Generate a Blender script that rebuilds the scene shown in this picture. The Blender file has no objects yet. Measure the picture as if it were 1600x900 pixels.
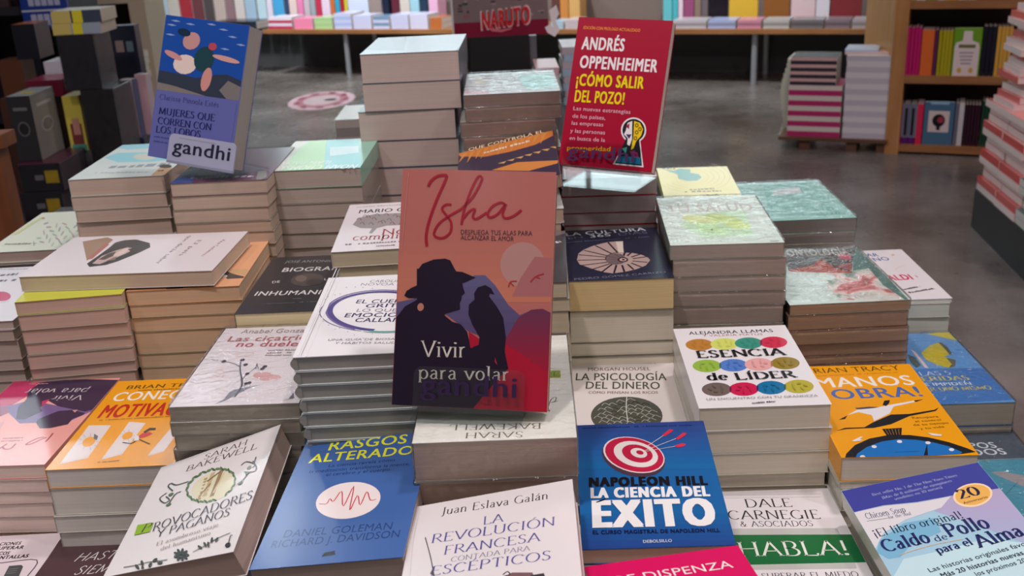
import bpy, math, random
from mathutils import Vector, Matrix
from mathutils.geometry import tessellate_polygon
random.seed(7)
C = bpy.context.scene.collection
sc = bpy.context.scene
R = math.radians

# ------------------------------------------------------------ camera, world, lights
cam = bpy.data.cameras.new('camera'); co = bpy.data.objects.new('camera', cam); C.objects.link(co)
cam.sensor_width = 36.0; cam.lens = 1620.0 / 1600 * 36; cam.clip_start = .05; cam.clip_end = 60
TH, ROLL = .354, .05
fw = Vector((0, math.cos(TH), -math.sin(TH))); dn = Vector((0, -math.sin(TH), -math.cos(TH))); rt = Vector((1, 0, 0))
r2 = rt * math.cos(ROLL) + dn * math.sin(ROLL); d2 = -rt * math.sin(ROLL) + dn * math.cos(ROLL)
m = Matrix((r2, -d2, -fw)).transposed().to_4x4(); m.translation = (0, 0, 1.2); co.matrix_world = m
cam.dof.use_dof = True; cam.dof.focus_distance = 1.05; cam.dof.aperture_fstop = 11
sc.camera = co
sc.cycles.transparent_max_bounces = 32
sc.view_settings.view_transform = 'Standard'; sc.view_settings.look = 'None'
sc.view_settings.exposure = -.14; sc.view_settings.gamma = 1.0; sc.view_settings.use_curve_mapping = False
world = bpy.data.worlds.new('shop_air'); sc.world = world; world.use_nodes = True
bg = world.node_tree.nodes['Background']; bg.inputs[0].default_value = (1.0, .84, .86, 1); bg.inputs[1].default_value = .2

def lamp(name, loc, size, power, col, rot=(0, 0, 0), spread=180):
    l = bpy.data.lights.new(name, 'AREA'); l.shape = 'DISK'; l.size = size; l.energy = power; l.color = col; l.spread = R(spread)
    o = bpy.data.objects.new(name, l); C.objects.link(o); o.location = loc; o.rotation_euler = rot; return o
# ceiling spots of the shop, and unseen fill lamps added for brightness
lamp('spot_and_fill_lamp', (-.6, .35, 3.3), .22, 36, (1, .84, .87))
lamp('spot_and_fill_lamp', (.8, 1.5, 3.4), .3, 37, (1, .84, .89))
lamp('spot_and_fill_lamp', (1.7, .1, 3.3), .3, 20, (1, .86, .88))  # unseen fill lamp added to lift the right-hand stacks
lamp('spot_and_fill_lamp', (-1.7, .5, 3.3), .3, 20, (1, .86, .88))  # added fill for the page sides on the left
lamp('spot_and_fill_lamp', (.3, -1.2, 3.4), .5, 17, (1, .84, .86))  # added front fill, lights the page faces from behind the viewer
lamp('spot_and_fill_lamp', (2.6, 3.0, 3.4), .4, 26, (1, .88, .88))
lamp('spot_and_fill_lamp', (-3.9, 4.2, 3.4), .4, 30, (.92, .97, 1))
# unseen lamps added to brighten the back wall and its bench
for wx, wy, ww in ((-2.4, 7.2, 34), (-.6, 6.4, 34), (1.2, 5.6, 26)):
    lamp('wall_fill_lamp', (wx, wy, 2.9), .3, ww, (.95, .97, 1), (R(38), 0, R(-24)), 110)

# ------------------------------------------------------------ materials
MC = {}
def hexlin(h):
    v = [x / 255 for x in h] if isinstance(h, tuple) else [int(h[i:i + 2], 16) / 255 for i in (0, 2, 4)]
    return tuple(x / 12.92 if x < .04045 else ((x + .055) / 1.055) ** 2.4 for x in v) + (1,)
def mat(h, rough=.3, spec=.5, coat=0, bump=0, bscale=60, metal=0, emit=0):
    k = (h, rough, spec, coat, bump, bscale, metal, emit)
    if k in MC: return MC[k]
    mt = bpy.data.materials.new('paint'); mt.use_nodes = True; nt = mt.node_tree; b = nt.nodes['Principled BSDF']
    b.inputs['Base Color'].default_value = hexlin(h); b.inputs['Roughness'].default_value = rough
    b.inputs['Specular IOR Level'].default_value = spec; b.inputs['Coat Weight'].default_value = coat; b.inputs['Coat Roughness'].default_value = .12
    b.inputs['Metallic'].default_value = metal
    if emit: b.inputs['Emission Color'].default_value = hexlin(h); b.inputs['Emission Strength'].default_value = emit
    if bump:
        tc = nt.nodes.new('ShaderNodeTexCoord'); n = nt.nodes.new('ShaderNodeTexNoise'); n.inputs['Scale'].default_value = bscale; n.inputs['Detail'].default_value = 3
        bp = nt.nodes.new('ShaderNodeBump'); bp.inputs['Strength'].default_value = bump; bp.inputs['Distance'].default_value = .002
        nt.links.new(tc.outputs['Object'], n.inputs['Vector']); nt.links.new(n.outputs[0], bp.inputs['Height']); nt.links.new(bp.outputs[0], b.inputs['Normal'])
    MC[k] = mt; return mt
def cov(h): return mat(h, .27, .38, .1, .05, 22)
def marble():
    if 'marble' in MC: return MC['marble']
    mt = bpy.data.materials.new('marbled_print'); mt.use_nodes = True; nt = mt.node_tree; b = nt.nodes['Principled BSDF']; b.inputs['Roughness'].default_value = .3
    tc = nt.nodes.new('ShaderNodeTexCoord'); n = nt.nodes.new('ShaderNodeTexNoise'); n.inputs['Scale'].default_value = 17; n.inputs['Detail'].default_value = 4; n.inputs['Distortion'].default_value = .6
    cr = nt.nodes.new('ShaderNodeValToRGB'); e = cr.color_ramp.elements; e[0].position = .3; e[0].color = hexlin((70, 92, 88)); e[1].position = .72; e[1].color = hexlin((205, 208, 200))
    for p, c in ((.4, (132, 160, 142)), (.47, (205, 210, 200)), (.53, (222, 208, 200)), (.58, (196, 120, 118)), (.63, (160, 92, 92)), (.67, (180, 190, 170))):
        x = e.new(p); x.color = hexlin(c)
    nt.links.new(tc.outputs['Object'], n.inputs['Vector']); nt.links.new(n.outputs[0], cr.inputs[0]); nt.links.new(cr.outputs[0], b.inputs['Base Color']); MC['marble'] = mt; return mt
SPECIAL = {'marble': marble}
def pages(h):
    k = ('pages', h)
    if k in MC: return MC[k]
    mt = bpy.data.materials.new('pages'); mt.use_nodes = True; nt = mt.node_tree; b = nt.nodes['Principled BSDF']
    b.inputs['Roughness'].default_value = .75; b.inputs['Specular IOR Level'].default_value = .2
    tc = nt.nodes.new('ShaderNodeTexCoord'); mp = nt.nodes.new('ShaderNodeMapping'); mp.inputs['Scale'].default_value = (6, 6, 1100)
    n = nt.nodes.new('ShaderNodeTexNoise'); n.inputs['Scale'].default_value = 1; n.inputs['Detail'].default_value = 4
    cr = nt.nodes.new('ShaderNodeValToRGB'); c = hexlin(h)
    cr.color_ramp.elements[0].position = .3; cr.color_ramp.elements[1].position = .7
    cr.color_ramp.elements[0].color = tuple(x * .92 for x in c[:3]) + (1,); cr.color_ramp.elements[1].color = tuple(min(1, x * 1.04) for x in c[:3]) + (1,)
    bp = nt.nodes.new('ShaderNodeBump'); bp.inputs['Strength'].default_value = .14; bp.inputs['Distance'].default_value = .0006
    L = nt.links; L.new(tc.outputs['Object'], mp.inputs[0]); L.new(mp.outputs[0], n.inputs['Vector']); L.new(n.outputs[0], cr.inputs[0]); L.new(cr.outputs[0], b.inputs['Base Color'])
    L.new(n.outputs[0], bp.inputs['Height']); L.new(bp.outputs[0], b.inputs['Normal']); MC[k] = mt; return mt
def clear(name, gl=.12, tint=(1, 1, 1), bump=0, bscale=40, rough=.05, fres=.7):
    k = (name,)
    if k in MC: return MC[k]
    mt = bpy.data.materials.new(name); mt.use_nodes = True; nt = mt.node_tree; nt.nodes.remove(nt.nodes['Principled BSDF']); out = nt.nodes['Material Output']
    t = nt.nodes.new('ShaderNodeBsdfTransparent'); t.inputs[0].default_value = tint + (1,)
    g = nt.nodes.new('ShaderNodeBsdfGlossy'); g.inputs['Roughness'].default_value = rough
    lw = nt.nodes.new('ShaderNodeLayerWeight'); lw.inputs[0].default_value = .35
    ma = nt.nodes.new('ShaderNodeMath'); ma.operation = 'MULTIPLY_ADD'; ma.inputs[1].default_value = fres; ma.inputs[2].default_value = gl; ma.use_clamp = True
    mx = nt.nodes.new('ShaderNodeMixShader'); L = nt.links
    L.new(lw.outputs['Fresnel'], ma.inputs[0]); L.new(ma.outputs[0], mx.inputs[0]); L.new(t.outputs[0], mx.inputs[1]); L.new(g.outputs[0], mx.inputs[2]); L.new(mx.outputs[0], out.inputs['Surface'])
    if bump:
        tc = nt.nodes.new('ShaderNodeTexCoord'); n = nt.nodes.new('ShaderNodeTexNoise'); n.inputs['Scale'].default_value = bscale; n.inputs['Detail'].default_value = 4; n.inputs['Distortion'].default_value = 1.6
        bp = nt.nodes.new('ShaderNodeBump'); bp.inputs['Strength'].default_value = bump; bp.inputs['Distance'].default_value = .004
        L.new(tc.outputs['Object'], n.inputs['Vector']); L.new(n.outputs[0], bp.inputs['Height']); L.new(bp.outputs[0], g.inputs['Normal']); L.new(bp.outputs[0], lw.inputs['Normal'])
    MC[k] = mt; return mt
def WRAP(): return clear('shrink_film', .012, (.99, .99, .99), .75, 48, .1)
def ACRYL(): return clear('acrylic', .03, (.96, .975, .98), 0, 1, .03, .3)
def wood(name, a, b_, scale=(1.5, 14, 14), rough=.4):
    k = ('wood', name)
    if k in MC: return MC[k]
    mt = bpy.data.materials.new(name); mt.use_nodes = True; nt = mt.node_tree; b = nt.nodes['Principled BSDF']; b.inputs['Roughness'].default_value = rough
    tc = nt.nodes.new('ShaderNodeTexCoord'); mp = nt.nodes.new('ShaderNodeMapping'); mp.inputs['Scale'].default_value = scale
    n = nt.nodes.new('ShaderNodeTexNoise'); n.inputs['Scale'].default_value = 2; n.inputs['Detail'].default_value = 6
    cr = nt.nodes.new('ShaderNodeValToRGB'); cr.color_ramp.elements[0].position = .3; cr.color_ramp.elements[1].position = .7; cr.color_ramp.elements[0].color = hexlin(a); cr.color_ramp.elements[1].color = hexlin(b_)
    L = nt.links; L.new(tc.outputs['Object'], mp.inputs[0]); L.new(mp.outputs[0], n.inputs['Vector']); L.new(n.outputs[0], cr.inputs[0]); L.new(cr.outputs[0], b.inputs['Base Color']); MC[k] = mt; return mt
def concrete():
    mt = bpy.data.materials.new('polished_concrete'); mt.use_nodes = True; nt = mt.node_tree; b = nt.nodes['Principled BSDF']
    tc = nt.nodes.new('ShaderNodeTexCoord'); n = nt.nodes.new('ShaderNodeTexNoise'); n.inputs['Scale'].default_value = 1.3; n.inputs['Detail'].default_value = 9; n.inputs['Roughness'].default_value = .65
    n2 = nt.nodes.new('ShaderNodeTexNoise'); n2.inputs['Scale'].default_value = 5; n2.inputs['Detail'].default_value = 6
    cr = nt.nodes.new('ShaderNodeValToRGB'); cr.color_ramp.elements[0].position = .34; cr.color_ramp.elements[1].position = .68
    cr.color_ramp.elements[0].color = (.06, .047, .04, 1); cr.color_ramp.elements[1].color = (.25, .22, .2, 1)
    mr = nt.nodes.new('ShaderNodeMapRange'); mr.inputs[3].default_value = .16; mr.inputs[4].default_value = .38
    L = nt.links; L.new(tc.outputs['Object'], n.inputs['Vector']); L.new(tc.outputs['Object'], n2.inputs['Vector']); L.new(n.outputs[0], cr.inputs[0]); L.new(cr.outputs[0], b.inputs['Base Color'])
    L.new(n2.outputs[0], mr.inputs[0]); L.new(mr.outputs[0], b.inputs['Roughness']); b.inputs['Specular IOR Level'].default_value = .6; return mt

# ------------------------------------------------------------ mesh helpers
class MB:
    def __init__(s): s.v = []; s.f = []; s.mi = []; s.ms = []; s.fine = False
    def slot(s, m):
        if m not in s.ms: s.ms.append(m)
        return s.ms.index(m)
    def add(s, vs, fs, m):
        o = len(s.v); k = s.slot(m); s.v += [tuple(x) for x in vs]
        for f in fs: s.f.append(tuple(i + o for i in f)); s.mi.append(k)
    def box(s, x0, x1, y0, y1, z0, z1, m, M=None):
        vs = [Vector((x, y, z)) for z in (z0, z1) for y in (y0, y1) for x in (x0, x1)]
        if M: vs = [M @ v for v in vs]
        s.add(vs, [(0, 2, 3, 1), (4, 5, 7, 6), (0, 1, 5, 4), (2, 6, 7, 3), (0, 4, 6, 2), (1, 3, 7, 5)], m)
    def gbox(s, x0, x1, y0, y1, z0, z1, m, n=14):
        # a box cut into n x n cells, for the lifted cover
        g = lambda i, j, z: (x0 + (x1 - x0) * i / n, y0 + (y1 - y0) * j / n, z); k = n + 1
        vs = [g(i, j, z) for z in (z0, z1) for j in range(k) for i in range(k)]; fs = []; T = k * k
        for j in range(n):
            for i in range(n): a = j * k + i; fs += [(a + T, a + 1 + T, a + k + 1 + T, a + k + T), (a + k, a + k + 1, a + 1, a)]
        for i in range(n):
            a = i; fs.append((a, a + 1, a + 1 + T, a + T)); a = n * k + i; fs.append((a + 1, a, a + T, a + 1 + T)); a = i * k; fs.append((a + k, a, a + T, a + k + T)); a = i * k + n; fs.append((a, a + k, a + k + T, a + T))
        s.add(vs, fs, m)
    def rbox(s, x0, x1, y0, y1, z0, z1, r, m, n=3):
        # box with rounded vertical edges and softened rims
        pts = []
        for cx, cy, a0 in ((x1 - r, y1 - r, 0), (x0 + r, y1 - r, 90), (x0 + r, y0 + r, 180), (x1 - r, y0 + r, 270)):
            for i in range(n + 1): a = R(a0 + 90 * i / n); pts.append((cx + r * math.cos(a), cy + r * math.sin(a)))
        N = len(pts); e = min(r * .5, (z1 - z0) * .2); cx, cy = (x0 + x1) / 2, (y0 + y1) / 2; vs = []
        def ring(z, k): return [(cx + (x - cx) * k, cy + (y - cy) * k, z) for x, y in pts]
        k = 1 - e / max(x1 - x0, y1 - y0) * 1.6
        for z, kk in ((z0, k), (z0 + e, 1), (z1 - e, 1), (z1, k)): vs += ring(z, kk)
        fs = [(i + N * j, (i + 1) % N + N * j, (i + 1) % N + N * (j + 1), i + N * (j + 1)) for j in range(3) for i in range(N)]
        fs += [tuple(range(N - 1, -1, -1)), tuple(range(3 * N, 4 * N))]; s.add(vs, fs, m)
    def cyl(s, p, q, r, m, n=14):
        p, q = Vector(p), Vector(q); d = (q - p).normalized(); a = d.orthogonal().normalized(); b = d.cross(a); vs = []
        for c in (p, q):
            for i in range(n): t = 2 * math.pi * i / n; vs.append(c + a * r * math.cos(t) + b * r * math.sin(t))
        s.add(vs, [(i, (i + 1) % n, n + (i + 1) % n, n + i) for i in range(n)] + [tuple(range(n - 1, -1, -1)), tuple(range(n, 2 * n))], m)
    def poly(s, pts, z, m):
        if s.fine: pts = [(a[0] + (b[0] - a[0]) * k / 3, a[1] + (b[1] - a[1]) * k / 3) for a, b in zip(pts, pts[1:] + pts[:1]) for k in range(3)] if len(pts) < 8 else pts
        pts = [Vector((x, y, 0)) for x, y in pts]
        tri = tessellate_polygon([pts]); vs = [(p.x, p.y, z) for p in pts]; fs = []
        for a, b, c in tri:
            n = (pts[b] - pts[a]).cross(pts[c] - pts[a]).z
            if abs(n) > 1e-12: fs.append((a, b, c) if n > 0 else (a, c, b))
        s.add(vs, fs, m)
    def strip(s, pts, w, z, m, taper=False):
        P = [Vector((x, y, 0)) for x, y in pts]
        if len(P) > 2:                       # Catmull-Rom smoothing when the path bends
            Q = []
            for i in range(len(P) - 1):
                a, b, c, d = P[max(i - 1, 0)], P[i], P[i + 1], P[min(i + 2, len(P) - 1)]
                for k in range(4):
                    t = k / 4; Q.append(.5 * ((2 * b) + (c - a) * t + (2 * a - 5 * b + 4 * c - d) * t * t + (3 * b - a - 3 * c + d) * t ** 3))
            P = Q + [P[-1]]
        vs = []; N = len(P)
        for i, p in enumerate(P):
            d = (P[min(i + 1, N - 1)] - P[max(i - 1, 0)])
            if d.length < 1e-9: d = Vector((1, 0, 0))
            d.normalize(); n = Vector((-d.y, d.x, 0)) * w / 2
            vs += [(p.x + n.x, p.y + n.y, z), (p.x - n.x, p.y - n.y, z)]
        s.add(vs, [(2 * i, 2 * i + 1, 2 * i + 3, 2 * i + 2) for i in range(N - 1)], m)
    def build(s, name, parent=None, warp=None, smooth=False):
        me = bpy.data.meshes.new(name); v = [warp(x) for x in s.v] if warp else s.v
        me.from_pydata(v, [], s.f)
        for m in s.ms: me.materials.append(m)
        me.polygons.foreach_set('material_index', s.mi)
        if smooth: me.polygons.foreach_set('use_smooth', [True] * len(s.f))
        me.update(); o = bpy.data.objects.new(name, me); C.objects.link(o)
        if parent: o.parent = parent
        return o
def tag(o, label=None, cat=None, group=None, kind=None):
    if label: o['label'] = label
    if cat: o['category'] = cat
    if group: o['group'] = group
    if kind: o['kind'] = kind
    return o
def empty(name, M, label, cat, group=None):
    o = bpy.data.objects.new(name, None); o.empty_display_size = .02; C.objects.link(o)
    o.matrix_world = M if isinstance(M, Matrix) else Matrix.Translation(M); return tag(o, label, cat, group)
ORD = ['top', 'second', 'third', 'fourth', 'fifth', 'sixth', 'seventh', 'eighth', 'ninth', 'tenth', 'eleventh', 'twelfth', 'thirteenth', 'fourteenth', 'fifteenth', 'sixteenth', 'seventeenth', 'eighteenth', 'nineteenth', 'twentieth', 'next', 'next', 'next']

# ------------------------------------------------------------ lettering
TC = {}
def text_mesh(t, f):
    """lettering as flat faces: x scaled to 0..1, cap height 1"""
    if (t, f) in TC: return TC[t, f]
    shifts = {'n': ((0, 0),), 'b': ((-.016, 0), (.016, 0), (0, .008)), 'k': tuple((x, y) for x in (-.038, 0, .038) for y in (-.012, .016)), 'x': tuple((x, y) for x in (-.08, -.04, 0, .04, .08) for y in (-.02, .03))}[f]
    def raw(body):
        cu = bpy.data.curves.new('lettering', 'FONT'); cu.body = body; cu.resolution_u = 3; cu.space_character = {'n': 1.02, 'b': 1.06, 'k': 1.12, 'x': 1.24}[f]
        o = bpy.data.objects.new('lettering', cu); C.objects.link(o); dg = bpy.context.evaluated_depsgraph_get(); dg.update()
        me = bpy.data.meshes.new_from_object(o.evaluated_get(dg)); vs = [v.co.copy() for v in me.vertices]; fs = [tuple(p.vertices) for p in me.polygons]
        bpy.data.objects.remove(o); bpy.data.curves.remove(cu); bpy.data.meshes.remove(me); return vs, fs
    if ('H', f, 'cap') not in TC: TC['H', f, 'cap'] = max(v.y for v in raw('H')[0])
    cap = TC['H', f, 'cap']; v0, f0 = raw(t); vs, fs = [], []
    for sx, sy in shifts: o = len(vs); vs += [Vector((v.x + sx, v.y + sy, 0)) for v in v0]; fs += [tuple(i + o for i in g) for g in f0]
    x0 = min(v.x for v in vs); x1 = max(v.x for v in vs)
    vs = [((v.x - x0) / (x1 - x0), v.y / cap) for v in vs]; out = []
    for g in fs:
        a = 0
        for i in range(len(g)): p, q = vs[g[i - 1]], vs[g[i]]; a += p[0] * q[1] - q[0] * p[1]
        out.append(g if a > 0 else tuple(reversed(g)))
    TC[t, f] = (vs, out); return TC[t, f]
# a drawn roman letterform: strokes (thin across, thick down) with small feet
def A_(cx, cy, rx, ry, a0, a1, n=12): return [(cx + rx * math.cos(R(a0 + (a1 - a0) * i / n)), cy + ry * math.sin(R(a0 + (a1 - a0) * i / n))) for i in range(n + 1)]
GL = {
 'A': (.74, [[(.04, 0), (.37, 1)], [(.37, 1), (.70, 0)], [(.16, .34), (.58, .34)]], [(.04, 0), (.70, 0)]),
 'B': (.62, [[(.12, 0), (.12, 1)], [(.12, 1), (.3, 1)] + A_(.3, .76, .2, .24, 90, -90) + [(.12, .52)], [(.12, .52), (.32, .52)] + A_(.32, .26, .24, .26, 90, -90) + [(.12, 0)]], [(.12, 0), (.12, 1)]),
 'C': (.72, [A_(.4, .5, .34, .5, 48, 312, 18)], [(.63, .86)]),
 'D': (.76, [[(.12, 0), (.12, 1)], [(.12, 1), (.3, 1)] + A_(.3, .5, .38, .5, 90, -90, 16) + [(.12, 0)]], [(.12, 0), (.12, 1)]),
 'E': (.58, [[(.12, 0), (.12, 1)], [(.12, 1), (.5, 1), (.5, .9)], [(.12, .52), (.42, .52)], [(.12, 0), (.54, 0), (.54, .12)]], [(.12, 0), (.12, 1)]),
 'F': (.55, [[(.12, 0), (.12, 1)], [(.12, 1), (.5, 1), (.5, .9)], [(.12, .52), (.42, .52)]], [(.12, 0), (.12, 1)]),
 'G': (.76, [A_(.4, .5, .34, .5, 48, 320, 18), [(.66, .02), (.66, .42)]], [(.66, .42)]),
 'H': (.78, [[(.12, 0), (.12, 1)], [(.66, 0), (.66, 1)], [(.12, .52), (.66, .52)]], [(.12, 0), (.12, 1), (.66, 0), (.66, 1)]),
 'I': (.3, [[(.15, 0), (.15, 1)]], [(.15, 0), (.15, 1)]),
 'J': (.34, [[(.2, 1), (.2, .0), (.14, -.16), (.02, -.2)]], [(.2, 1)]),
 'K': (.7, [[(.12, 0), (.12, 1)], [(.6, 1), (.14, .48)], [(.24, .58), (.64, 0)]], [(.12, 0), (.12, 1), (.6, 1), (.64, 0)]),
 'L': (.58, [[(.12, 0), (.12, 1)], [(.12, 0), (.52, 0), (.54, .14)]], [(.12, 0), (.12, 1)]),
 'M': (.92, [[(.1, 0), (.14, 1)], [(.14, 1), (.45, .1)], [(.45, .1), (.76, 1)], [(.76, 1), (.82, 0)]], [(.1, 0), (.82, 0)]),
 'N': (.8, [[(.12, 0), (.12, 1)], [(.12, 1), (.68, 0)], [(.68, 0), (.68, 1)]], [(.12, 0), (.12, 1), (.68, 1)]),
 'O': (.8, [A_(.4, .5, .34, .5, 0, 360, 26)], []),
 'P': (.6, [[(.12, 0), (.12, 1)], [(.12, 1), (.3, 1)] + A_(.3, .74, .24, .26, 90, -90) + [(.12, .48)]], [(.12, 0), (.12, 1)]),
 'Q': (.8, [A_(.4, .5, .34, .5, 0, 360, 26), [(.42, .1), (.74, -.14)]], []),
 'R': (.66, [[(.12, 0), (.12, 1)], [(.12, 1), (.3, 1)] + A_(.3, .75, .22, .25, 90, -90) + [(.12, .5)], [(.3, .5), (.64, 0)]], [(.12, 0), (.12, 1), (.64, 0)]),
 'S': (.54, [[(.45, .84), (.38, .97), (.26, 1), (.13, .93), (.09, .78), (.16, .62), (.3, .52), (.42, .4), (.46, .24), (.4, .08), (.26, 0), (.13, .04), (.07, .18)]], []),
 'T': (.66, [[(.33, 0), (.33, 1)], [(.06, .88), (.06, 1), (.6, 1), (.6, .88)]], [(.33, 0)]),
 'U': (.76, [[(.12, 1), (.12, .3)] + A_(.38, .28, .26, .28, 180, 360) + [(.64, 1)]], [(.12, 1), (.64, 1)]),
 'V': (.74, [[(.04, 1), (.37, 0)], [(.37, 0), (.70, 1)]], [(.04, 1), (.70, 1)]),
 'W': (1.04, [[(.04, 1), (.3, 0)], [(.3, 0), (.52, .9)], [(.52, .9), (.74, 0)], [(.74, 0), (1.0, 1)]], [(.04, 1), (1.0, 1)]),
 'X': (.7, [[(.06, 1), (.64, 0)], [(.62, 1), (.06, 0)]], [(.06, 1), (.64, 0), (.62, 1), (.06, 0)]),
 'Y': (.7, [[(.05, 1), (.35, .46)], [(.65, 1), (.35, .46)], [(.35, .46), (.35, 0)]], [(.05, 1), (.65, 1), (.35, 0)]),
 'Z': (.62, [[(.1, .9), (.1, 1), (.55, 1), (.06, 0), (.56, 0), (.56, .12)]], []),
 'a': (.46, [[(.08, .56), (.2, .66), (.32, .6), (.34, .46), (.34, .06), (.42, 0)], [(.34, .4), (.14, .34), (.06, .18), (.12, .02), (.24, .02), (.34, .14)]], []),
 'b': (.52, [[(.1, 1.03), (.1, 0)], A_(.26, .33, .2, .33, 160, -180, 16)], [(.1, 1.03)]),
 'c': (.44, [A_(.26, .33, .2, .33, 50, 310, 14)], []),
 'd': (.54, [[(.42, 1.03), (.42, 0)], A_(.26, .33, .2, .33, 20, 340, 16)], [(.42, 1.03), (.44, 0)]),
 'e': (.46, [[(.08, .36), (.42, .36)] + A_(.25, .33, .18, .33, 8, 310, 16)], []),
 'f': (.32, [[(.32, .98), (.22, 1.03), (.15, .92), (.15, 0)], [(.04, .64), (.28, .64)]], [(.15, 0)]),
 'g': (.5, [A_(.24, .42, .17, .24, 0, 360, 16), [(.14, .2), (.1, .08), (.3, .02), (.42, -.1), (.34, -.26), (.16, -.27), (.06, -.16), (.14, -.02)], [(.36, .56), (.46, .64)]], []),
 'h': (.54, [[(.1, 1.03), (.1, 0)], [(.1, .48), (.2, .64), (.34, .64), (.42, .5), (.42, 0)]], [(.1, 1.03), (.1, 0), (.42, 0)]),
 'i': (.26, [[(.13, .64), (.13, 0)], A_(.13, .88, .03, .03, 0, 360, 8)], [(.1, .64), (.13, 0)]),
 'j': (.26, [[(.15, .64), (.15, -.1), (.02, -.26)], A_(.14, .88, .03, .03, 0, 360, 8)], [(.12, .64)]),
 'l': (.26, [[(.13, 1.03), (.13, 0)]], [(.1, 1.03), (.13, 0)]),
 'm': (.8, [[(.1, .64), (.1, 0)], [(.1, .48), (.2, .64), (.32, .64), (.4, .5), (.4, 0)], [(.4, .48), (.5, .64), (.62, .64), (.7, .5), (.7, 0)]], [(.1, .64), (.1, 0), (.4, 0), (.7, 0)]),
 'n': (.54, [[(.1, .64), (.1, 0)], [(.1, .48), (.2, .64), (.34, .64), (.42, .5), (.42, 0)]], [(.1, .64), (.1, 0), (.42, 0)]),
 'o': (.5, [A_(.25, .33, .19, .33, 0, 360, 20)], []),
 'p': (.54, [[(.1, .64), (.1, -.28)], A_(.28, .33, .19, .33, 170, -180, 16)], [(.1, .64), (.1, -.28)]),
 'q': (.54, [[(.42, .64), (.42, -.28)], A_(.26, .33, .19, .33, 10, 350, 16)], [(.42, -.28)]),
 'r': (.38, [[(.1, .64), (.1, 0)], [(.1, .44), (.2, .62), (.32, .64)]], [(.1, .64), (.1, 0)]),
 's': (.4, [[(.32, .54), (.24, .66), (.13, .62), (.1, .5), (.2, .36), (.31, .24), (.3, .08), (.18, .0), (.08, .12)]], []),
 't': (.34, [[(.14, .86), (.14, .12), (.2, 0), (.3, .08)], [(.03, .64), (.28, .64)]], []),
 'u': (.54, [[(.1, .64), (.1, .14), (.2, 0), (.34, .02), (.42, .18)], [(.42, .64), (.42, 0)]], [(.1, .64), (.42, .64)]),
 'v': (.5, [[(.04, .64), (.25, 0)], [(.25, 0), (.46, .64)]], [(.04, .64), (.46, .64)]),
 'y': (.5, [[(.04, .64), (.25, 0)], [(.46, .64), (.22, -.14), (.08, -.28)]], [(.04, .64), (.46, .64)]),
 'z': (.44, [[(.08, .64), (.38, .64), (.06, 0), (.4, 0)]], []),
 '0': (.56, [A_(.28, .5, .22, .5, 0, 360, 22)], []), '2': (.54, [[(.08, .8), (.16, .98), (.32, 1), (.44, .86), (.42, .66), (.06, 0), (.48, 0), (.5, .12)]], []), '1': (.36, [[(.08, .86), (.2, 1), (.2, 0)]], [(.2, 0)]), '8': (.54, [A_(.27, .76, .17, .24, 0, 360, 16), A_(.27, .26, .21, .26, 0, 360, 16)], []), '3': (.5, [[(.1, .9), (.25, 1), (.4, .86), (.36, .6), (.2, .52), (.42, .42), (.44, .18), (.26, 0), (.08, .08)]], []), '6': (.52, [[(.42, .98), (.2, .8), (.08, .4)] + A_(.27, .28, .19, .28, 170, -190, 16)], []), '5': (.5, [[(.42, 1), (.14, 1), (.12, .58), (.3, .6), (.44, .4), (.38, .1), (.2, 0), (.08, .06)]], []),
 '&': (.76, [[(.7, .1), (.5, .0), (.2, .8), (.28, 1), (.4, .9), (.38, .7), (.12, .4), (.08, .14), (.26, 0), (.48, .12), (.62, .5)]], []), '!': (.28, [[(.14, 1.0), (.14, .3)], A_(.14, .05, .035, .05, 0, 360, 8)], []), '¡': (.28, [[(.14, .6), (.14, -.2)], A_(.14, .88, .035, .05, 0, 360, 8)], []), '.': (.24, [A_(.12, .05, .035, .05, 0, 360, 8)], []), ',': (.24, [[(.14, .08), (.08, -.12)]], []), '(': (.3, [[(.24, 1.1), (.12, .7), (.12, .2), (.24, -.2)]], []), ')': (.3, [[(.06, 1.1), (.18, .7), (.18, .2), (.06, -.2)]], []), ' ': (.3, [], []),
}
ACC = {'Á': 'A', 'É': 'E', 'Í': 'I', 'Ó': 'O', 'Ú': 'U', 'á': 'a', 'é': 'e', 'í': 'i', 'ó': 'o', 'ú': 'u'}
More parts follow.
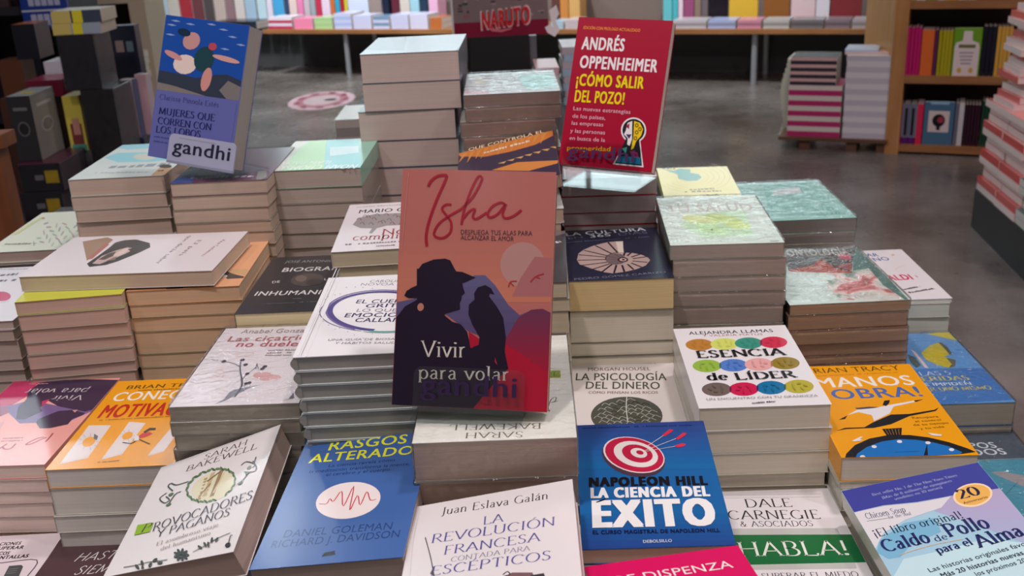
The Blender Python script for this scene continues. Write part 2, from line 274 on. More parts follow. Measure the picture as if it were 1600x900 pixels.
def roman_mesh(t, f):
    if (t, f) in TC: return TC[t, f]
    thick, thin, foot = {'s': (.1, .035, .085), 'S': (.17, .055, .11), 'h': (.075, .06, 0)}[f]
    vs, fs, x = [], [], 0
    def rib(P, dx, wfun):
        o = len(vs); N = len(P); closed = N > 4 and abs(P[0][0] - P[-1][0]) + abs(P[0][1] - P[-1][1]) < 1e-6
        for i, (px, py) in enumerate(P):
            a, b = (P[i - 1] if i else (P[-2] if closed else P[0])), (P[i + 1] if i < N - 1 else (P[1] if closed else P[-1]))
            d = Vector((b[0] - a[0], b[1] - a[1])); d.normalize(); w = wfun(d) / 2
            vs.append((px + dx - d.y * w, py + d.x * w)); vs.append((px + dx + d.y * w, py - d.x * w))
        for i in range(N - 1): fs.append((o + 2 * i, o + 2 * i + 1, o + 2 * i + 3, o + 2 * i + 2))
    def pen(d):
        a = math.atan2(d.y, d.x) - R(-14); return thin + (thick - thin) * abs(math.sin(a)) ** 1.3
    for ch in t:
        g = ACC.get(ch, ch); wd, st, sf = GL.get(g, GL['o'])
        for P in st:
            if len(P) > 2 or f == 'h' or len(P) == 2: rib(P, x, pen)
        if foot:
            for sx, sy in sf:
                y = sy + (thin / 2 if sy <= .0 else -thin / 2 if sy > .3 else 0); rib([(sx - foot, y), (sx + foot, y)], x, lambda d: thin * 1.15)
        if ch in ACC:
            yy = 1.08 if ch.isupper() else .74; rib([(wd * .45, yy), (wd * .45 + .14, yy + .18)], x, lambda d: thin * 1.8)
        x += wd + .05
    if f == 'h': vs = [(a + b * .35, b) for a, b in vs]
    x0 = min(v[0] for v in vs); x1 = max(v[0] for v in vs); vs = [((a - x0) / (x1 - x0), b) for a, b in vs]; out = []
    for g in fs:
        a = 0
        for i in range(len(g)): p, q = vs[g[i - 1]], vs[g[i]]; a += p[0] * q[1] - q[0] * p[1]
        out.append(g if a > 0 else tuple(reversed(g)))
    TC[t, f] = (vs, out); return TC[t, f]
def put_text(mb, t, f, x, y, ang, L, H, z, m):
    vs, fs = (roman_mesh if f in 'sSh' else text_mesh)(t, f); c, s = math.cos(ang), math.sin(ang)
    n = len(vs) // {'b': 3, 'k': 6, 'x': 10}.get(f, 1)          # the copies that thicken bold letters lie one above the other
    mb.add([(x + v[0] * L * c - v[1] * H * s, y + v[0] * L * s + v[1] * H * c, z + .000004 * (i // n)) for i, v in enumerate(vs)], fs, m)
def put_art(mb, els, z, mk=None, fine=False):
    mk = mk or (lambda h: SPECIAL[h]() if isinstance(h, str) else cov(h))
    rnd = random.Random(3); mb.fine = fine; dz = .00012; k = 0
    for e in els:
        zz = z + .00003 + .000012 * k; k += {'b': 3, 'k': 5, 'x': 8}.get(e[8], 1) if e[0] == 't' else 1
        if e[0] == 'p': mb.poly([(e[2][i] / 1e4, e[2][i + 1] / 1e4) for i in range(0, len(e[2]), 2)], zz, mk(e[1]))
        elif e[0] == 's': mb.strip([(e[3][i] / 1e4, e[3][i + 1] / 1e4) for i in range(0, len(e[3]), 2)], e[2] / 1e4, zz, mk(e[1]))
        elif e[0] == 't': put_text(mb, e[1], e[8], e[2] / 1e4, e[3] / 1e4, e[4], e[5] / 1e4, e[6] / 1e4, zz, mk(e[7]))
        else:                                   # a line of print too small to read
            x, y, a, L, H = e[2] / 1e4, e[3] / 1e4, e[4], e[5] / 1e4, e[6] / 1e4; u = 0; c, s = math.cos(a), math.sin(a)
            while u < L:
                w = H * rnd.uniform(.35, .7); w = min(w, L - u)
                if rnd.random() > .16:
                    h = H * rnd.uniform(.55, 1); mb.poly([(x + p * c - q * s, y + p * s + q * c) for p, q in ((u, 0), (u + w * .75, 0), (u + w * .75, h * .75), (u, h * .75))], zz, mk(e[1]))
                u += w

# ------------------------------------------------------------ books
def book_frame(p):
    x, y, z, yaw = p[:4]; tx, ty = (p[6], p[7]) if len(p) > 6 else (0, 0)
    return Matrix.Translation((x, y, z)) @ Matrix.Rotation(yaw, 4, 'Z') @ Matrix.Rotation(tx, 4, 'X') @ Matrix.Rotation(ty, 4, 'Y')
def make_book(name, M, w, l, t, ch, ph, label, cat='book', group=None, art=None, spine='L', hard=False, wrap=False, warp=None, back=None, spine_hex=None, plain=False):
    """M: frame at the middle of the top cover; the book hangs t below it"""
    root = empty(name, M @ Matrix.Translation((0, 0, -t)), label, cat, group)
    cm, pm = cov(ch), pages(ph); sm = cov(spine_hex) if spine_hex else cm
    b = .0008 if hard else .0005; ins = .0013 if hard else .0009
    x0, x1, y0, y1 = -w / 2, w / 2, -l / 2, l / 2
    c = MB()
    (c.gbox if warp else c.box)(x0, x1, y0, y1, 0, b, cov(back) if back else cm); (c.gbox if warp else c.box)(x0, x1, y0, y1, t - b, t, cm)
    if hard:                                     # rounded back with a groove beside the boards
        n = 8; prof = [(x0 + .004, b * .2)] + [(x0 - .004 * math.sin(math.pi * i / n) + .001, b + (t - 2 * b) * i / n) for i in range(n + 1)] + [(x0 + .004, t - b * .2)]
        vs = [(px, yy, pz) for yy in (y0 + .0005, y1 - .0005) for px, pz in prof] ; N = len(prof)
        c.add(vs, [(i, i + 1, N + i + 1, N + i) for i in range(N - 1)], sm); c.add(vs, [tuple(range(N - 1, -1, -1)), tuple(range(N, 2 * N))], pm)
        c.box(x0 + .012, x0 + .0135, y0, y1, t, t + .0003, cm)
    else:
        if spine == 'L': c.box(x0, x0 + b, y0, y1, b, t - b, sm)
        elif spine == 'R': c.box(x1 - b, x1, y0, y1, b, t - b, sm)
        else: c.box(x0, x1, y1 - b, y1, b, t - b, sm)
    if art: put_art(c, art, t + (.0001 if warp else 0), fine=bool(warp))
    pb = MB()
    px0, px1, py0, py1 = x0 + ins, x1 - ins, y0 + ins, y1 - ins
    if spine == 'L': px0 = x0 + b
    elif spine == 'R': px1 = x1 - b
    else: py1 = y1 - b
    (pb.gbox if warp else pb.box)(px0, px1, py0, py1, b, t - b, pm)
    co_ = c.build('cover', root, warp); pb.build('page_block', root, warp)
    if wrap:
        f = MB(); f.rbox(x0 - .0012, x1 + .0012, y0 - .0012, y1 + .0012, .0003, t + .0016 + (.0016 if art else 0), .003, WRAP()); f.build('shrink_wrap', root, warp)
    return root
def make_stack(s):
    p = s['p']; w, l = p[4], p[5]; M = book_frame(p); rnd = random.Random(s['k']); flat = len(p) <= 6
    t0 = s['t'][0]; nm = 'hardcover_book' if s.get('hard') else 'paperback_book'
    make_book(nm, M, w, l, t0 - .0004, s['c'], s['pg'], s['label'], group=s['grp'], art=ART.get(s['k']), spine=s.get('sp', 'L'), hard=s.get('hard'), wrap=s.get('wrap'), back=s.get('back'), spine_hex=s.get('sh'), warp=s.get('warp'))
    ts = list(s['t'][1:]); z = (s['z0'] if 'z0' in s else p[2] - t0); fill = s['fill']; base = s['base']
    rest = z - sum(ts) - base
    n = max(0, round(rest / fill)) if rest > fill * .45 else 0
    if n: ts += [rest / n] * n
    elif ts: ts[-1] += rest
    q = s.get('low', p)
    for i, t in enumerate(ts):
        dx, dy, dr = rnd.uniform(-.0022, .0022), rnd.uniform(-.0025, .0005), rnd.uniform(-.014, .014)
        if i < len(s.get('off', [])): dx, dy, dr = s['off'][i]
        Mi = Matrix.Translation((q[0] + dx, q[1] + dy, z)) @ Matrix.Rotation(q[3] + dr, 4, 'Z')
        lc = s.get('lc', s['c']); pg = s.get('lpg', s['pg'])
        make_book(nm, Mi, q[4], q[5], t - .0004, lc, pg, '%s from the top %s' % (ORD[i + 1], s['under']), group=s['grp'], spine=s.get('sp', 'L'), hard=s.get('hard'), wrap=s.get('wrap') and i < 6, back=s.get('back'), spine_hex=s.get('sh'))
        z -= t

# ------------------------------------------------------------ room shell
UX, UY, O0 = Vector((.916, -.401, 0)), Vector((.401, .916, 0)), Vector((1.81, 4.84, 0)); SY = math.atan2(-.401, .916)
def P(u, v, z): return O0 + UX * u + UY * v + Vector((0, 0, z))
def SF(u, v, z=0, r=0): return Matrix.Translation(P(u, v, z)) @ Matrix.Rotation(SY + r, 4, 'Z')
f = MB(); f.box(-9, 9, -4, 13, -.1, 0, concrete()); tag(f.build('floor'), kind='structure')
plaster = mat('b4b6b6', .7, .3); dark = mat('3a3a3c', .8, .3)
b = MB(); b.box(-9, 4.5, 2.36, 2.5, 0, 3.6, plaster, SF(0, 0)); tag(b.build('wall_back'), kind='structure')
b = MB(); b.box(-5.2, -5.05, -4, 13, 0, 3.6, dark); tag(b.build('wall_left'), kind='structure')
b = MB(); b.box(6.0, 6.15, -4, 13, 0, 3.6, plaster); tag(b.build('wall_right'), kind='structure')
b = MB(); b.box(-9, 9, -4, 13, 3.6, 3.7, mat('55575a', .9, .2)); tag(b.build('ceiling'), kind='structure')
for i, (x, y, wx, wy, nm) in enumerate(((-3.52, 6.4, .42, .2, 'wide white ceiling light at the far left'), (-2.32, 6.85, .16, .17, 'square white ceiling light near the left of the back wall'), (-1.95, 5.2, .09, .42, 'narrow white ceiling light running toward the back wall'), (-1.2, -2.95, .14, .14, 'square white ceiling light behind the viewer'))):
    r = empty('ceiling_light', (x, y, 3.54), nm, 'light', 'ceiling lights')
    b = MB(); b.box(-wx - .02, wx + .02, -wy - .02, wy + .02, .02, .06, mat('d8d8d8', .5)); b.build('housing', r)
    b = MB(); b.box(-wx, wx, -wy, wy, 0, .02, mat('eaf6ff', .5, emit=34 if y > 0 else 9)); b.build('diffuser', r)
# glowing band with bars, added unseen on the back wall for cover glare
b = MB(); b.box(-5.2, .6, 2.345, 2.36, 1.85, 2.75, mat('dcf2f4', .5, emit=3.2), SF(0, 0))
for i in range(9): b.box(-5.2 + .725 * i - .02, -5.2 + .725 * i + .02, 2.33, 2.345, 1.83, 2.77, mat('6a6a6c', .5), SF(0, 0))
for z_ in (1.83, 2.75): b.box(-5.22, .62, 2.33, 2.345, z_, z_ + .03, mat('6a6a6c', .5), SF(0, 0))
tag(b.build('glow_band_1'), kind='structure')

# ------------------------------------------------------------ measured data
# cover print: 'p' filled shape, 's' line, 't' lettering, 'd' tiny print; tenths of a millimetre from the cover centre
ART = {
 'exito': [('p',(42,66,130),[631,974,631,880,-631,969,-631,974]),('p',(40,71,134),[631,765,-631,852,-631,971,631,882]),('p',(37,75,138),[631,653,-631,738,-631,854,631,767]),('p',(34,80,142),[631,542,-631,626,-631,740,631,654]),('p',(31,84,145),[631,434,-631,517,-631,628,631,544]),('p',(29,89,149),[631,328,-631,409,-631,519,631,436]),('p',(26,94,153),[631,225,-631,304,-631,411,631,330]),('p',(23,98,156),[-631,306,631,226,631,123,-631,201]),('p',(23,96,154),[631,-551,-631,-483,-631,-405,631,-475]),('p',(24,92,151),[631,-626,-631,-559,-631,-481,631,-550]),('p',(26,88,148),[631,-700,-631,-634,-631,-557,631,-625]),('p',(27,83,145),[631,-773,-631,-708,-631,-632,631,-699]),('p',(29,79,142),[631,-844,-631,-780,-631,-706,631,-771]),('p',(30,75,139),[631,-915,-631,-852,-631,-779,631,-843]),('p',(32,70,135),[631,-974,406,-974,-631,-923,-631,-851,631,-914]),('p',(33,66,132),[-631,-974,-631,-921,432,-974]),('d',(22,44,100),-564,907,-0.018,1077,36),('p',(70,50,64),[178,230,155,167,120,115,75,75,21,50,-39,41,-102,48,-165,70,-226,107,-281,157,-328,219,-364,289,-388,363,-398,440,-393,513,-373,581,-339,638,-292,682,-236,710,-172,720,-105,712,-38,687,25,645,81,590,127,524,161,451,181,376,187,301]),('p',(214,206,205),[176,269,155,211,122,163,79,128,27,106,-31,99,-93,106,-154,129,-213,165,-267,213,-314,271,-350,337,-373,407,-383,478,-379,546,-360,608,-328,660,-283,699,-229,723,-167,731,-102,722,-37,697,24,657,79,605,124,543,158,475,178,404,184,334]),('p',(177,28,64),[166,278,146,223,115,177,73,143,24,122,-31,116,-90,123,-148,144,-204,179,-256,225,-300,280,-334,343,-356,409,-366,476,-361,541,-343,600,-312,649,-270,686,-218,709,-160,717,-98,708,-37,684,21,646,73,597,116,538,148,473,167,406,174,340]),('p',(214,212,205),[119,318,104,276,80,241,49,215,11,199,-31,194,-75,200,-120,216,-163,242,-202,278,-235,320,-261,368,-277,418,-284,469,-281,518,-267,562,-243,599,-211,627,-172,644,-128,650,-82,644,-35,626,9,597,48,560,81,516,105,467,120,416,125,366]),('p',(177,28,64),[74,357,64,328,47,303,25,285,-1,274,-31,270,-62,274,-93,286,-123,304,-150,329,-173,358,-190,392,-202,427,-206,462,-204,496,-194,527,-177,552,-155,571,-128,583,-98,587,-66,583,-34,571,-3,551,24,525,47,495,64,461,74,425,78,390]),('p',(214,212,205),[26,398,21,382,12,369,0,359,-14,353,-30,351,-47,353,-64,359,-81,369,-95,383,-107,399,-117,417,-123,436,-125,455,-124,473,-118,490,-109,503,-97,514,-83,520,-66,522,-49,520,-32,513,-16,503,-1,489,11,473,20,454,26,435,28,416]),('p',(177,28,64),[-5,425,-7,418,-11,412,-17,408,-23,405,-30,404,-38,405,-45,408,-53,412,-59,418,-65,426,-69,434,-71,442,-72,451,-72,459,-69,466,-65,472,-60,476,-53,479,-46,480,-39,479,-31,476,-24,472,-17,466,-12,458,-8,450,-5,442,-4,433]),('s',(204,212,210),6,[28,536,246,759]),('p',(199,44,69),[201,736,289,838,322,819,291,776,224,712]),('s',(204,212,210),6,[14,475,367,686]),('p',(199,44,69),[322,664,411,764,443,746,412,703,345,640]),('s',(204,212,210),5,[21,459,341,537]),('p',(199,44,69),[299,540,380,575,411,557,381,515,321,507]),('t','NAPOLEON HILL',-542,-83,-0.033,1067,133,(18,16,24),'x'),('t','LA CIENCIA DEL',-533,-261,-0.029,1055,146,(224,230,227),'x'),('t','EXITO',-534,-683,-0.02,1057,365,(225,230,225),'x'),('p',(18,16,24),[-489,-327,-404,-276,-396,-298,-481,-338]),('t','EL CURSO MAGISTRAL DE NAPOLEON HILL',-535,-780,-0.022,1066,48,(16,23,66),'k'),('t','DEBOLSILLO',-121,-920,0.009,238,38,(189,206,216),'b')],
 'esen': [('t','ALEJANDRA LLAMAS',-533,906,-0.005,1050,96,(45,46,64),'b'),('t','Y VALERIA MATUS',-375,826,-0.017,744,61,(159,88,95),'n'),('p',(177,122,48),[-284,569,-294,530,-313,494,-338,463,-368,438,-403,420,-440,410,-478,409,-514,416,-547,432,-576,455,-598,485,-614,520,-621,558,-620,598,-611,637,-593,674,-568,706,-537,732,-502,751,-464,761,-425,762,-388,754,-354,738,-326,713,-303,682,-288,647,-282,608]),('p',(199,212,100),[20,565,9,526,-10,490,-36,459,-67,434,-102,416,-139,407,-177,406,-213,413,-245,429,-274,452,-295,482,-310,516,-317,554,-315,594,-304,633,-286,669,-260,701,-229,727,-193,746,-155,756,-117,757,-80,749,-47,733,-18,709,3,678,17,642,23,604]),('p',(48,142,121),[314,565,302,527,282,491,256,460,224,435,189,417,152,408,114,407,79,414,46,430,19,453,-2,482,-16,517,-22,555,-19,594,-8,633,11,669,37,701,69,727,105,745,143,756,181,757,218,749,251,733,279,708,300,678,313,643,317,604]),('p',(197,44,74),[614,565,601,527,581,491,554,460,522,435,487,418,449,408,412,407,377,414,345,430,318,453,297,482,284,517,279,555,283,594,295,632,315,669,342,700,374,726,410,745,448,755,487,756,523,748,555,732,582,708,603,677,615,642,619,604]),('p',(139,179,64),[-291,-51,-301,-89,-319,-124,-344,-155,-375,-180,-409,-197,-445,-207,-482,-208,-518,-201,-551,-186,-579,-163,-601,-134,-616,-100,-623,-63,-622,-24,-612,14,-595,50,-570,82,-539,108,-504,126,-467,137,-429,138,-392,130,-359,114,-331,91,-309,61,-295,26,-288,-12]),('p',(75,120,192),[17,-59,5,-97,-14,-132,-39,-162,-70,-187,-105,-205,-141,-214,-178,-216,-214,-209,-246,-193,-273,-171,-295,-142,-309,-108,-315,-71,-313,-32,-302,6,-284,42,-258,74,-227,99,-192,118,-155,128,-117,129,-80,122,-48,106,-20,82,1,52,15,17,20,-20]),('p',(217,163,158),[311,-56,299,-93,280,-128,253,-159,222,-183,187,-201,151,-211,114,-212,79,-205,47,-190,20,-167,-1,-138,-14,-105,-19,-68,-16,-29,-5,9,14,45,40,76,72,102,107,120,145,130,183,132,219,124,251,108,278,85,298,55,311,20,315,-17]),('p',(139,120,32),[618,-47,605,-84,585,-119,558,-150,526,-174,491,-192,454,-201,418,-203,383,-195,351,-180,325,-158,305,-129,293,-96,288,-59,292,-20,304,18,324,53,351,85,383,110,419,128,457,138,494,140,530,132,562,116,588,93,608,63,620,29,623,-9]),('p',(104,93,85),[-283,-676,-293,-713,-311,-747,-336,-778,-366,-802,-400,-819,-436,-829,-473,-831,-508,-824,-540,-809,-567,-787,-589,-759,-603,-726,-610,-689,-609,-651,-599,-614,-581,-578,-557,-547,-526,-522,-492,-504,-455,-493,-417,-492,-381,-499,-349,-515,-321,-538,-300,-567,-286,-601,-280,-638]),('p',(191,28,74),[15,-692,3,-729,-16,-763,-41,-793,-72,-818,-106,-835,-142,-845,-178,-846,-213,-839,-245,-825,-272,-803,-292,-775,-306,-742,-312,-705,-309,-668,-299,-630,-280,-595,-255,-564,-224,-539,-190,-521,-152,-511,-115,-509,-79,-516,-47,-532,-20,-554,0,-584,13,-617,18,-654]),('p',(18,109,154),[317,-678,305,-715,285,-749,259,-779,228,-803,194,-821,157,-830,121,-832,87,-825,55,-810,29,-789,9,-760,-4,-728,-9,-691,-5,-654,6,-616,25,-581,51,-551,83,-525,118,-507,155,-497,192,-496,228,-503,259,-518,286,-541,306,-570,318,-604,322,-640]),('p',(171,165,43),[625,-671,612,-708,591,-742,565,-771,533,-796,498,-813,462,-822,426,-824,391,-817,361,-803,335,-781,316,-753,304,-720,300,-684,304,-646,316,-609,336,-574,363,-544,395,-519,430,-500,468,-490,505,-489,540,-496,571,-511,597,-534,616,-563,627,-597,630,-633]),('p',(109,44,74),[312,584,308,564,303,546,299,530,294,516,290,506,286,500,283,498,280,500,279,507,279,518,280,531,281,548,284,566,288,586,292,605,297,624,302,640,306,654,311,664,315,671,318,673,320,670,321,663,322,653,321,639,319,622,316,603]),('p',(60,104,95),[-290,-41,-293,-58,-297,-75,-301,-90,-305,-102,-308,-112,-312,-117,-315,-119,-317,-117,-318,-111,-319,-101,-319,-89,-318,-73,-316,-57,-313,-39,-310,-21,-306,-4,-302,11,-298,23,-295,33,-291,38,-288,40,-286,38,-284,32,-284,22,-284,9,-285,-6,-287,-23]),('p',(159,120,85),[308,-39,304,-56,299,-73,295,-88,290,-100,286,-109,282,-115,279,-117,277,-114,276,-108,276,-99,277,-86,278,-71,281,-54,284,-37,288,-19,293,-2,297,13,302,25,306,35,310,41,313,42,315,40,316,34,317,24,316,11,314,-4,311,-21]),('p',(89,34,64),[-282,-676,-285,-692,-289,-707,-292,-720,-296,-732,-300,-740,-303,-745,-306,-747,-308,-745,-309,-739,-310,-731,-310,-719,-309,-705,-307,-690,-304,-674,-301,-658,-298,-643,-294,-629,-290,-618,-287,-609,-283,-604,-281,-603,-278,-605,-277,-610,-276,-619,-277,-631,-278,-644,-280,-660]),('p',(60,34,85),[17,-671,13,-687,10,-702,6,-715,2,-727,-2,-735,-6,-740,-8,-742,-11,-740,-12,-734,-12,-725,-12,-714,-10,-700,-8,-685,-5,-669,-2,-653,2,-638,6,-624,10,-613,14,-604,17,-599,20,-598,22,-600,24,-605,24,-614,24,-626,22,-639,20,-655]),('p',(60,88,64),[322,-663,318,-679,314,-694,309,-708,305,-719,301,-727,297,-732,294,-734,292,-732,291,-726,291,-718,292,-706,294,-693,296,-677,299,-661,303,-645,307,-630,312,-617,316,-605,320,-597,324,-591,327,-590,329,-592,330,-597,330,-606,329,-618,328,-632,325,-647]),('p',(164,113,44),[-341,574,-353,554,-376,547,-397,558,-403,579,-390,599,-367,605,-347,595]),('p',(164,113,44),[-417,475,-430,465,-450,477,-465,505,-467,533,-454,543,-434,531,-419,503]),('p',(164,113,44),[-510,496,-522,496,-537,526,-546,569,-543,600,-531,600,-516,569,-507,526]),('p',(164,113,44),[-496,575,-507,586,-514,630,-515,683,-508,714,-498,703,-490,658,-489,605]),('p',(164,113,44),[-410,574,-416,594,-416,648,-408,704,-397,730,-390,710,-391,656,-399,600]),('p',(185,197,93),[-85,505,-98,486,-121,479,-141,489,-146,510,-134,530,-111,537,-90,526]),('p',(185,197,93),[-186,495,-199,485,-219,497,-234,525,-235,553,-222,563,-202,551,-187,522]),('p',(185,197,93),[-198,569,-210,569,-224,599,-232,643,-228,674,-216,674,-202,643,-194,600]),('p',(185,197,93),[-115,588,-125,599,-131,644,-130,697,-122,727,-112,717,-106,671,-107,618]),('p',(185,197,93),[-74,502,-81,522,-79,575,-69,631,-58,656,-52,636,-54,583,-63,528]),('p',(44,131,112),[131,507,118,487,95,481,75,491,70,512,83,532,106,538,126,528]),('p',(44,131,112),[95,570,82,559,62,572,48,600,47,628,61,639,80,626,95,598]),('p',(44,131,112),[168,608,156,608,142,639,136,682,140,714,152,714,166,683,172,639]),('p',(44,131,112),[229,535,220,545,214,589,217,642,225,672,235,662,240,617,238,564]),('p',(44,131,112),[174,436,168,455,171,508,182,563,193,588,199,568,196,516,185,461]),('p',(183,41,69),[398,572,385,552,362,546,342,556,337,577,351,597,374,604,394,593]),('p',(183,41,69),[456,627,442,616,423,629,409,658,409,686,423,696,443,684,456,655]),('p',(183,41,69),[534,573,522,573,509,603,504,646,509,677,521,677,534,647,539,603]),('p',(183,41,69),[504,460,495,470,490,514,494,566,503,595,512,585,516,541,513,489]),('p',(183,41,69),[395,431,390,450,394,502,405,557,417,583,422,563,418,510,407,456]),('p',(129,166,58),[-468,20,-480,2,-502,-4,-521,5,-527,25,-516,43,-494,49,-474,40]),('p',(129,166,58),[-380,-6,-393,-16,-412,-4,-426,22,-428,47,-415,57,-396,45,-382,19]),('p',(129,166,58),[-372,-113,-384,-113,-397,-86,-405,-47,-402,-19,-391,-19,-377,-47,-369,-86]),('p',(129,166,58),[-466,-172,-475,-163,-482,-123,-483,-75,-476,-48,-466,-58,-459,-98,-459,-145]),('p',(129,166,58),[-538,-117,-545,-100,-545,-52,-538,-1,-528,23,-521,5,-522,-44,-529,-95]),('p',(69,111,178),[-84,21,-96,3,-118,-3,-138,6,-143,26,-131,44,-109,50,-89,41]),('p',(69,111,178),[-49,-79,-61,-89,-80,-77,-94,-52,-95,-27,-82,-17,-64,-28,-50,-54]),('p',(69,111,178),[-127,-164,-139,-164,-152,-137,-159,-98,-156,-71,-144,-71,-131,-98,-124,-137]),('p',(69,111,178),[-216,-139,-226,-129,-232,-89,-231,-42,-224,-15,-215,-24,-208,-64,-209,-112]),('p',(69,111,178),[-200,-60,-206,-42,-205,7,-197,58,-186,82,-180,63,-182,14,-190,-37]),('p',(201,151,146),[254,-30,242,-48,219,-54,200,-45,196,-25,208,-7,230,-1,249,-11]),('p',(201,151,146),[197,-134,185,-143,166,-132,153,-107,153,-82,165,-72,184,-83,197,-109]),('p',(201,151,146),[99,-139,87,-139,75,-112,68,-73,72,-45,84,-45,97,-72,103,-111]),('p',(201,151,146),[89,-66,80,-56,75,-16,76,32,84,60,94,50,99,9,97,-39]),('p',(201,151,146),[169,-42,163,-24,166,25,176,76,187,100,193,81,190,32,180,-19]),('p',(129,111,29),[530,-89,518,-107,495,-113,477,-103,472,-84,485,-66,508,-60,526,-69]),('p',(129,111,29),[430,-123,417,-133,399,-121,386,-96,386,-71,399,-61,417,-72,430,-98]),('p',(129,111,29),[396,-62,384,-62,372,-34,367,5,371,33,383,33,395,5,400,-34]),('p',(129,111,29),[465,-22,456,-13,452,28,455,76,464,104,473,94,477,53,474,5]),('p',(129,111,29),[521,-83,516,-65,520,-17,531,34,543,58,548,39,544,-9,533,-60]),('p',(96,86,78),[-439,-730,-450,-747,-470,-752,-489,-744,-494,-726,-484,-710,-463,-705,-444,-713]),('p',(96,86,78),[-496,-690,-508,-699,-526,-689,-540,-665,-542,-642,-530,-634,-512,-644,-498,-668]),('p',(96,86,78),[-449,-643,-460,-643,-473,-618,-481,-582,-478,-556,-467,-556,-454,-581,-446,-617]),('p',(96,86,78),[-377,-683,-386,-675,-392,-638,-392,-594,-386,-569,-377,-578,-370,-615,-370,-659]),('p',(96,86,78),[-399,-770,-405,-754,-404,-711,-397,-665,-388,-644,-381,-660,-382,-704,-390,-749]),('p',(177,26,69),[-190,-704,-202,-721,-222,-726,-241,-718,-246,-700,-235,-684,-214,-678,-195,-687]),('p',(177,26,69),[-162,-649,-174,-658,-192,-648,-205,-624,-206,-601,-194,-592,-176,-603,-163,-626]),('p',(177,26,69),[-82,-671,-93,-671,-106,-646,-112,-610,-109,-585,-98,-585,-85,-610,-79,-646]),('p',(177,26,69),[-80,-763,-89,-754,-94,-718,-93,-675,-86,-650,-77,-659,-71,-695,-73,-738]),('p',(177,26,69),[-171,-808,-177,-792,-175,-749,-167,-703,-157,-683,-151,-699,-153,-742,-161,-787]),('p',(16,102,142),[131,-627,119,-644,98,-649,80,-641,75,-623,87,-606,108,-601,126,-609]),('p',(16,102,142),[213,-628,201,-637,183,-626,170,-603,170,-580,182,-571,200,-581,213,-605]),('p',(16,102,142),[240,-716,229,-716,217,-691,212,-656,216,-631,227,-631,239,-656,244,-691]),('p',(16,102,142),[162,-787,153,-779,148,-743,150,-700,157,-675,166,-684,171,-720,169,-763]),('p',(16,102,142),[78,-756,73,-740,75,-697,84,-651,95,-630,100,-646,97,-690,88,-736]),('p',(158,153,39),[509,-594,497,-610,475,-616,457,-607,453,-590,465,-573,487,-567,505,-576]),('p',(158,153,39),[559,-670,547,-679,529,-669,517,-645,518,-622,530,-614,547,-624,560,-647]),('p',(158,153,39),[499,-760,488,-761,477,-736,472,-701,477,-676,488,-676,499,-701,504,-736]),('p',(158,153,39),[405,-759,396,-750,392,-714,395,-671,403,-646,411,-655,416,-692,413,-734]),('p',(158,153,39),[399,-686,394,-670,397,-626,407,-579,418,-558,423,-575,420,-619,410,-665]),('t','ESENCIA',-532,186,-0.001,1058,195,(28,27,32),'S'),('t','de',-513,-433,-0.013,245,177,(28,27,32),'S'),('t','LÍDER',-186,-449,0.023,697,176,(28,27,32),'S'),('t','UN ENCUENTRO CON TU GRANDEZA',-595,-937,0.005,1204,46,(139,136,132),'n'),('d',(70,66,74),-126,-1053,0.096,259,38)],
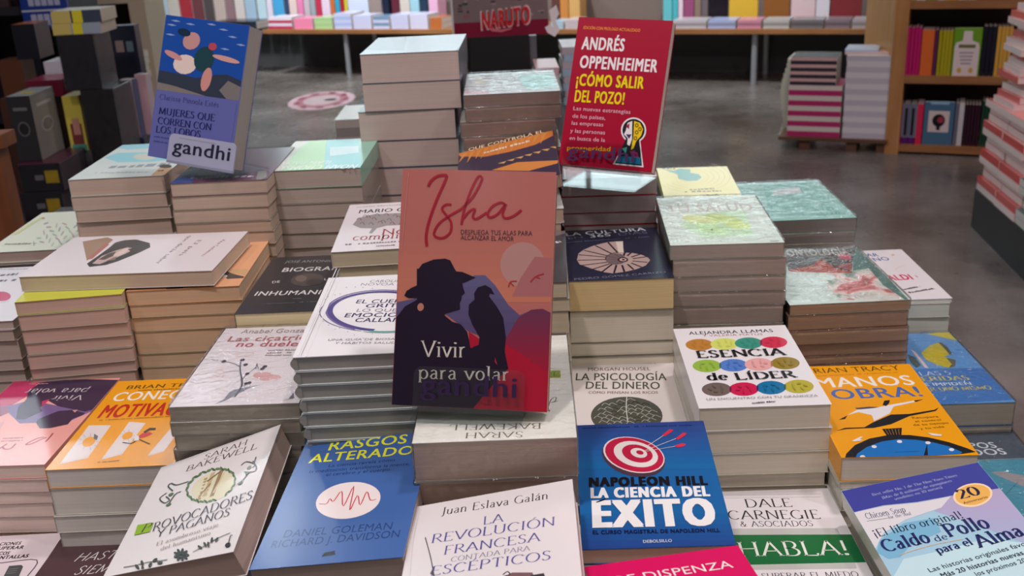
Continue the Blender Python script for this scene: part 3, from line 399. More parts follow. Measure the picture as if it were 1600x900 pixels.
 'manos': [('t','BRIAN TRACY',-597,919,0.038,1146,136,(94,68,13),'n'),('d',(189,109,13),-492,833,0.053,983,35),('t','MANOS',-557,525,0.015,1151,260,(225,223,210),'b'),('t','OBRA!',-441,209,0.032,1025,255,(72,100,160),'b'),('p',(75,71,79),[-269,-14,-100,7,55,-16,-62,-49,-251,-51]),('p',(213,215,215),[-394,-186,-254,-60,-57,-31,139,40,439,132,434,95,166,-6,78,-166,-145,-343,-131,-199,-256,-119]),('p',(28,27,32),[-166,-370,83,-195,284,-190,591,-103,657,-47,594,-133,268,-242,16,-421,-188,-496,-491,-509,-604,-545,-496,-481,-287,-477]),('p',(28,27,32),[59,44,110,149,175,161,146,86,90,13]),('p',(28,27,32),[-516,-290,-396,-192,-444,-276]),('p',(28,27,32),[436,132,557,162,449,100]),('t','Recupera',287,-307,0.07,290,47,(109,75,13),'n'),('t','el control',292,-392,0.098,291,46,(109,75,13),'n'),('t','de tu tiempo',247,-474,0.096,390,45,(109,75,13),'n'),('t','y tu vida',291,-560,0.136,272,44,(109,75,13),'n'),('p',(28,27,32),[-112,-527,106,-510,47,-685,-105,-678]),('s',(199,136,13),3,[-80,-528,-79,-657]),('s',(199,136,13),3,[-45,-530,-52,-658]),('s',(199,136,13),3,[-9,-532,-24,-660]),('s',(199,136,13),3,[27,-533,4,-661]),('s',(199,136,13),3,[62,-535,32,-662]),('p',(28,27,32),[203,-1124,-661,-1124,-629,-1047,-496,-873,-306,-736,-82,-665,132,-675,316,-737,492,-851,630,-986,688,-1065,541,-1097]),('p',(28,107,177),[253,-1124,-553,-1124,-518,-1052,-382,-917,-199,-807,-9,-762,162,-783,319,-843,461,-940,552,-1067,515,-1103]),('p',(213,215,215),[-454,-1122,-455,-1124,-507,-1124,-506,-1111,-499,-1098,-488,-1089,-476,-1086,-465,-1088,-456,-1097,-452,-1109]),('p',(213,215,215),[-279,-918,-286,-931,-297,-940,-309,-944,-321,-941,-329,-933,-333,-920,-331,-906,-324,-893,-313,-884,-301,-881,-289,-883,-281,-892,-277,-904]),('p',(213,215,215),[14,-822,6,-835,-5,-844,-17,-847,-29,-844,-37,-836,-40,-823,-38,-809,-31,-796,-20,-787,-7,-783,4,-786,13,-794,16,-807]),('p',(213,215,215),[297,-860,289,-873,278,-882,266,-886,254,-883,246,-875,243,-862,245,-848,253,-835,264,-826,277,-822,288,-825,296,-834,299,-846]),('p',(213,215,215),[487,-1016,479,-1028,468,-1037,455,-1041,444,-1038,436,-1030,433,-1017,436,-1004,444,-991,455,-982,467,-979,479,-981,486,-990,489,-1002]),('p',(28,27,32),[142,-1117,256,-874,187,-1114]),('s',(20,44,95),5,[-129,-1038,121,-1028]),('p',(213,215,215),[-503,-780,-382,-687,-368,-706,-409,-739,-380,-772,-475,-795]),('p',(213,215,215),[336,-638,471,-682,459,-719,367,-699])],
 'conec': [('t','BRIAN TRACY',-503,838,0.012,1072,103,(94,68,13),'b'),('d',(119,82,13),-332,775,0.002,624,46),('t','CONECTA',-571,515,0.006,1143,234,(227,228,210),'b'),('t','MOTIVACIÓN',-576,85,-0.0,1284,322,(181,39,27),'k'),('d',(124,82,13),-541,10,0.035,965,33),('p',(213,206,200),[-597,-98,-336,-115,-313,-865,-574,-978]),('p',(213,206,200),[-148,-49,56,-96,42,-816,-150,-917]),('p',(213,206,200),[402,-156,514,-253,485,-787,332,-879]),('p',(221,152,13),[-397,-430,-376,-479,-369,-531,-377,-574,-397,-602,-427,-609,-460,-593,-490,-558,-511,-509,-519,-458,-512,-413,-491,-384,-461,-377,-427,-394]),('p',(221,152,13),[-9,-336,6,-375,10,-417,2,-453,-16,-476,-40,-482,-66,-470,-89,-442,-105,-403,-109,-361,-102,-324,-84,-301,-59,-294,-32,-307]),('s',(119,115,116),4,[-360,-501,-312,-505]),('s',(119,115,116),3,[14,-394,49,-397]),('s',(119,115,116),4,[-351,-576,-295,-630]),('s',(119,115,116),3,[18,-449,59,-491]),('s',(119,115,116),4,[-385,-612,-347,-689]),('s',(119,115,116),3,[-9,-475,19,-537]),('s',(119,115,116),4,[-446,-593,-444,-658]),('s',(119,115,116),3,[-55,-461,-53,-513]),('s',(119,115,116),4,[-507,-528,-543,-550]),('s',(119,115,116),3,[-99,-413,-124,-431]),('s',(119,115,116),4,[-539,-446,-596,-413]),('s',(119,115,116),3,[-119,-353,-160,-328]),('s',(119,115,116),4,[-526,-386,-578,-313]),('s',(119,115,116),3,[-107,-310,-145,-252]),('s',(119,115,116),4,[-474,-377,-496,-298]),('s',(119,115,116),3,[-68,-304,-83,-241]),('s',(119,115,116),4,[-408,-424,-389,-376]),('s',(119,115,116),3,[-20,-338,-6,-300]),('p',(99,98,106),[-453,-312,-385,-374,-364,-473,-415,-428]),('p',(189,34,43),[79,-428,106,-346,180,-324,230,-371,163,-435,118,-462]),('p',(28,27,32),[103,-317,146,-221,219,-233,229,-285,164,-274,134,-348]),('s',(28,27,32),16,[-48,-547,62,-572,94,-471]),('s',(28,27,32),15,[113,-486,275,-609]),('p',(213,215,215),[37,-382,88,-415,123,-515,72,-524]),('d',(89,66,16),-165,-980,0.088,227,29)],
 'vivir': [('p',(185,50,97),[-695,1093,-129,1093,-351,980,-298,664,-387,404,-695,354]),('p',(111,94,139),[-695,354,-387,404,-217,524,196,347,695,281,695,154,524,-99,-58,-97,-360,225,-468,-33,-695,-18]),('p',(139,77,106),[-695,355,-434,374,-321,206,-468,-33,-695,-18]),('p',(55,40,66),[-159,1093,250,1093,695,1038,695,203,620,158,219,329,27,490,2,312,78,211,-45,0,-159,23,-277,331,-280,562,-363,771,-328,1032]),('p',(55,40,66),[121,-11,183,78,277,197,447,217,633,125,638,78,550,-24,551,-161,384,-240,258,-246,149,-105]),('p',(189,55,100),[-52,479,23,540,25,326]),('p',(204,142,137),[451,201,511,222,508,143]),('t','para volar',415,818,3.094,811,160,(199,196,195),'s'),('t','Vivir',444,624,-3.138,400,140,(199,196,195),'s'),('d',(209,152,158),-205,1005,3.108,256,39),('s',(159,50,69),21,[470,-369,476,-507,473,-578]),('s',(159,50,69),21,[405,-460,331,-498,269,-621,330,-617,396,-517,438,-471]),('s',(159,50,69),21,[140,-599,138,-710,74,-720,17,-661]),('s',(159,50,69),21,[39,-593,-19,-756,-119,-831]),('s',(159,50,69),21,[-19,-701,-119,-695,-133,-857]),('d',(149,98,100),161,-450,-3.133,359,38),('d',(149,98,100),185,-518,-3.137,295,37),('p',(204,152,148),[-695,-428,-695,-43,-309,-59,-257,-47,-224,-230,-692,-434])],
 'isha': [('p',(181,110,99),[698,432,-698,392,-698,500,698,539]),('p',(183,112,98),[698,327,-698,284,-698,290,-698,393,698,433]),('p',(186,114,97),[698,221,-695,176,-698,285,698,327]),('p',(188,117,96),[698,115,-692,69,-695,177,698,222]),('p',(190,119,96),[698,10,-689,-38,-692,70,698,116]),('p',(193,121,95),[-689,-38,698,10,698,-96,-686,-146]),('p',(180,137,128),[633,237,629,192,616,149,594,111,564,78,527,53,485,37,440,30,396,34,352,47,313,70,280,100,255,138,238,180,231,224,234,269,247,312,270,351,300,383,338,409,380,425,424,431,469,427,512,414,551,391,584,360,609,323,626,281]),('p',(168,107,107),[698,-45,348,-58,418,110,538,305,698,298]),('p',(94,92,129),[-271,7,-121,74,10,122,99,125,191,40,204,23]),('p',(92,88,125),[-540,-108,-517,-102,-269,8,203,24,278,-79]),('p',(89,84,121),[-695,-219,-695,-145,-536,-107,278,-78,316,-131,374,-180,523,-175,523,-175,523,-175]),('p',(86,79,117),[-695,-219,373,-179,423,-222,523,-175,698,-189,698,-272,-146,-304,-241,-239,-695,-286]),('p',(84,75,113),[698,-271,698,-376,25,-403,-27,-385,-147,-303]),('p',(81,71,109),[698,-375,698,-465,302,-496,23,-402]),('p',(104,50,78),[698,-214,445,-223,523,-170,625,-156,698,-189]),('p',(110,47,75),[698,-274,389,-286,409,-247,446,-222,698,-213]),('p',(116,44,72),[698,-334,356,-348,389,-285,698,-273]),('p',(123,41,69),[698,-394,323,-409,356,-347,698,-333]),('p',(129,38,66),[698,-454,303,-470,300,-452,324,-408,698,-394]),('p',(135,35,63),[698,-514,313,-530,303,-470,698,-454]),('p',(142,32,60),[698,-574,324,-590,313,-529,698,-514]),('p',(148,29,57),[698,-634,334,-650,323,-589,698,-574]),('p',(154,26,54),[334,-649,698,-634,698,-694,451,-705,339,-683]),('p',(160,23,51),[698,-693,698,-754,447,-704]),('p',(168,19,48),[25,-1066,-27,-385,95,-461,302,-481,451,-562,698,-722,698,-1065,674,-1066]),('p',(28,17,38),[-585,-20,-514,15,-524,143,-478,209,-375,251,-272,263,-225,249,-176,167,-135,111,8,99,-81,53,-145,38,-175,-6]),('p',(28,17,38),[-515,16,-610,-39,-630,-84,-592,-106,-509,-103]),('p',(28,17,38),[-526,164,-110,148,14,100,-105,48,-96,8,-77,-43,-105,-66,-106,-102,-120,-129,-114,-191,-242,-232,-256,-247,-179,-303,-104,-322,-42,-386,-20,-465,-6,-530,96,-487,184,-486,230,-528,343,-700,298,-743,172,-893,41,-1066,-698,-1066,-698,-592,-695,-286,-618,-180,-513,-117]),('p',(28,17,38),[12,-98,6,-40,37,13,103,37,156,10,191,-45,147,-38,143,-64,214,-149,277,-249,308,-423,305,-554,343,-700,222,-688,158,-575,67,-498,71,-432,0,-318,-37,-232,-37,-144]),('p',(182,124,102),[-446,-186,-451,-201,-461,-212,-474,-218,-487,-216,-497,-207,-504,-194,-505,-178,-500,-163,-490,-151,-477,-146,-464,-148,-454,-156,-447,-170]),('p',(168,19,48),[-27,-385,63,-469,9,-531]),('p',(178,41,59),[218,-601,243,-673,220,-645]),('s',(157,26,45),27,[-455,911,-434,960,-377,1007,-295,1015,-309,950,-374,787,-431,604,-454,468,-443,367]),('s',(157,26,45),23,[-235,751,-287,750,-320,710,-276,653,-232,590,-233,506,-287,453,-352,450,-383,489,-344,574,-263,641,-142,715]),('s',(157,26,45),23,[-142,715,-43,827,22,958,31,1003,-6,1006,-71,865,-119,696,-136,573]),('s',(157,26,45),23,[-134,612,-70,695,-19,714,-36,649,-2,628,92,691]),('s',(157,26,45),23,[266,755,213,782,141,748,99,682,120,644,189,678,253,760,234,680,258,642,325,659,403,720]),('t','DESPLIEGA TUS ALAS PARA',-139,487,0.009,647,41,(82,51,55),'n'),('t','ALCANZAR EL AMOR',-137,438,0.002,480,41,(82,51,55),'n'),('s',(178,41,52),9,[506,77,557,130,626,155]),('s',(178,41,52),9,[551,125,593,113]),('s',(178,41,52),9,[313,28,330,74,387,81]),('s',(178,41,52),9,[330,66,359,38]),('t','Vivir',-455,-626,0.024,401,143,(210,209,194),'s'),('t','para volar',-465,-823,0.021,812,120,(210,209,194),'s'),('s',(201,142,132),5,[-641,1034,-673,319])],
 'sarah': [('t','SARAH',249,-988,3.11,501,101,(109,100,85),'s'),('t','BAKEWELL',408,-841,3.106,816,104,(109,100,85),'s'),('p',(127,150,37),[450,256,616,241,613,79,447,87]),('s',(28,27,32),6,[554,210,551,113]),('s',(60,77,64),8,[478,-542,510,-386,555,-341,546,-421,509,-450,567,-423]),('s',(60,77,64),9,[470,-588,491,-606,483,-630])],
 'provo': [('t','SARAH',-138,792,0.018,457,105,(94,83,74),'s'),('t','BAKEWELL',-297,660,-0.017,766,109,(94,83,74),'s'),('p',(213,215,181),[354,188,373,129,380,72,376,20,361,-25,335,-61,300,-86,257,-100,208,-101,155,-89,101,-65,47,-28,-3,18,-47,74,-82,135,-106,198,-117,261,-115,319,-99,369,-70,409,-30,435,18,446,73,443,130,426,186,395,239,353,286,303,325,247]),('s',(169,152,111),36,[31,-15,-3,381]),('s',(189,174,132),45,[77,24,57,447]),('s',(149,131,95),44,[163,-16,149,462]),('s',(119,104,79),26,[29,299,142,417]),('s',(139,125,90),21,[23,81,84,239]),('s',(204,196,158),19,[165,43,196,387]),('p',(94,131,79),[366,169,353,181,333,216,317,255,315,274,328,262,348,226,364,188]),('p',(70,104,64),[359,125,350,147,346,180,348,206,357,209,367,188,371,154,368,129]),('p',(94,131,79),[384,64,372,80,357,118,349,154,351,167,364,150,379,112,387,77]),('p',(70,104,64),[359,38,353,59,357,83,368,98,379,93,384,72,381,48,370,34]),('p',(94,131,79),[367,-24,357,-4,349,31,349,60,356,66,366,46,374,11,374,-18]),('p',(70,104,64),[326,-28,325,-11,336,2,353,3,366,-8,367,-25,356,-38,339,-39]),('p',(94,131,79),[317,-83,310,-63,311,-35,318,-16,329,-17,336,-38,336,-66,328,-84]),('p',(70,104,64),[183,-71,191,-66,214,-79,237,-103,248,-122,240,-127,218,-114,194,-91]),('p',(94,131,79),[144,-93,146,-79,162,-73,183,-80,196,-95,194,-109,178,-115,158,-108]),('p',(70,104,64),[89,-41,100,-43,125,-68,147,-101,155,-122,143,-119,119,-94,96,-62]),('p',(94,131,79),[39,-40,46,-31,68,-40,93,-60,105,-79,99,-87,77,-79,52,-59]),('p',(70,104,64),[-7,23,8,12,31,-22,50,-60,53,-79,39,-69,16,-35,-3,3]),('p',(94,131,79),[-60,48,-49,49,-23,27,2,-4,12,-26,1,-27,-24,-5,-50,26]),('p',(70,104,64),[-90,112,-75,95,-56,55,-43,17,-45,3,-60,20,-79,59,-92,97]),('p',(94,131,79),[-141,161,-126,152,-100,119,-77,80,-71,59,-86,67,-112,100,-135,139]),('p',(70,104,64),[-148,217,-134,195,-122,156,-119,122,-127,115,-140,137,-152,176,-156,209]),('p',(94,131,79),[-189,282,-173,266,-150,225,-133,184,-133,166,-149,182,-171,222,-188,264]),('p',(70,104,64),[-172,322,-161,298,-159,264,-166,241,-178,242,-188,266,-190,299,-184,323]),('p',(94,131,79),[-195,394,-180,372,-164,330,-157,292,-162,281,-177,303,-193,345,-201,383]),('p',(70,104,64),[-155,410,-150,388,-158,366,-174,357,-189,367,-194,389,-187,411,-170,420]),('p',(94,131,79),[-158,479,-146,454,-140,417,-142,389,-153,386,-165,411,-171,448,-169,477]),('p',(70,104,64),[-101,468,-102,450,-118,443,-142,451,-158,468,-157,486,-140,493,-117,485]),('p',(94,131,79),[-83,523,-76,499,-80,472,-92,457,-106,464,-113,488,-110,515,-97,530]),('p',(70,104,64),[-18,486,-24,476,-47,485,-74,508,-89,531,-82,540,-59,531,-32,509]),('p',(94,131,79),[18,520,19,500,6,487,-14,489,-29,503,-31,523,-18,536,3,535]),('p',(70,104,64),[81,463,70,463,45,486,19,520,8,545,18,545,45,522,70,488]),('p',(94,131,79),[128,472,124,459,104,462,79,478,65,499,69,511,89,509,114,492]),('p',(70,104,64),[180,405,167,413,143,446,121,487,115,510,128,502,153,467,175,427]),('p',(94,131,79),[231,388,222,384,199,401,174,429,163,452,171,457,195,439,220,411]),('p',(70,104,64),[266,321,253,335,233,374,218,415,217,433,231,418,251,379,266,339]),('p',(94,131,79),[313,283,302,287,278,315,256,351,249,373,261,369,285,341,306,305]),('p',(70,104,64),[328,223,316,242,303,281,296,317,301,328,313,309,327,270,333,234]),('s',(70,77,79),14,[-400,316,-452,240,-368,118,-323,147,-387,243]),('s',(70,77,79),15,[-336,318,-421,446,-404,496,-325,421,-196,416]),('s',(70,77,79),14,[-311,45,-285,228,-229,250]),('s',(70,77,79),11,[364,404,409,441,524,342,511,289]),('s',(70,77,79),11,[433,256,545,209,555,279,484,413]),('s',(70,77,79),11,[484,182,438,87,407,74]),('s',(70,77,79),12,[507,383,505,472]),('p',(80,109,74),[-281,72,-277,49,-289,32,-310,29,-329,43,-333,66,-321,84,-299,87]),('p',(80,109,74),[-311,266,-307,242,-319,224,-341,222,-360,237,-365,261,-352,280,-330,281]),('p',(80,109,74),[492,323,494,302,484,286,466,284,452,298,450,320,461,336,478,337]),('p',(80,109,74),[461,83,464,63,453,47,435,45,422,58,419,78,430,94,448,96]),('p',(80,109,74),[496,229,498,209,487,193,470,191,456,204,454,225,465,241,482,243]),('p',(134,179,32),[-534,-362,-558,-179,-377,-214,-369,-370]),('t','P',-473,-347,-0.076,85,144,(50,61,27),'s'),('t','ROVOCADORES',-344,-370,0.117,991,140,(48,46,64),'s'),('t','Y PAGANOS',-271,-505,0.101,732,125,(48,46,64),'s'),('t','El asombroso viaje',-216,-647,0.138,608,60,(149,133,121),'s'),('t','del humanismo',-144,-744,0.171,485,59,(149,133,121),'s'),('s',(45,55,48),10,[-467,-886,-337,-894,-218,-886,-113,-902,-20,-907]),('s',(45,55,48),9,[225,-871,328,-815,426,-746,547,-705]),('p',(40,50,45),[201,-907,195,-920,171,-920,143,-905,127,-885,133,-872,157,-873,185,-888]),('p',(40,50,45),[201,-967,186,-965,157,-940,131,-906,123,-882,138,-884,167,-910,193,-945]),('p',(40,50,45),[144,-972,143,-972,123,-933,111,-895,114,-879,132,-895,152,-934,164,-972]),('p',(40,50,45),[97,-959,85,-936,83,-902,91,-877,105,-876,116,-899,119,-933,111,-958]),('p',(40,50,45),[40,-892,39,-873,57,-860,82,-861,99,-875,100,-895,82,-908,58,-907]),('p',(40,50,45),[16,-819,27,-812,57,-827,87,-854,100,-877,89,-884,60,-869,30,-842]),('p',(40,50,45),[38,-774,56,-784,84,-820,105,-860,108,-881,90,-871,63,-836,41,-796]),('p',(40,50,45),[96,-781,112,-802,125,-842,127,-876,118,-885,102,-864,89,-824,87,-790]),('p',(40,50,45),[160,-834,167,-857,159,-882,142,-894,125,-887,119,-865,127,-839,144,-827]),('p',(50,61,51),[-349,-883,-332,-889,-305,-918,-283,-952,-279,-971,-296,-965,-323,-937,-346,-903]),('p',(50,61,51),[-303,-834,-285,-849,-264,-883,-252,-917,-256,-930,-274,-916,-295,-882,-307,-847]),('p',(50,61,51),[-264,-926,-246,-941,-228,-972,-258,-972,-258,-972,-269,-939]),('p',(50,61,51),[-177,-901,-164,-923,-161,-952,-168,-972,-169,-972,-182,-972,-195,-951,-198,-921,-191,-901]),('p',(50,61,51),[-133,-859,-127,-880,-135,-899,-153,-906,-170,-896,-176,-876,-167,-856,-149,-849]),('p',(50,61,51),[-52,-938,-54,-954,-72,-959,-96,-952,-112,-936,-111,-920,-92,-914,-68,-922]),('p',(50,61,51),[249,-795,259,-792,282,-809,304,-834,312,-855,301,-857,279,-841,257,-815]),('p',(50,61,51),[299,-758,313,-766,334,-794,349,-826,349,-843,336,-835,315,-807,300,-775]),('p',(50,61,51),[372,-714,385,-732,394,-763,394,-790,385,-796,373,-778,364,-747,364,-720]),('p',(50,61,51),[440,-738,447,-758,445,-782,434,-796,422,-792,414,-772,417,-748,427,-734]),('p',(50,61,51),[345,-768,359,-782,374,-814,382,-844,378,-857,364,-843,349,-812,341,-781]),('p',(28,27,32),[598,-870,602,-886,598,-900,587,-908,572,-908,558,-899,547,-885,544,-868,548,-854,559,-846,574,-846,588,-855]),('s',(28,27,32),9,[576,-871,564,-756,583,-753])],
 'rasgos': [('t','RASGOS',-365,763,-0.002,758,167,(225,234,43),'b'),('t','ALTERADOS',-512,559,-0.012,1089,154,(225,234,43),'b'),('t','La ciencia revela cómo',-295,451,-0.005,626,53,(28,53,103),'n'),('t','la meditación transforma la mente,',-461,375,-0.025,947,52,(28,53,103),'n'),('t','el cerebro y el cuerpo',-286,297,-0.012,594,51,(28,53,103),'n'),('p',(225,220,214),[290,-109,298,-154,299,-198,293,-241,280,-281,260,-317,235,-349,204,-376,169,-397,130,-412,89,-421,45,-423,1,-418,-43,-407,-86,-389,-127,-365,-165,-336,-199,-302,-229,-264,-252,-222,-269,-178,-280,-133,-283,-88,-280,-43,-269,-1,-250,38,-225,73,-194,102,-158,125,-117,142,-73,151,-27,153,20,148,67,135,112,115,154,88,193,56,226,20,254,-21,276,-64]),('s',(195,39,66),10,[-248,-155,-178,-166,-164,-90,-122,-136,-80,16,-16,-229,17,81,54,-298,81,-76,133,-235,156,-30,210,-167,261,-165]),('t','DANIEL GOLEMAN',-452,-620,-0.017,920,102,(34,66,118),'n'),('t','RICHARD J. DAVIDSON',-523,-755,0.001,1072,99,(34,66,118),'n'),('p',(28,27,32),[-54,-931,-38,-879,43,-868,56,-918,0,-928])],
 'revol': [('t','Juan Eslava Galán',-439,838,-0.044,911,119,(40,38,48),'s'),('t','LA',-69,572,-0.019,172,123,(72,70,139),'s'),('t','REVOLUCIÓN',-492,431,-0.051,1008,127,(72,70,139),'s'),('t','FRANCESA',-375,232,-0.047,776,122,(72,70,139),'s'),('t','CONTADA PARA',-312,117,-0.044,628,66,(109,104,137),'s'),('t','ESCÉPTICOS',-459,-21,-0.062,930,119,(72,70,139),'s'),('s',(70,66,72),9,[-550,536,-509,360,-472,191,-431,-32]),('p',(70,66,72),[-466,8,-449,78,-424,-48]),('p',(109,77,79),[123,-196,174,-161,329,-205,345,-281]),('s',(28,27,32),10,[105,-170,139,-139,157,-178,118,-188]),('p',(28,27,32),[311,-236,414,-237,421,-281,328,-269]),('s',(189,187,187),5,[-642,1023,-645,466,-624,23])],
 'habla': [('s',(149,147,148),5,[-686,988,571,938]),('s',(149,147,148),5,[-696,927,555,878]),('t','DALE',-274,722,-0.032,491,161,(48,42,48),'s'),('t','CARNEGIE',-500,506,-0.046,952,165,(48,42,48),'s'),('t','& ASOCIADOS',-403,362,-0.043,741,101,(70,61,66),'s'),('p',(181,187,179),[-675,343,562,280,562,159,-675,229]),('p',(20,105,55),[-675,230,675,159,675,-315,-675,-288]),('p',(181,187,179),[-675,-289,567,-318,562,-408,-675,-368]),('t','¡HABLA!',-588,-150,-0.03,1144,245,(221,230,217),'s'),('t','CÓMO SUPERAR EL MIEDO',-704,-517,-0.017,1249,85,(60,55,59),'s')],
 'caldo': [('p',(176,165,195),[698,443,200,620,243,649,698,620]),('p',(173,167,198),[698,271,31,503,202,621,698,444]),('p',(170,170,201),[698,104,175,283,5,485,33,504,698,272]),('p',(167,173,203),[173,285,698,105,698,-11,692,-56,360,56,323,107]),('p',(164,176,206),[692,-55,673,-207,510,-153,358,58]),('p',(161,179,209),[673,-205,654,-353,509,-151]),('p',(119,179,205),[-698,110,-620,241,-325,407,-36,389,-60,184,-389,88,-536,-40,-643,-30,-698,70]),('p',(187,223,226),[-689,-268,-517,-71,-74,-66,260,-26,671,-261,610,-550,244,-684,-652,-408]),('p',(213,215,215),[-698,705,-407,713,-88,663,245,654,83,513,-292,450,-555,325,-698,141]),('p',(64,70,150),[-698,1070,-587,1072,698,1072,698,664,695,613,550,625,245,654,-86,668,-403,723,-698,707]),('s',(149,174,200),7,[-712,706,-407,713,-89,661,243,649,695,613]),('p',(235,213,177),[612,577,592,540,565,505,531,475,492,451,450,434,408,426,366,426,327,434,293,451,266,474,247,504,237,539,236,577,245,616,263,655,290,690,324,722,363,747,406,764,451,773,494,773,533,764,568,747,595,722,613,691,623,655,622,617]),('p',(227,178,89),[593,585,577,552,553,522,523,497,489,476,452,462,414,455,377,455,343,463,312,477,288,497,271,523,261,553,260,585,268,619,284,652,307,682,337,709,372,730,409,745,448,752,486,752,522,744,552,729,576,708,593,681,602,651,602,618]),('t','20',298,578,0.037,217,137,(42,40,66),'S'),('t','Aniversario',298,493,0.087,243,35,(89,66,53),'b'),('t','Best seller No. 1 de The New York Times',-441,893,0.036,867,41,(174,185,216),'s'),('t','(Más de 8 millones de ejemplares',-368,814,0.062,713,40,(174,185,216),'s'),('t','vendidos en 10 meses)',-271,757,0.071,489,40,(174,185,216),'s'),('t','Chicken Soup',-621,569,-0.032,381,89,(38,46,97),'s'),('t','for the Soul',-427,507,-0.036,214,46,(38,46,97),'s'),('s',(38,46,97),4,[-632,539,-431,520]),('t','¡El libro original!',-638,289,0.019,846,109,(34,40,64),'s'),('t','Caldo',-636,63,0.027,442,168,(38,46,97),'S'),('t','de',-160,63,0.045,122,83,(38,46,97),'s'),('t','Pollo',-22,86,0.046,400,184,(38,46,97),'S'),('s',(219,185,137),7,[-533,-11,-223,28,77,23]),('t','para el',-207,-102,0.087,336,102,(38,46,97),'S'),('t','Alma',149,-134,0.103,451,171,(38,46,97),'S'),('t','Las historias originales favoritas',-373,-309,0.096,1063,56,(40,49,64),'n'),('t','Más 20 historias nuevas para',-300,-406,0.104,937,59,(40,49,64),'b'),('t','los próximos 20 años',-25,-470,0.103,625,54,(40,49,64),'n')],
 'dispe': [('t','JOE DISPENZA',-528,731,-0.003,1027,94,(225,223,219),'n')],
 'hasta': [('t','HASTA',-434,587,0.078,525,146,(213,217,210),'h'),('t','SIEMPRE',-338,349,0.072,653,146,(213,217,210),'h'),('p',(94,75,72),[-742,1147,-386,1147,-69,1122,-62,897,-439,874,-714,1002])],
 'cion': [('t','CIONES',102,963,-0.026,236,58,(45,44,48),'k'),('t','SUPERAR',85,878,-0.009,317,60,(45,44,48),'k'),('t','COS',175,778,-0.025,114,58,(45,44,48),'k'),('t','PANTALLAS',135,694,0.025,390,59,(45,44,48),'k'),('s',(60,50,55),11,[179,615,282,625,648,644,663,349]),('p',(70,77,78),[414,342,390,560,516,567,547,534,581,327]),('s',(129,139,137),6,[410,502,505,508]),('s',(129,139,137),6,[415,464,509,470]),('s',(129,139,137),6,[419,425,513,432])],
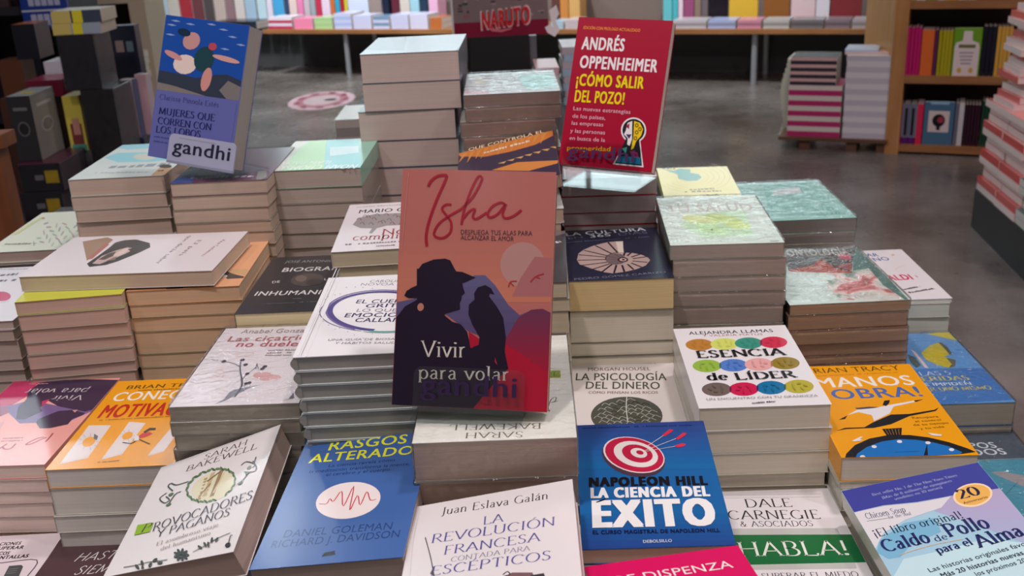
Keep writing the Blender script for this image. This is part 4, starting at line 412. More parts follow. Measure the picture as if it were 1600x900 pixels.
 'psico': [('d',(149,131,121),-538,879,-0.067,1005,41),('t','MORGAN HOUSEL',-453,659,-0.05,821,100,(104,85,79),'b'),('t','LA PSICOLOGÍA',-626,384,-0.073,1173,213,(62,68,51),'b'),('t','DEL DINERO',-507,127,-0.082,940,206,(62,68,51),'b'),('t','CÓMO PIENSAN LOS RICOS',-477,-19,-0.07,870,69,(104,77,72),'b'),('p',(66,72,64),[380,-678,365,-762,337,-842,298,-916,249,-980,232,-997,-345,-997,-390,-940,-428,-870,-456,-791,-471,-708,-474,-622,-463,-535,-439,-451,-403,-372,-356,-301,-298,-240,-231,-192,-159,-158,-82,-139,-5,-136,71,-149,144,-179,210,-222,267,-279,314,-347,350,-423,373,-505,383,-591]),('s',(25,28,24),8,[-66,-679,-27,-620,9,-649,38,-681]),('s',(175,183,169),8,[-146,-718,-107,-660,-71,-688,-42,-721]),('s',(175,183,169),8,[-86,-592,-48,-533,-11,-562,18,-594]),('s',(175,183,169),8,[-52,-759,-13,-702,23,-730,52,-762]),('s',(25,28,24),8,[-198,-650,-159,-592,-123,-620,-93,-653]),('s',(175,183,169),8,[0,-615,39,-556,75,-585,105,-617]),('s',(175,183,169),8,[-140,-806,-102,-748,-67,-776,-37,-808]),('s',(175,183,169),8,[-150,-541,-111,-481,-75,-510,-45,-543]),('s',(25,28,24),8,[26,-739,65,-681,101,-709,130,-741]),('s',(175,183,169),8,[-239,-731,-201,-673,-165,-701,-135,-733]),('s',(175,183,169),8,[-21,-522,18,-462,54,-491,84,-524]),('s',(175,183,169),8,[-65,-851,-26,-794,9,-822,38,-854]),('s',(25,28,24),8,[-239,-571,-201,-512,-164,-541,-134,-574]),('s',(175,183,169),8,[75,-645,114,-587,150,-615,179,-648]),('s',(175,183,169),8,[-215,-835,-177,-778,-141,-806,-112,-838]),('s',(175,183,169),8,[-108,-462,-69,-402,-32,-431,-2,-465]),('s',(25,28,24),8,[36,-825,75,-768,110,-796,139,-828]),('s',(175,183,169),8,[-299,-673,-261,-614,-225,-643,-195,-675]),('s',(175,183,169),8,[60,-522,99,-462,135,-491,165,-524]),('s',(175,183,169),8,[-126,-909,-89,-852,-53,-880,-24,-911]),('s',(25,28,24),8,[-225,-478,-187,-418,-150,-447,-120,-480]),('s',(175,183,169),8,[116,-724,155,-666,191,-694,219,-727]),('s',(175,183,169),8,[-294,-809,-256,-751,-220,-779,-191,-811]),('s',(175,183,169),8,[-28,-421,11,-361,48,-390,78,-424]),('s',(25,28,24),7,[-2,-911,37,-854,72,-882,101,-913]),('s',(175,183,169),8,[-324,-578,-286,-519,-249,-548,-219,-581]),('s',(175,183,169),8,[133,-575,173,-515,209,-544,238,-577]),('s',(175,183,169),8,[-213,-925,-176,-869,-140,-897,-111,-928]),('s',(25,28,24),8,[-166,-395,-127,-334,-90,-364,-60,-398]),('s',(175,183,169),8,[116,-826,156,-769,191,-797,219,-828]),('s',(175,183,169),8,[-358,-735,-321,-677,-284,-706,-254,-738]),('s',(175,183,169),8,[67,-428,107,-368,143,-397,173,-431]),('s',(25,28,24),7,[-77,-975,-39,-919,-4,-946,25,-977]),('s',(175,183,169),8,[-306,-468,-268,-408,-231,-438,-200,-471]),('s',(175,183,169),8,[181,-669,221,-611,256,-639,285,-672]),('s',(175,183,169),8,[-306,-895,-269,-839,-233,-866,-204,-897]),('s',(25,28,24),8,[-73,-344,-33,-283,4,-313,34,-347]),('s',(175,183,169),7,[74,-928,113,-872,148,-899,176,-931]),('s',(175,183,169),8,[-392,-626,-355,-567,-318,-596,-288,-629]),('s',(175,183,169),8,[158,-486,198,-426,234,-455,263,-489]),('s',(25,28,24),7,[-177,-1001,-140,-946,-105,-973,-76,-1003]),('s',(175,183,169),8,[-244,-366,-205,-305,-168,-334,-137,-368]),('s',(175,183,169),8,[190,-788,229,-731,264,-759,293,-791]),('s',(175,183,169),8,[-388,-818,-351,-761,-315,-789,-285,-821]),('s',(25,28,24),8,[40,-340,80,-279,117,-309,146,-343]),('s',(175,183,169),7,[-6,-1011,32,-956,67,-983,95,-1014]),('s',(175,183,169),8,[-385,-498,-347,-438,-310,-467,-279,-500]),('s',(175,183,169),8,[224,-588,264,-529,300,-558,329,-591]),('s',(25,28,24),7,[-287,-981,-250,-925,-215,-952,-185,-983]),('s',(175,183,169),8,[-143,-292,-103,-230,-66,-260,-36,-294]),('s',(175,183,169),7,[155,-912,194,-855,228,-883,257,-914]),('s',(175,183,169),8,[-442,-701,-404,-643,-368,-672,-337,-704]),('s',(25,28,24),8,[152,-390,192,-329,228,-358,258,-392]),('s',(175,183,169),7,[-116,-1059,-79,-1004,-44,-1030,-15,-1061]),('s',(175,183,169),8,[-330,-371,-291,-309,-254,-339,-223,-373]),('s',(175,183,169),8,[251,-721,291,-663,326,-691,355,-723]),('s',(25,28,24),8,[-390,-911,-353,-855,-317,-882,-287,-913]),('s',(175,183,169),8,[-16,-264,24,-202,61,-233,91,-267]),('s',(189,196,184),11,[-6,-156,-37,-474,-45,-822])],
 'naut': [('t','LA CULTURA',-657,841,0.114,1190,150,(199,206,210),'b'),('t','365',-307,719,0.158,304,128,(199,206,210),'b'),('t','EN',-629,682,0.183,215,106,(89,96,116),'n'),('t','DÍAS',110,772,0.122,428,123,(89,96,121),'n'),('d',(72,79,103),-656,522,0.098,1203,60),('p',(169,150,141),[-545,-260,-514,14,-428,182,-297,330,-166,425,-72,477,39,501,146,499,127,224,119,-25,228,-45,352,-140,427,-269,445,-390,363,-596,234,-727,67,-820,-93,-860,-195,-808,-326,-682,-458,-521,-514,-448]),('p',(204,196,179),[38,486,141,489,111,-7,44,12]),('s',(44,29,41),28,[-72,470,31,-15]),('s',(44,29,41),28,[-262,344,-40,-77]),('s',(44,29,41),28,[-430,146,-111,-138]),('s',(44,29,41),28,[-515,-39,-147,-186]),('s',(44,29,41),28,[-535,-278,-158,-287]),('s',(44,29,41),28,[-500,-499,-138,-407]),('s',(44,29,41),28,[-358,-678,-110,-477]),('s',(44,29,41),28,[-237,-803,-79,-497]),('s',(44,29,41),27,[-77,-852,-23,-536]),('s',(44,29,41),27,[62,-820,52,-545]),('s',(44,29,41),27,[190,-738,129,-520]),('s',(44,29,41),27,[304,-654,181,-477]),('s',(44,29,41),28,[397,-468,209,-396]),('s',(44,29,41),28,[420,-234,218,-296]),('s',(44,29,41),28,[332,-120,202,-226]),('s',(44,29,41),28,[218,-37,152,-169]),('s',(44,29,41),28,[130,-26,102,-163]),('p',(109,96,95),[122,-302,113,-363,95,-418,69,-463,38,-497,3,-516,-33,-520,-67,-508,-99,-481,-125,-441,-144,-391,-154,-332,-155,-270,-146,-209,-129,-153,-104,-105,-72,-70,-36,-49,1,-45,37,-58,69,-86,95,-128,113,-181,122,-240]),('s',(52,40,49),6,[112,-358,102,-373]),('s',(52,40,49),6,[81,-409,40,-486]),('s',(52,40,49),6,[36,-419,-48,-509]),('s',(52,40,49),6,[0,-384,-122,-431]),('s',(52,40,49),6,[-13,-318,-147,-287]),('s',(52,40,49),6,[5,-253,-111,-144]),('s',(52,40,49),6,[46,-221,-29,-69]),('s',(52,40,49),6,[89,-235,59,-101]),('s',(52,40,49),6,[115,-290,110,-223]),('p',(60,44,53),[152,-339,145,-375,129,-406,108,-427,83,-437,58,-434,35,-419,17,-393,7,-360,5,-323,12,-286,27,-255,49,-233,74,-223,100,-226,123,-242,140,-268,150,-302]),('p',(189,163,153),[129,-337,122,-364,107,-385,88,-395,67,-393,49,-378,37,-354,34,-326,41,-299,56,-278,76,-267,97,-270,115,-284,127,-308]),('p',(40,29,38),[109,-334,104,-350,95,-361,84,-364,73,-358,66,-346,64,-329,68,-314,77,-303,89,-300,100,-305,107,-318]),('s',(58,44,51),12,[-154,-304,-135,-170,-49,-41,42,-16]),('t','PEDRO GÓMEZ CARRIZO',-600,-1084,0.131,1212,72,(109,113,137),'n')],
 'salud': [('p',(189,223,184),[-365,147,472,488,404,-807,-254,-892,-524,-249]),('t','DE LA BOCA A',-454,700,-0.014,908,158,(171,163,150),'n'),('t','TU SALUD',-644,366,-0.019,1238,368,(189,183,169),'b'),('p',(204,217,137),[9,-181,-17,-245,-67,-282,-135,-291,-213,-269,-293,-220,-364,-147,-419,-61,-450,30,-453,113,-428,179,-378,219,-307,228,-226,205,-145,152,-74,77,-21,-10,8,-100]),('p',(189,212,116),[351,-185,323,-248,270,-284,197,-290,115,-265,31,-211,-44,-136,-101,-47,-134,46,-136,130,-109,196,-55,234,20,240,106,213,191,157,266,78,322,-12,351,-104]),('p',(179,217,148),[98,-578,73,-638,27,-676,-35,-687,-106,-670,-177,-626,-241,-561,-289,-482,-316,-398,-318,-320,-294,-256,-247,-216,-183,-205,-110,-224,-37,-270,27,-337,74,-418,98,-501]),('p',(199,223,127),[426,-439,403,-492,363,-525,310,-535,250,-520,190,-482,137,-426,98,-357,77,-285,77,-217,99,-162,140,-127,194,-117,256,-133,317,-172,370,-230,408,-300,428,-372]),('p',(28,27,32),[-104,-528,-111,-549,-122,-556,-130,-547,-132,-526,-125,-505,-114,-498,-106,-507]),('d',(89,88,85),570,-1117,0.037,109,54)],
 'odon': [('p',(91,126,118),[733,1119,798,1119,798,-251,771,-1119,731,-1119,450,-1081,389,-11]),('p','marble',[-126,115,421,88,670,158,635,-546,711,-1026,720,-1119,493,-1119,-75,-1012,-132,-774,-105,-346]),('p',(215,239,231),[-121,-353,-154,-408,-197,-435,-244,-432,-288,-398,-323,-339,-343,-262,-345,-180,-329,-104,-296,-48,-252,-19,-204,-22,-159,-58,-124,-119,-105,-197,-104,-279]),('p',(211,237,225),[83,-187,58,-229,22,-252,-21,-253,-63,-233,-98,-193,-121,-140,-129,-82,-120,-27,-95,16,-58,40,-15,42,28,20,63,-21,86,-74,93,-133]),('p',(76,66,64),[-328,1119,798,1119,798,1119,586,606,373,-9,-473,186]),('p',(165,72,53),[-437,255,-42,412,40,576,145,627,206,236,386,31,370,-19,-467,174]),('p',(181,88,108),[576,635,550,587,516,558,479,550,444,566,416,602,401,655,400,715,413,774,439,823,474,854,512,862,547,845,575,808,590,754,590,694]),('p',(149,77,79),[234,328,510,424,397,66]),('t','TONTOLOGÍA',-404,868,-0.083,1014,286,(164,158,148),'k')],
 'aldi': [('t','AR',-44,832,-0.018,196,162,(50,79,142),'b'),('t','NO',13,598,0.102,256,167,(50,79,142),'b'),('p',(214,174,137),[413,874,398,846,378,830,359,833,350,852,353,881,367,908,388,924,407,922,416,903]),('s',(214,179,148),10,[190,146,290,280,414,338]),('t','ALDI',-40,-319,0.042,374,230,(199,31,85),'k'),('s',(199,31,85),13,[409,-134,418,-218]),('d',(55,50,58),22,-752,0.346,326,76),('d',(55,50,58),77,-887,0.317,445,76)],
 'heridas': [('p',(72,122,181),[-422,-1122,-464,-67,518,-106,522,-229,522,-1063,-235,-1122]),('p',(191,185,74),[193,1091,336,1122,522,1122,522,847,521,813,357,959]),('p',(187,178,55),[-112,433,101,686,262,782,305,636,284,363,148,289,263,173,193,-8,79,-72,-45,48,-122,223]),('p',(87,92,74),[245,779,289,767,313,616,291,362,247,346,255,541]),('p',(99,100,74),[168,257,268,173,187,-25,76,-79,162,32]),('p',(213,196,190),[-211,559,-175,478,-178,-71,-223,-49]),('p',(74,94,89),[-307,410,-239,289,-247,27,-336,-47,-360,110]),('t','LAS 5',-358,-290,0.013,404,117,(209,223,226),'s'),('t','HERIDAS',-518,-457,-0.004,743,134,(195,191,110),'S'),('t','QUE IMPIDEN',-609,-598,-0.013,798,86,(204,223,226),'b'),('t','SER UNO MISMO',-503,-759,0.003,894,115,(189,187,110),'S')],
 'pos': [('p',(78,146,163),[-487,-1047,-337,207,546,243,633,-1047]),('t','POS',4,507,0.054,321,141,(199,215,216),'b'),('t','DOS',-30,340,0.046,411,146,(199,215,216),'b'),('s',(179,206,210),6,[-212,221,551,256]),('p',(149,147,148),[18,-57,170,-44,385,-142,462,-288,350,-472,196,-283]),('s',(50,98,116),6,[-10,-575,253,-284])],
 'redst': [('t','EDICIÓN CON PRÓLOGO ACTUALIZADO',-605,908,-0.009,848,42,(239,161,52),'b'),('t','ANDRÉS',-595,613,-0.0,640,176,(239,239,239),'k'),('t','OPPENHEIMER',-586,343,-0.003,1154,174,(239,239,239),'k'),('t','¡CÓMO SALIR',-599,82,0.014,1007,166,(239,224,18),'k'),('t','DEL POZO!',-589,-156,0.012,744,166,(239,224,18),'k'),('t','Las nuevas estrategias',-584,-279,0.006,856,55,(236,192,206),'n'),('t','de los países,',-580,-390,0.009,495,55,(236,192,206),'n'),('t','las empresas',-578,-493,0.019,477,55,(236,192,206),'n'),('t','y las personas',-582,-606,0.018,523,55,(236,192,206),'n'),('t','en busca de la',-579,-714,0.022,535,55,(236,192,206),'n'),('t','prosperidad',-593,-865,0.053,650,65,(239,180,28),'b'),('p',(239,239,239),[535,-490,536,-530,529,-569,512,-605,487,-636,455,-660,419,-677,379,-685,337,-684,296,-673,258,-654,225,-628,198,-595,178,-558,168,-518,167,-477,175,-438,192,-401,217,-370,249,-346,286,-330,326,-322,368,-324,408,-334,446,-353,479,-380,506,-413,525,-450]),('p',(239,239,239),[278,-642,467,-626,572,-1015,117,-1012]),('p',(35,34,40),[513,-491,514,-527,507,-561,493,-593,471,-620,443,-642,411,-656,375,-663,339,-662,303,-653,270,-636,240,-613,217,-584,200,-551,190,-516,189,-480,196,-445,211,-414,233,-386,261,-365,294,-351,329,-344,366,-345,402,-355,435,-371,464,-395,487,-423,504,-456]),('p',(35,34,40),[261,-625,451,-618,547,-996,150,-994]),('p',(239,239,237),[241,-516,253,-405,315,-373,349,-636,329,-729,289,-714,285,-623,221,-573]),('p',(166,29,77),[233,-461,281,-403,285,-494]),('p',(72,54,114),[249,-570,333,-564,305,-630]),('p',(239,211,28),[342,-371,430,-392,489,-478,474,-571,412,-658,390,-761,355,-782,363,-580]),('p',(143,104,28),[417,-429,414,-448,402,-460,384,-461,369,-451,361,-433,364,-415,376,-403,393,-401,409,-411]),('p',(239,211,28),[402,-430,399,-441,391,-446,381,-442,376,-432,378,-422,387,-417,396,-420]),('p',(143,104,28),[471,-480,468,-498,456,-511,439,-512,423,-502,415,-484,418,-466,430,-453,447,-452,463,-462]),('p',(239,211,28),[456,-481,453,-492,445,-496,435,-493,430,-483,432,-472,441,-468,451,-471]),('p',(143,104,28),[431,-529,428,-547,416,-559,399,-561,383,-551,375,-533,378,-514,390,-502,408,-501,423,-511]),('p',(239,211,28),[416,-530,414,-540,405,-545,395,-542,390,-532,393,-521,401,-516,411,-520]),('p',(143,104,28),[424,-611,422,-630,409,-642,392,-644,377,-634,369,-616,371,-597,384,-585,401,-584,416,-594]),('p',(239,211,28),[409,-613,407,-623,399,-628,389,-625,383,-615,386,-604,394,-599,404,-603]),('p',(32,123,163),[182,-888,500,-879,529,-977,167,-978]),('p',(143,41,89),[339,-802,453,-810,482,-881,388,-880]),('p',(72,167,151),[222,-775,294,-750,289,-843])],
 'mujeres': [('p',(33,82,169),[-675,675,-672,1007,-306,1010,669,1010,663,-37,-675,-53]),('p',(55,64,80),[-675,224,-405,216,-67,188,268,276,428,299,664,238,663,-37,-675,-53]),('p',(125,123,120),[333,65,454,215,664,154,663,-37,465,-40]),('p',(131,127,121),[-675,53,-407,35,133,-43,-675,-53]),('p',(143,173,219),[-591,944,-508,958,-427,942,-509,930]),('p',(143,173,219),[-646,881,-564,894,-482,878,-564,867]),('p',(143,173,219),[-345,925,-264,939,-183,922,-264,911]),('p',(143,173,219),[193,909,273,922,352,906,273,895]),('p',(143,173,219),[352,826,431,839,510,823,431,812]),('p',(143,173,219),[497,732,576,746,654,730,575,718]),('p',(143,173,219),[258,646,337,659,417,643,337,632]),('p',(143,173,219),[-647,744,-565,757,-483,741,-565,729]),('p',(143,173,219),[-7,960,73,973,153,957,73,945]),('p',(201,155,151),[-83,665,-114,618,-162,584,-218,570,-274,577,-319,605,-345,648,-348,700,-327,750,-286,791,-232,815,-175,818,-124,800,-88,763,-74,715]),('p',(231,217,206),[-87,401,-82,344,-109,289,-164,245,-237,220,-316,219,-386,242,-436,285,-457,339,-445,397,-402,448,-336,482,-258,494,-182,483,-121,449]),('p',(37,73,80),[189,453,165,381,118,324,55,290,-12,287,-72,315,-115,369,-133,439,-122,514,-85,580,-28,626,38,644,103,630,155,588,185,524]),('p',(208,152,141),[187,184,171,116,144,60,111,27,76,22,48,47,29,96,25,161,35,232,57,295,88,340,123,359,155,348,178,310,190,251]),('p',(215,167,157),[598,485,576,473,519,466,437,468,345,476,257,491,190,509,156,527,160,542,201,552,273,554,363,549,454,537,532,520,583,502]),('p',(208,155,149),[-321,412,-343,400,-387,398,-446,408,-509,426,-566,450,-607,476,-623,499,-614,515,-580,522,-526,517,-464,503,-403,481,-353,456,-325,431]),('p',(32,54,77),[-240,783,-255,763,-286,750,-327,745,-372,749,-412,762,-441,782,-453,804,-447,826,-423,842,-386,852,-342,852,-299,843,-264,826,-243,805]),('p',(189,79,96),[204,656,198,635,182,617,158,606,130,603,104,610,83,624,72,644,73,666,84,686,105,701,132,708,160,706,183,695,199,677]),('t','Clarissa Pinkola Estés',-604,-183,0.011,962,72,(55,60,120),'s'),('t','MUJERES QUE',-586,-393,0.024,921,94,(40,44,97),'S'),('t','CORREN CON',-585,-531,0.026,881,94,(40,44,97),'S'),('t','LOS LOBOS',-594,-658,0.035,737,95,(40,44,97),'S'),('d',(67,73,139),-611,-729,0.01,452,27),('d',(67,73,139),-618,-795,0.011,413,27),('s',(90,98,169),8,[642,-63,638,-585])],
 'compl': [('d',(169,163,163),-617,908,0.008,943,68),('t','MARIO GUERRA',-563,609,-0.018,1099,170,(42,40,45),'b'),('p',(149,144,143),[-586,67,-539,374,-347,516,-2,513,257,379,360,117,147,-75,-119,-62,-244,-152,-290,-381,-331,-358,-310,-154,-468,-109]),('s',(94,93,97),10,[-554,297,-532,389,-486,252]),('s',(119,66,76),10,[-491,76,-469,165,-424,32]),('s',(94,93,97),10,[-485,421,-462,515,-416,375]),('s',(119,66,76),10,[-441,399,-418,492,-373,353]),('s',(94,93,97),10,[-368,47,-345,136,-302,4]),('s',(119,66,76),10,[-348,273,-325,365,-281,228]),('s',(94,93,97),10,[-324,460,-300,554,-256,413]),('s',(119,66,76),10,[-251,90,-227,179,-185,46]),('s',(94,93,97),10,[-214,122,-190,212,-148,78]),('s',(119,66,76),10,[-199,450,-174,544,-132,404]),('s',(94,93,97),10,[-138,182,-113,273,-72,137]),('s',(119,66,76),10,[-85,10,-60,99,-20,-34]),('s',(94,93,97),10,[-70,364,-44,457,-3,319]),('s',(119,66,76),10,[-23,286,2,378,43,241]),('s',(94,93,97),10,[38,-37,64,51,103,-80]),('s',(119,66,76),10,[62,226,88,317,128,181]),('s',(94,93,97),10,[94,361,121,454,161,315]),('s',(119,66,76),10,[156,-12,183,76,221,-56]),('s',(94,93,97),10,[192,73,218,163,256,29]),('s',(119,66,76),10,[217,370,244,464,283,325]),('t','No te',-158,-464,0.005,563,242,(154,64,66),'s'),('t','compliques',-517,-639,-0.016,994,236,(154,64,66),'s'),('d',(119,115,116),-585,-820,0.009,1068,70),('d',(89,88,90),-187,-947,-0.013,239,52)],
 'cuerpo': [('t','CAROLINA',-116,880,-0.103,417,80,(124,120,127),'n'),('t','NOVOA ARIAS',-206,791,-0.111,678,78,(134,131,137),'n'),('t','EL CUERPO',-189,244,-0.095,646,106,(60,49,85),'b'),('t','GRITA',-73,106,-0.093,437,103,(60,49,85),'b'),('t','LO QUE LAS',-151,-3,-0.115,653,83,(119,115,132),'n'),('t','EMOCIONES',-257,-140,-0.1,806,109,(60,49,85),'b'),('t','CALLAN',-133,-287,-0.107,470,106,(60,49,85),'b'),('t','UNA GUÍA DE BIOSANACIÓN',-330,-744,-0.084,932,50,(129,125,132),'n'),('t','Y HÁBITOS SALUDABLES',-253,-833,-0.099,792,49,(129,125,132),'n'),('s',(72,55,124),56,[94,-529,-3,-493,-96,-442,-182,-377,-260,-299,-326,-212,-378,-116,-414,-16,-432,85,-432,185,-412,279,-373,365,-316,438,-243,495,-157,536,-60,557,45,557,151,538,257,499,358,442,450,370,529,286,594,192]),('s',(109,88,148),21,[-101,-486,-171,-436,-236,-378,-295,-314,-347,-243,-392,-168,-428,-89,-454,-8,-469,74,-474,156,-467,235,-450,311,-421,381,-381,445,-331,500,-272,545,-205,580,-131,604,-51,616,32,615,116,602,201,578,284,542]),('s',(72,55,124),9,[-36,-536,-79,-517,-121,-495,-163,-472,-203,-446,-241,-418,-278,-388,-313,-357,-347,-324,-378,-289,-406,-253,-433,-215,-456,-177,-477,-137,-495,-97,-510,-57,-522,-16,-531,25,-536,66,-538,106,-536,146,-532,185,-523,223]),('s',(70,163,148),26,[448,-543,433,-550,417,-556,400,-562,383,-567,366,-571,349,-575,331,-578,313,-580,295,-582,277,-583,259,-583,240,-583,222,-582,203,-581,184,-578,165,-576,146,-572,127,-568,108,-563,89,-557,70,-551,51,-545]),('s',(60,131,137),10,[452,-583,434,-590,415,-596,396,-601,377,-605,357,-608,337,-611,316,-613,296,-614,275,-615,254,-615,233,-614,211,-612,190,-610,168,-607,147,-603,125,-598,104,-593,82,-587,61,-580,39,-572,18,-564,-3,-555]),('p',(109,109,158),[93,-619,91,-626,86,-625,82,-618,84,-611,90,-612]),('p',(109,109,158),[18,-720,16,-726,10,-726,7,-718,8,-712,14,-713]),('p',(109,109,158),[-81,-630,-83,-637,-88,-636,-92,-629,-90,-622,-84,-623]),('p',(109,109,158),[-159,-536,-161,-542,-167,-542,-171,-534,-169,-527,-163,-528]),('p',(109,109,158),[-252,-434,-254,-441,-260,-441,-264,-433,-262,-426,-256,-427]),('p',(109,109,158),[-295,-460,-296,-467,-302,-466,-306,-459,-304,-452,-299,-452]),('p',(109,109,158),[-376,-341,-378,-348,-384,-347,-388,-340,-386,-332,-380,-333]),('p',(109,109,158),[-450,-225,-452,-232,-458,-231,-462,-223,-460,-216,-454,-217]),('p',(109,109,158),[-477,-120,-479,-127,-485,-126,-489,-118,-488,-111,-482,-111]),('p',(109,109,158),[-523,-48,-524,-56,-530,-55,-535,-47,-533,-39,-527,-40]),('p',(109,109,158),[-524,63,-526,55,-532,56,-537,64,-535,72,-529,71]),('p',(109,109,158),[-549,164,-551,157,-557,157,-562,166,-560,174,-554,173]),('p',(109,109,158),[-558,249,-560,241,-566,242,-571,251,-569,258,-563,258]),('p',(109,109,158),[-527,399,-529,391,-536,392,-540,401,-538,409,-532,408]),('p',(109,109,158),[-507,473,-509,465,-515,466,-520,475,-518,483,-512,482]),('p',(109,109,158),[-439,519,-441,511,-447,512,-451,521,-450,529,-443,529]),('p',(109,109,158),[-387,547,-389,539,-396,540,-400,549,-398,557,-392,556]),('p',(109,109,158),[-346,744,-348,736,-355,737,-359,746,-357,755,-351,754]),('p',(109,109,158),[-248,742,-250,733,-256,734,-261,744,-259,752,-252,751]),('p',(109,109,158),[-159,719,-162,710,-168,711,-172,721,-170,729,-164,728]),('p',(109,109,158),[-53,674,-56,666,-62,666,-66,676,-64,684,-58,683]),('p',(109,109,158),[23,848,21,839,14,840,10,850,13,858,19,857]),('p',(109,109,158),[132,770,130,761,123,762,119,772,122,780,128,779]),('p',(109,109,158),[234,679,232,670,225,671,221,681,224,689,230,688]),('p',(109,109,158),[341,578,338,569,332,570,328,579,331,588,337,587]),('p',(109,109,158),[411,672,408,663,402,664,398,674,400,682,407,681]),('s',(169,169,171),6,[-521,1397,-529,-1075]),('s',(227,232,229),9,[-557,1402,-557,-1072])],
 'bio': [('t','JOSÉ ANTONIO MARINA',-440,796,-0.065,1052,92,(139,142,137),'n'),('t','BIOGRAFÍA',-405,429,-0.027,902,151,(204,206,202),'b'),('t','DE',-433,-8,0.152,99,81,(189,190,187),'b'),('t','LA',230,18,0.104,100,80,(189,190,187),'b'),('t','INHUMANIDAD',-560,-446,-0.045,1196,147,(204,206,202),'b'),('p',(78,70,66),[211,98,216,12,195,-66,152,-128,91,-165,20,-175,-53,-156,-120,-109,-173,-41,-205,41,-213,127,-194,208,-151,272,-89,312,-15,322,60,302,128,253,181,182]),('p',(103,92,83),[-14,136,-10,81,-20,36,-44,8,-75,4,-110,23,-139,63,-159,116,-164,171,-154,218,-131,247,-98,251,-63,231,-34,190]),('p',(60,55,53),[227,-20,227,-74,205,-120,165,-150,116,-156,67,-139,27,-102,4,-50,3,4,25,51,65,81,115,88,165,70,205,32]),('d',(109,111,110),-44,-619,-0.038,105,36),('d',(91,92,93),-366,-765,0.017,761,40)],
 'cica': [('p',(127,135,141),[-129,-721,-94,-667,157,-567,72,-629,-19,-757,-121,-928,-206,-994,-137,-873]),('p',(205,170,166),[250,-375,252,-423,237,-460,206,-478,166,-475,125,-451,90,-410,69,-361,65,-312,81,-275,112,-255,153,-259,194,-284,229,-325]),('p',(205,170,166),[129,-336,132,-370,123,-397,105,-411,80,-409,54,-391,31,-362,17,-327,13,-292,22,-265,40,-251,65,-253,92,-270,114,-300]),('p',(205,170,166),[330,-397,330,-420,317,-438,295,-447,267,-445,239,-432,218,-411,206,-387,206,-363,218,-344,241,-335,269,-338,297,-351,318,-372]),('s',(199,179,169),11,[-431,-199,-391,-156,-320,-224,-347,-267,-409,-232]),('s',(199,179,169),11,[-435,-275,-338,-343,-298,-301]),('s',(199,179,169),12,[-369,240,-271,281,-132,269,-156,205,-300,185,-290,250]),('s',(84,88,97),22,[-43,-844,-33,-706,-42,-557,-93,-377]),('s',(84,88,97),18,[-93,-377,-159,-191,-214,33]),('s',(84,88,97),13,[-188,-96,-274,-10,-399,58,-560,126]),('s',(84,88,97),11,[-152,-216,-246,-208,-311,-230]),('s',(84,88,97),10,[-73,-424,-54,-291,-8,-142,-15,-22]),('s',(84,88,97),9,[9,-180,-14,-47,48,-208]),('s',(84,88,97),10,[-18,-611,0,-546,22,-475]),('s',(84,88,97),7,[50,-593,30,-490]),('p',(60,51,66),[-181,95,-178,72,-185,52,-199,43,-216,47,-228,64,-231,87,-224,107,-209,117,-193,112]),('p',(60,51,66),[-114,-35,-111,-57,-118,-77,-132,-86,-148,-82,-160,-65,-163,-43,-156,-23,-141,-13,-125,-18]),('p',(60,51,66),[-34,-276,-31,-297,-38,-316,-52,-325,-68,-321,-79,-305,-82,-284,-75,-265,-61,-256,-45,-260]),('p',(60,51,66),[18,-517,21,-538,14,-556,0,-565,-15,-561,-26,-545,-29,-525,-22,-507,-8,-498,7,-502]),('p',(60,51,66),[115,-104,118,-126,110,-145,96,-155,80,-150,69,-134,66,-112,74,-92,88,-83,104,-87]),('p',(60,51,66),[102,-159,105,-180,97,-200,83,-209,67,-205,56,-189,54,-167,61,-147,75,-138,91,-142]),('p',(60,51,66),[-383,74,-380,51,-386,31,-401,21,-417,26,-429,43,-432,66,-426,86,-412,95,-395,91]),('p',(60,51,66),[47,-505,49,-526,42,-544,29,-552,13,-548,2,-533,0,-513,7,-494,21,-486,36,-490]),('t','Anabel Gonzalez',-434,847,-0.044,902,117,(139,129,129),'n'),('t','Las cicatrices',-528,614,-0.029,1082,152,(164,100,103),'b'),('t','no duelen',-386,453,-0.059,811,147,(171,82,93),'b'),('d',(149,139,139),19,306,-0.04,429,47),('d',(149,139,139),24,233,-0.041,440,46),('d',(149,139,139),22,167,-0.043,455,45),('p',(84,88,97),[531,-936,547,-787,587,-913])],
 'blanca': [('p',(151,213,223),[-712,1194,-279,1194,-130,805,-493,797,-712,970]),('p',(149,215,223),[-691,251,-582,566,-122,515,359,203,566,-136,224,-236,-335,-152]),('p',(204,217,200),[190,120,203,31,185,-37,137,-75,67,-77,-14,-43,-95,23,-164,110,-210,206,-225,297,-208,368,-160,408,-88,410,-5,374,78,306,146,216]),('d',(149,163,166),-350,-561,-0.034,947,315),('d',(174,179,177),-448,-862,-0.14,865,102),('p',(199,163,116),[712,-1194,518,-1194,485,-570,712,-741]),('p',(52,46,45),[667,-630,673,-685,658,-725,624,-742,577,-732,527,-698,484,-646,456,-586,449,-530,464,-489,498,-472,546,-482,596,-517,639,-570]),('d',(60,50,48),529,-924,-0.056,143,127),('d',(60,50,48),598,-1309,-0.054,139,121)],
 'azul': [('p',(50,72,139),[-682,-1047,-357,-1047,-516,-308,-682,-211]),('p',(52,88,83),[-682,-436,-545,-302,-590,56,-682,74]),('d',(204,206,210),-475,-785,-0.092,931,153),('p',(119,120,114),[539,-1047,609,-1047,662,-921,575,-521,447,-496])],
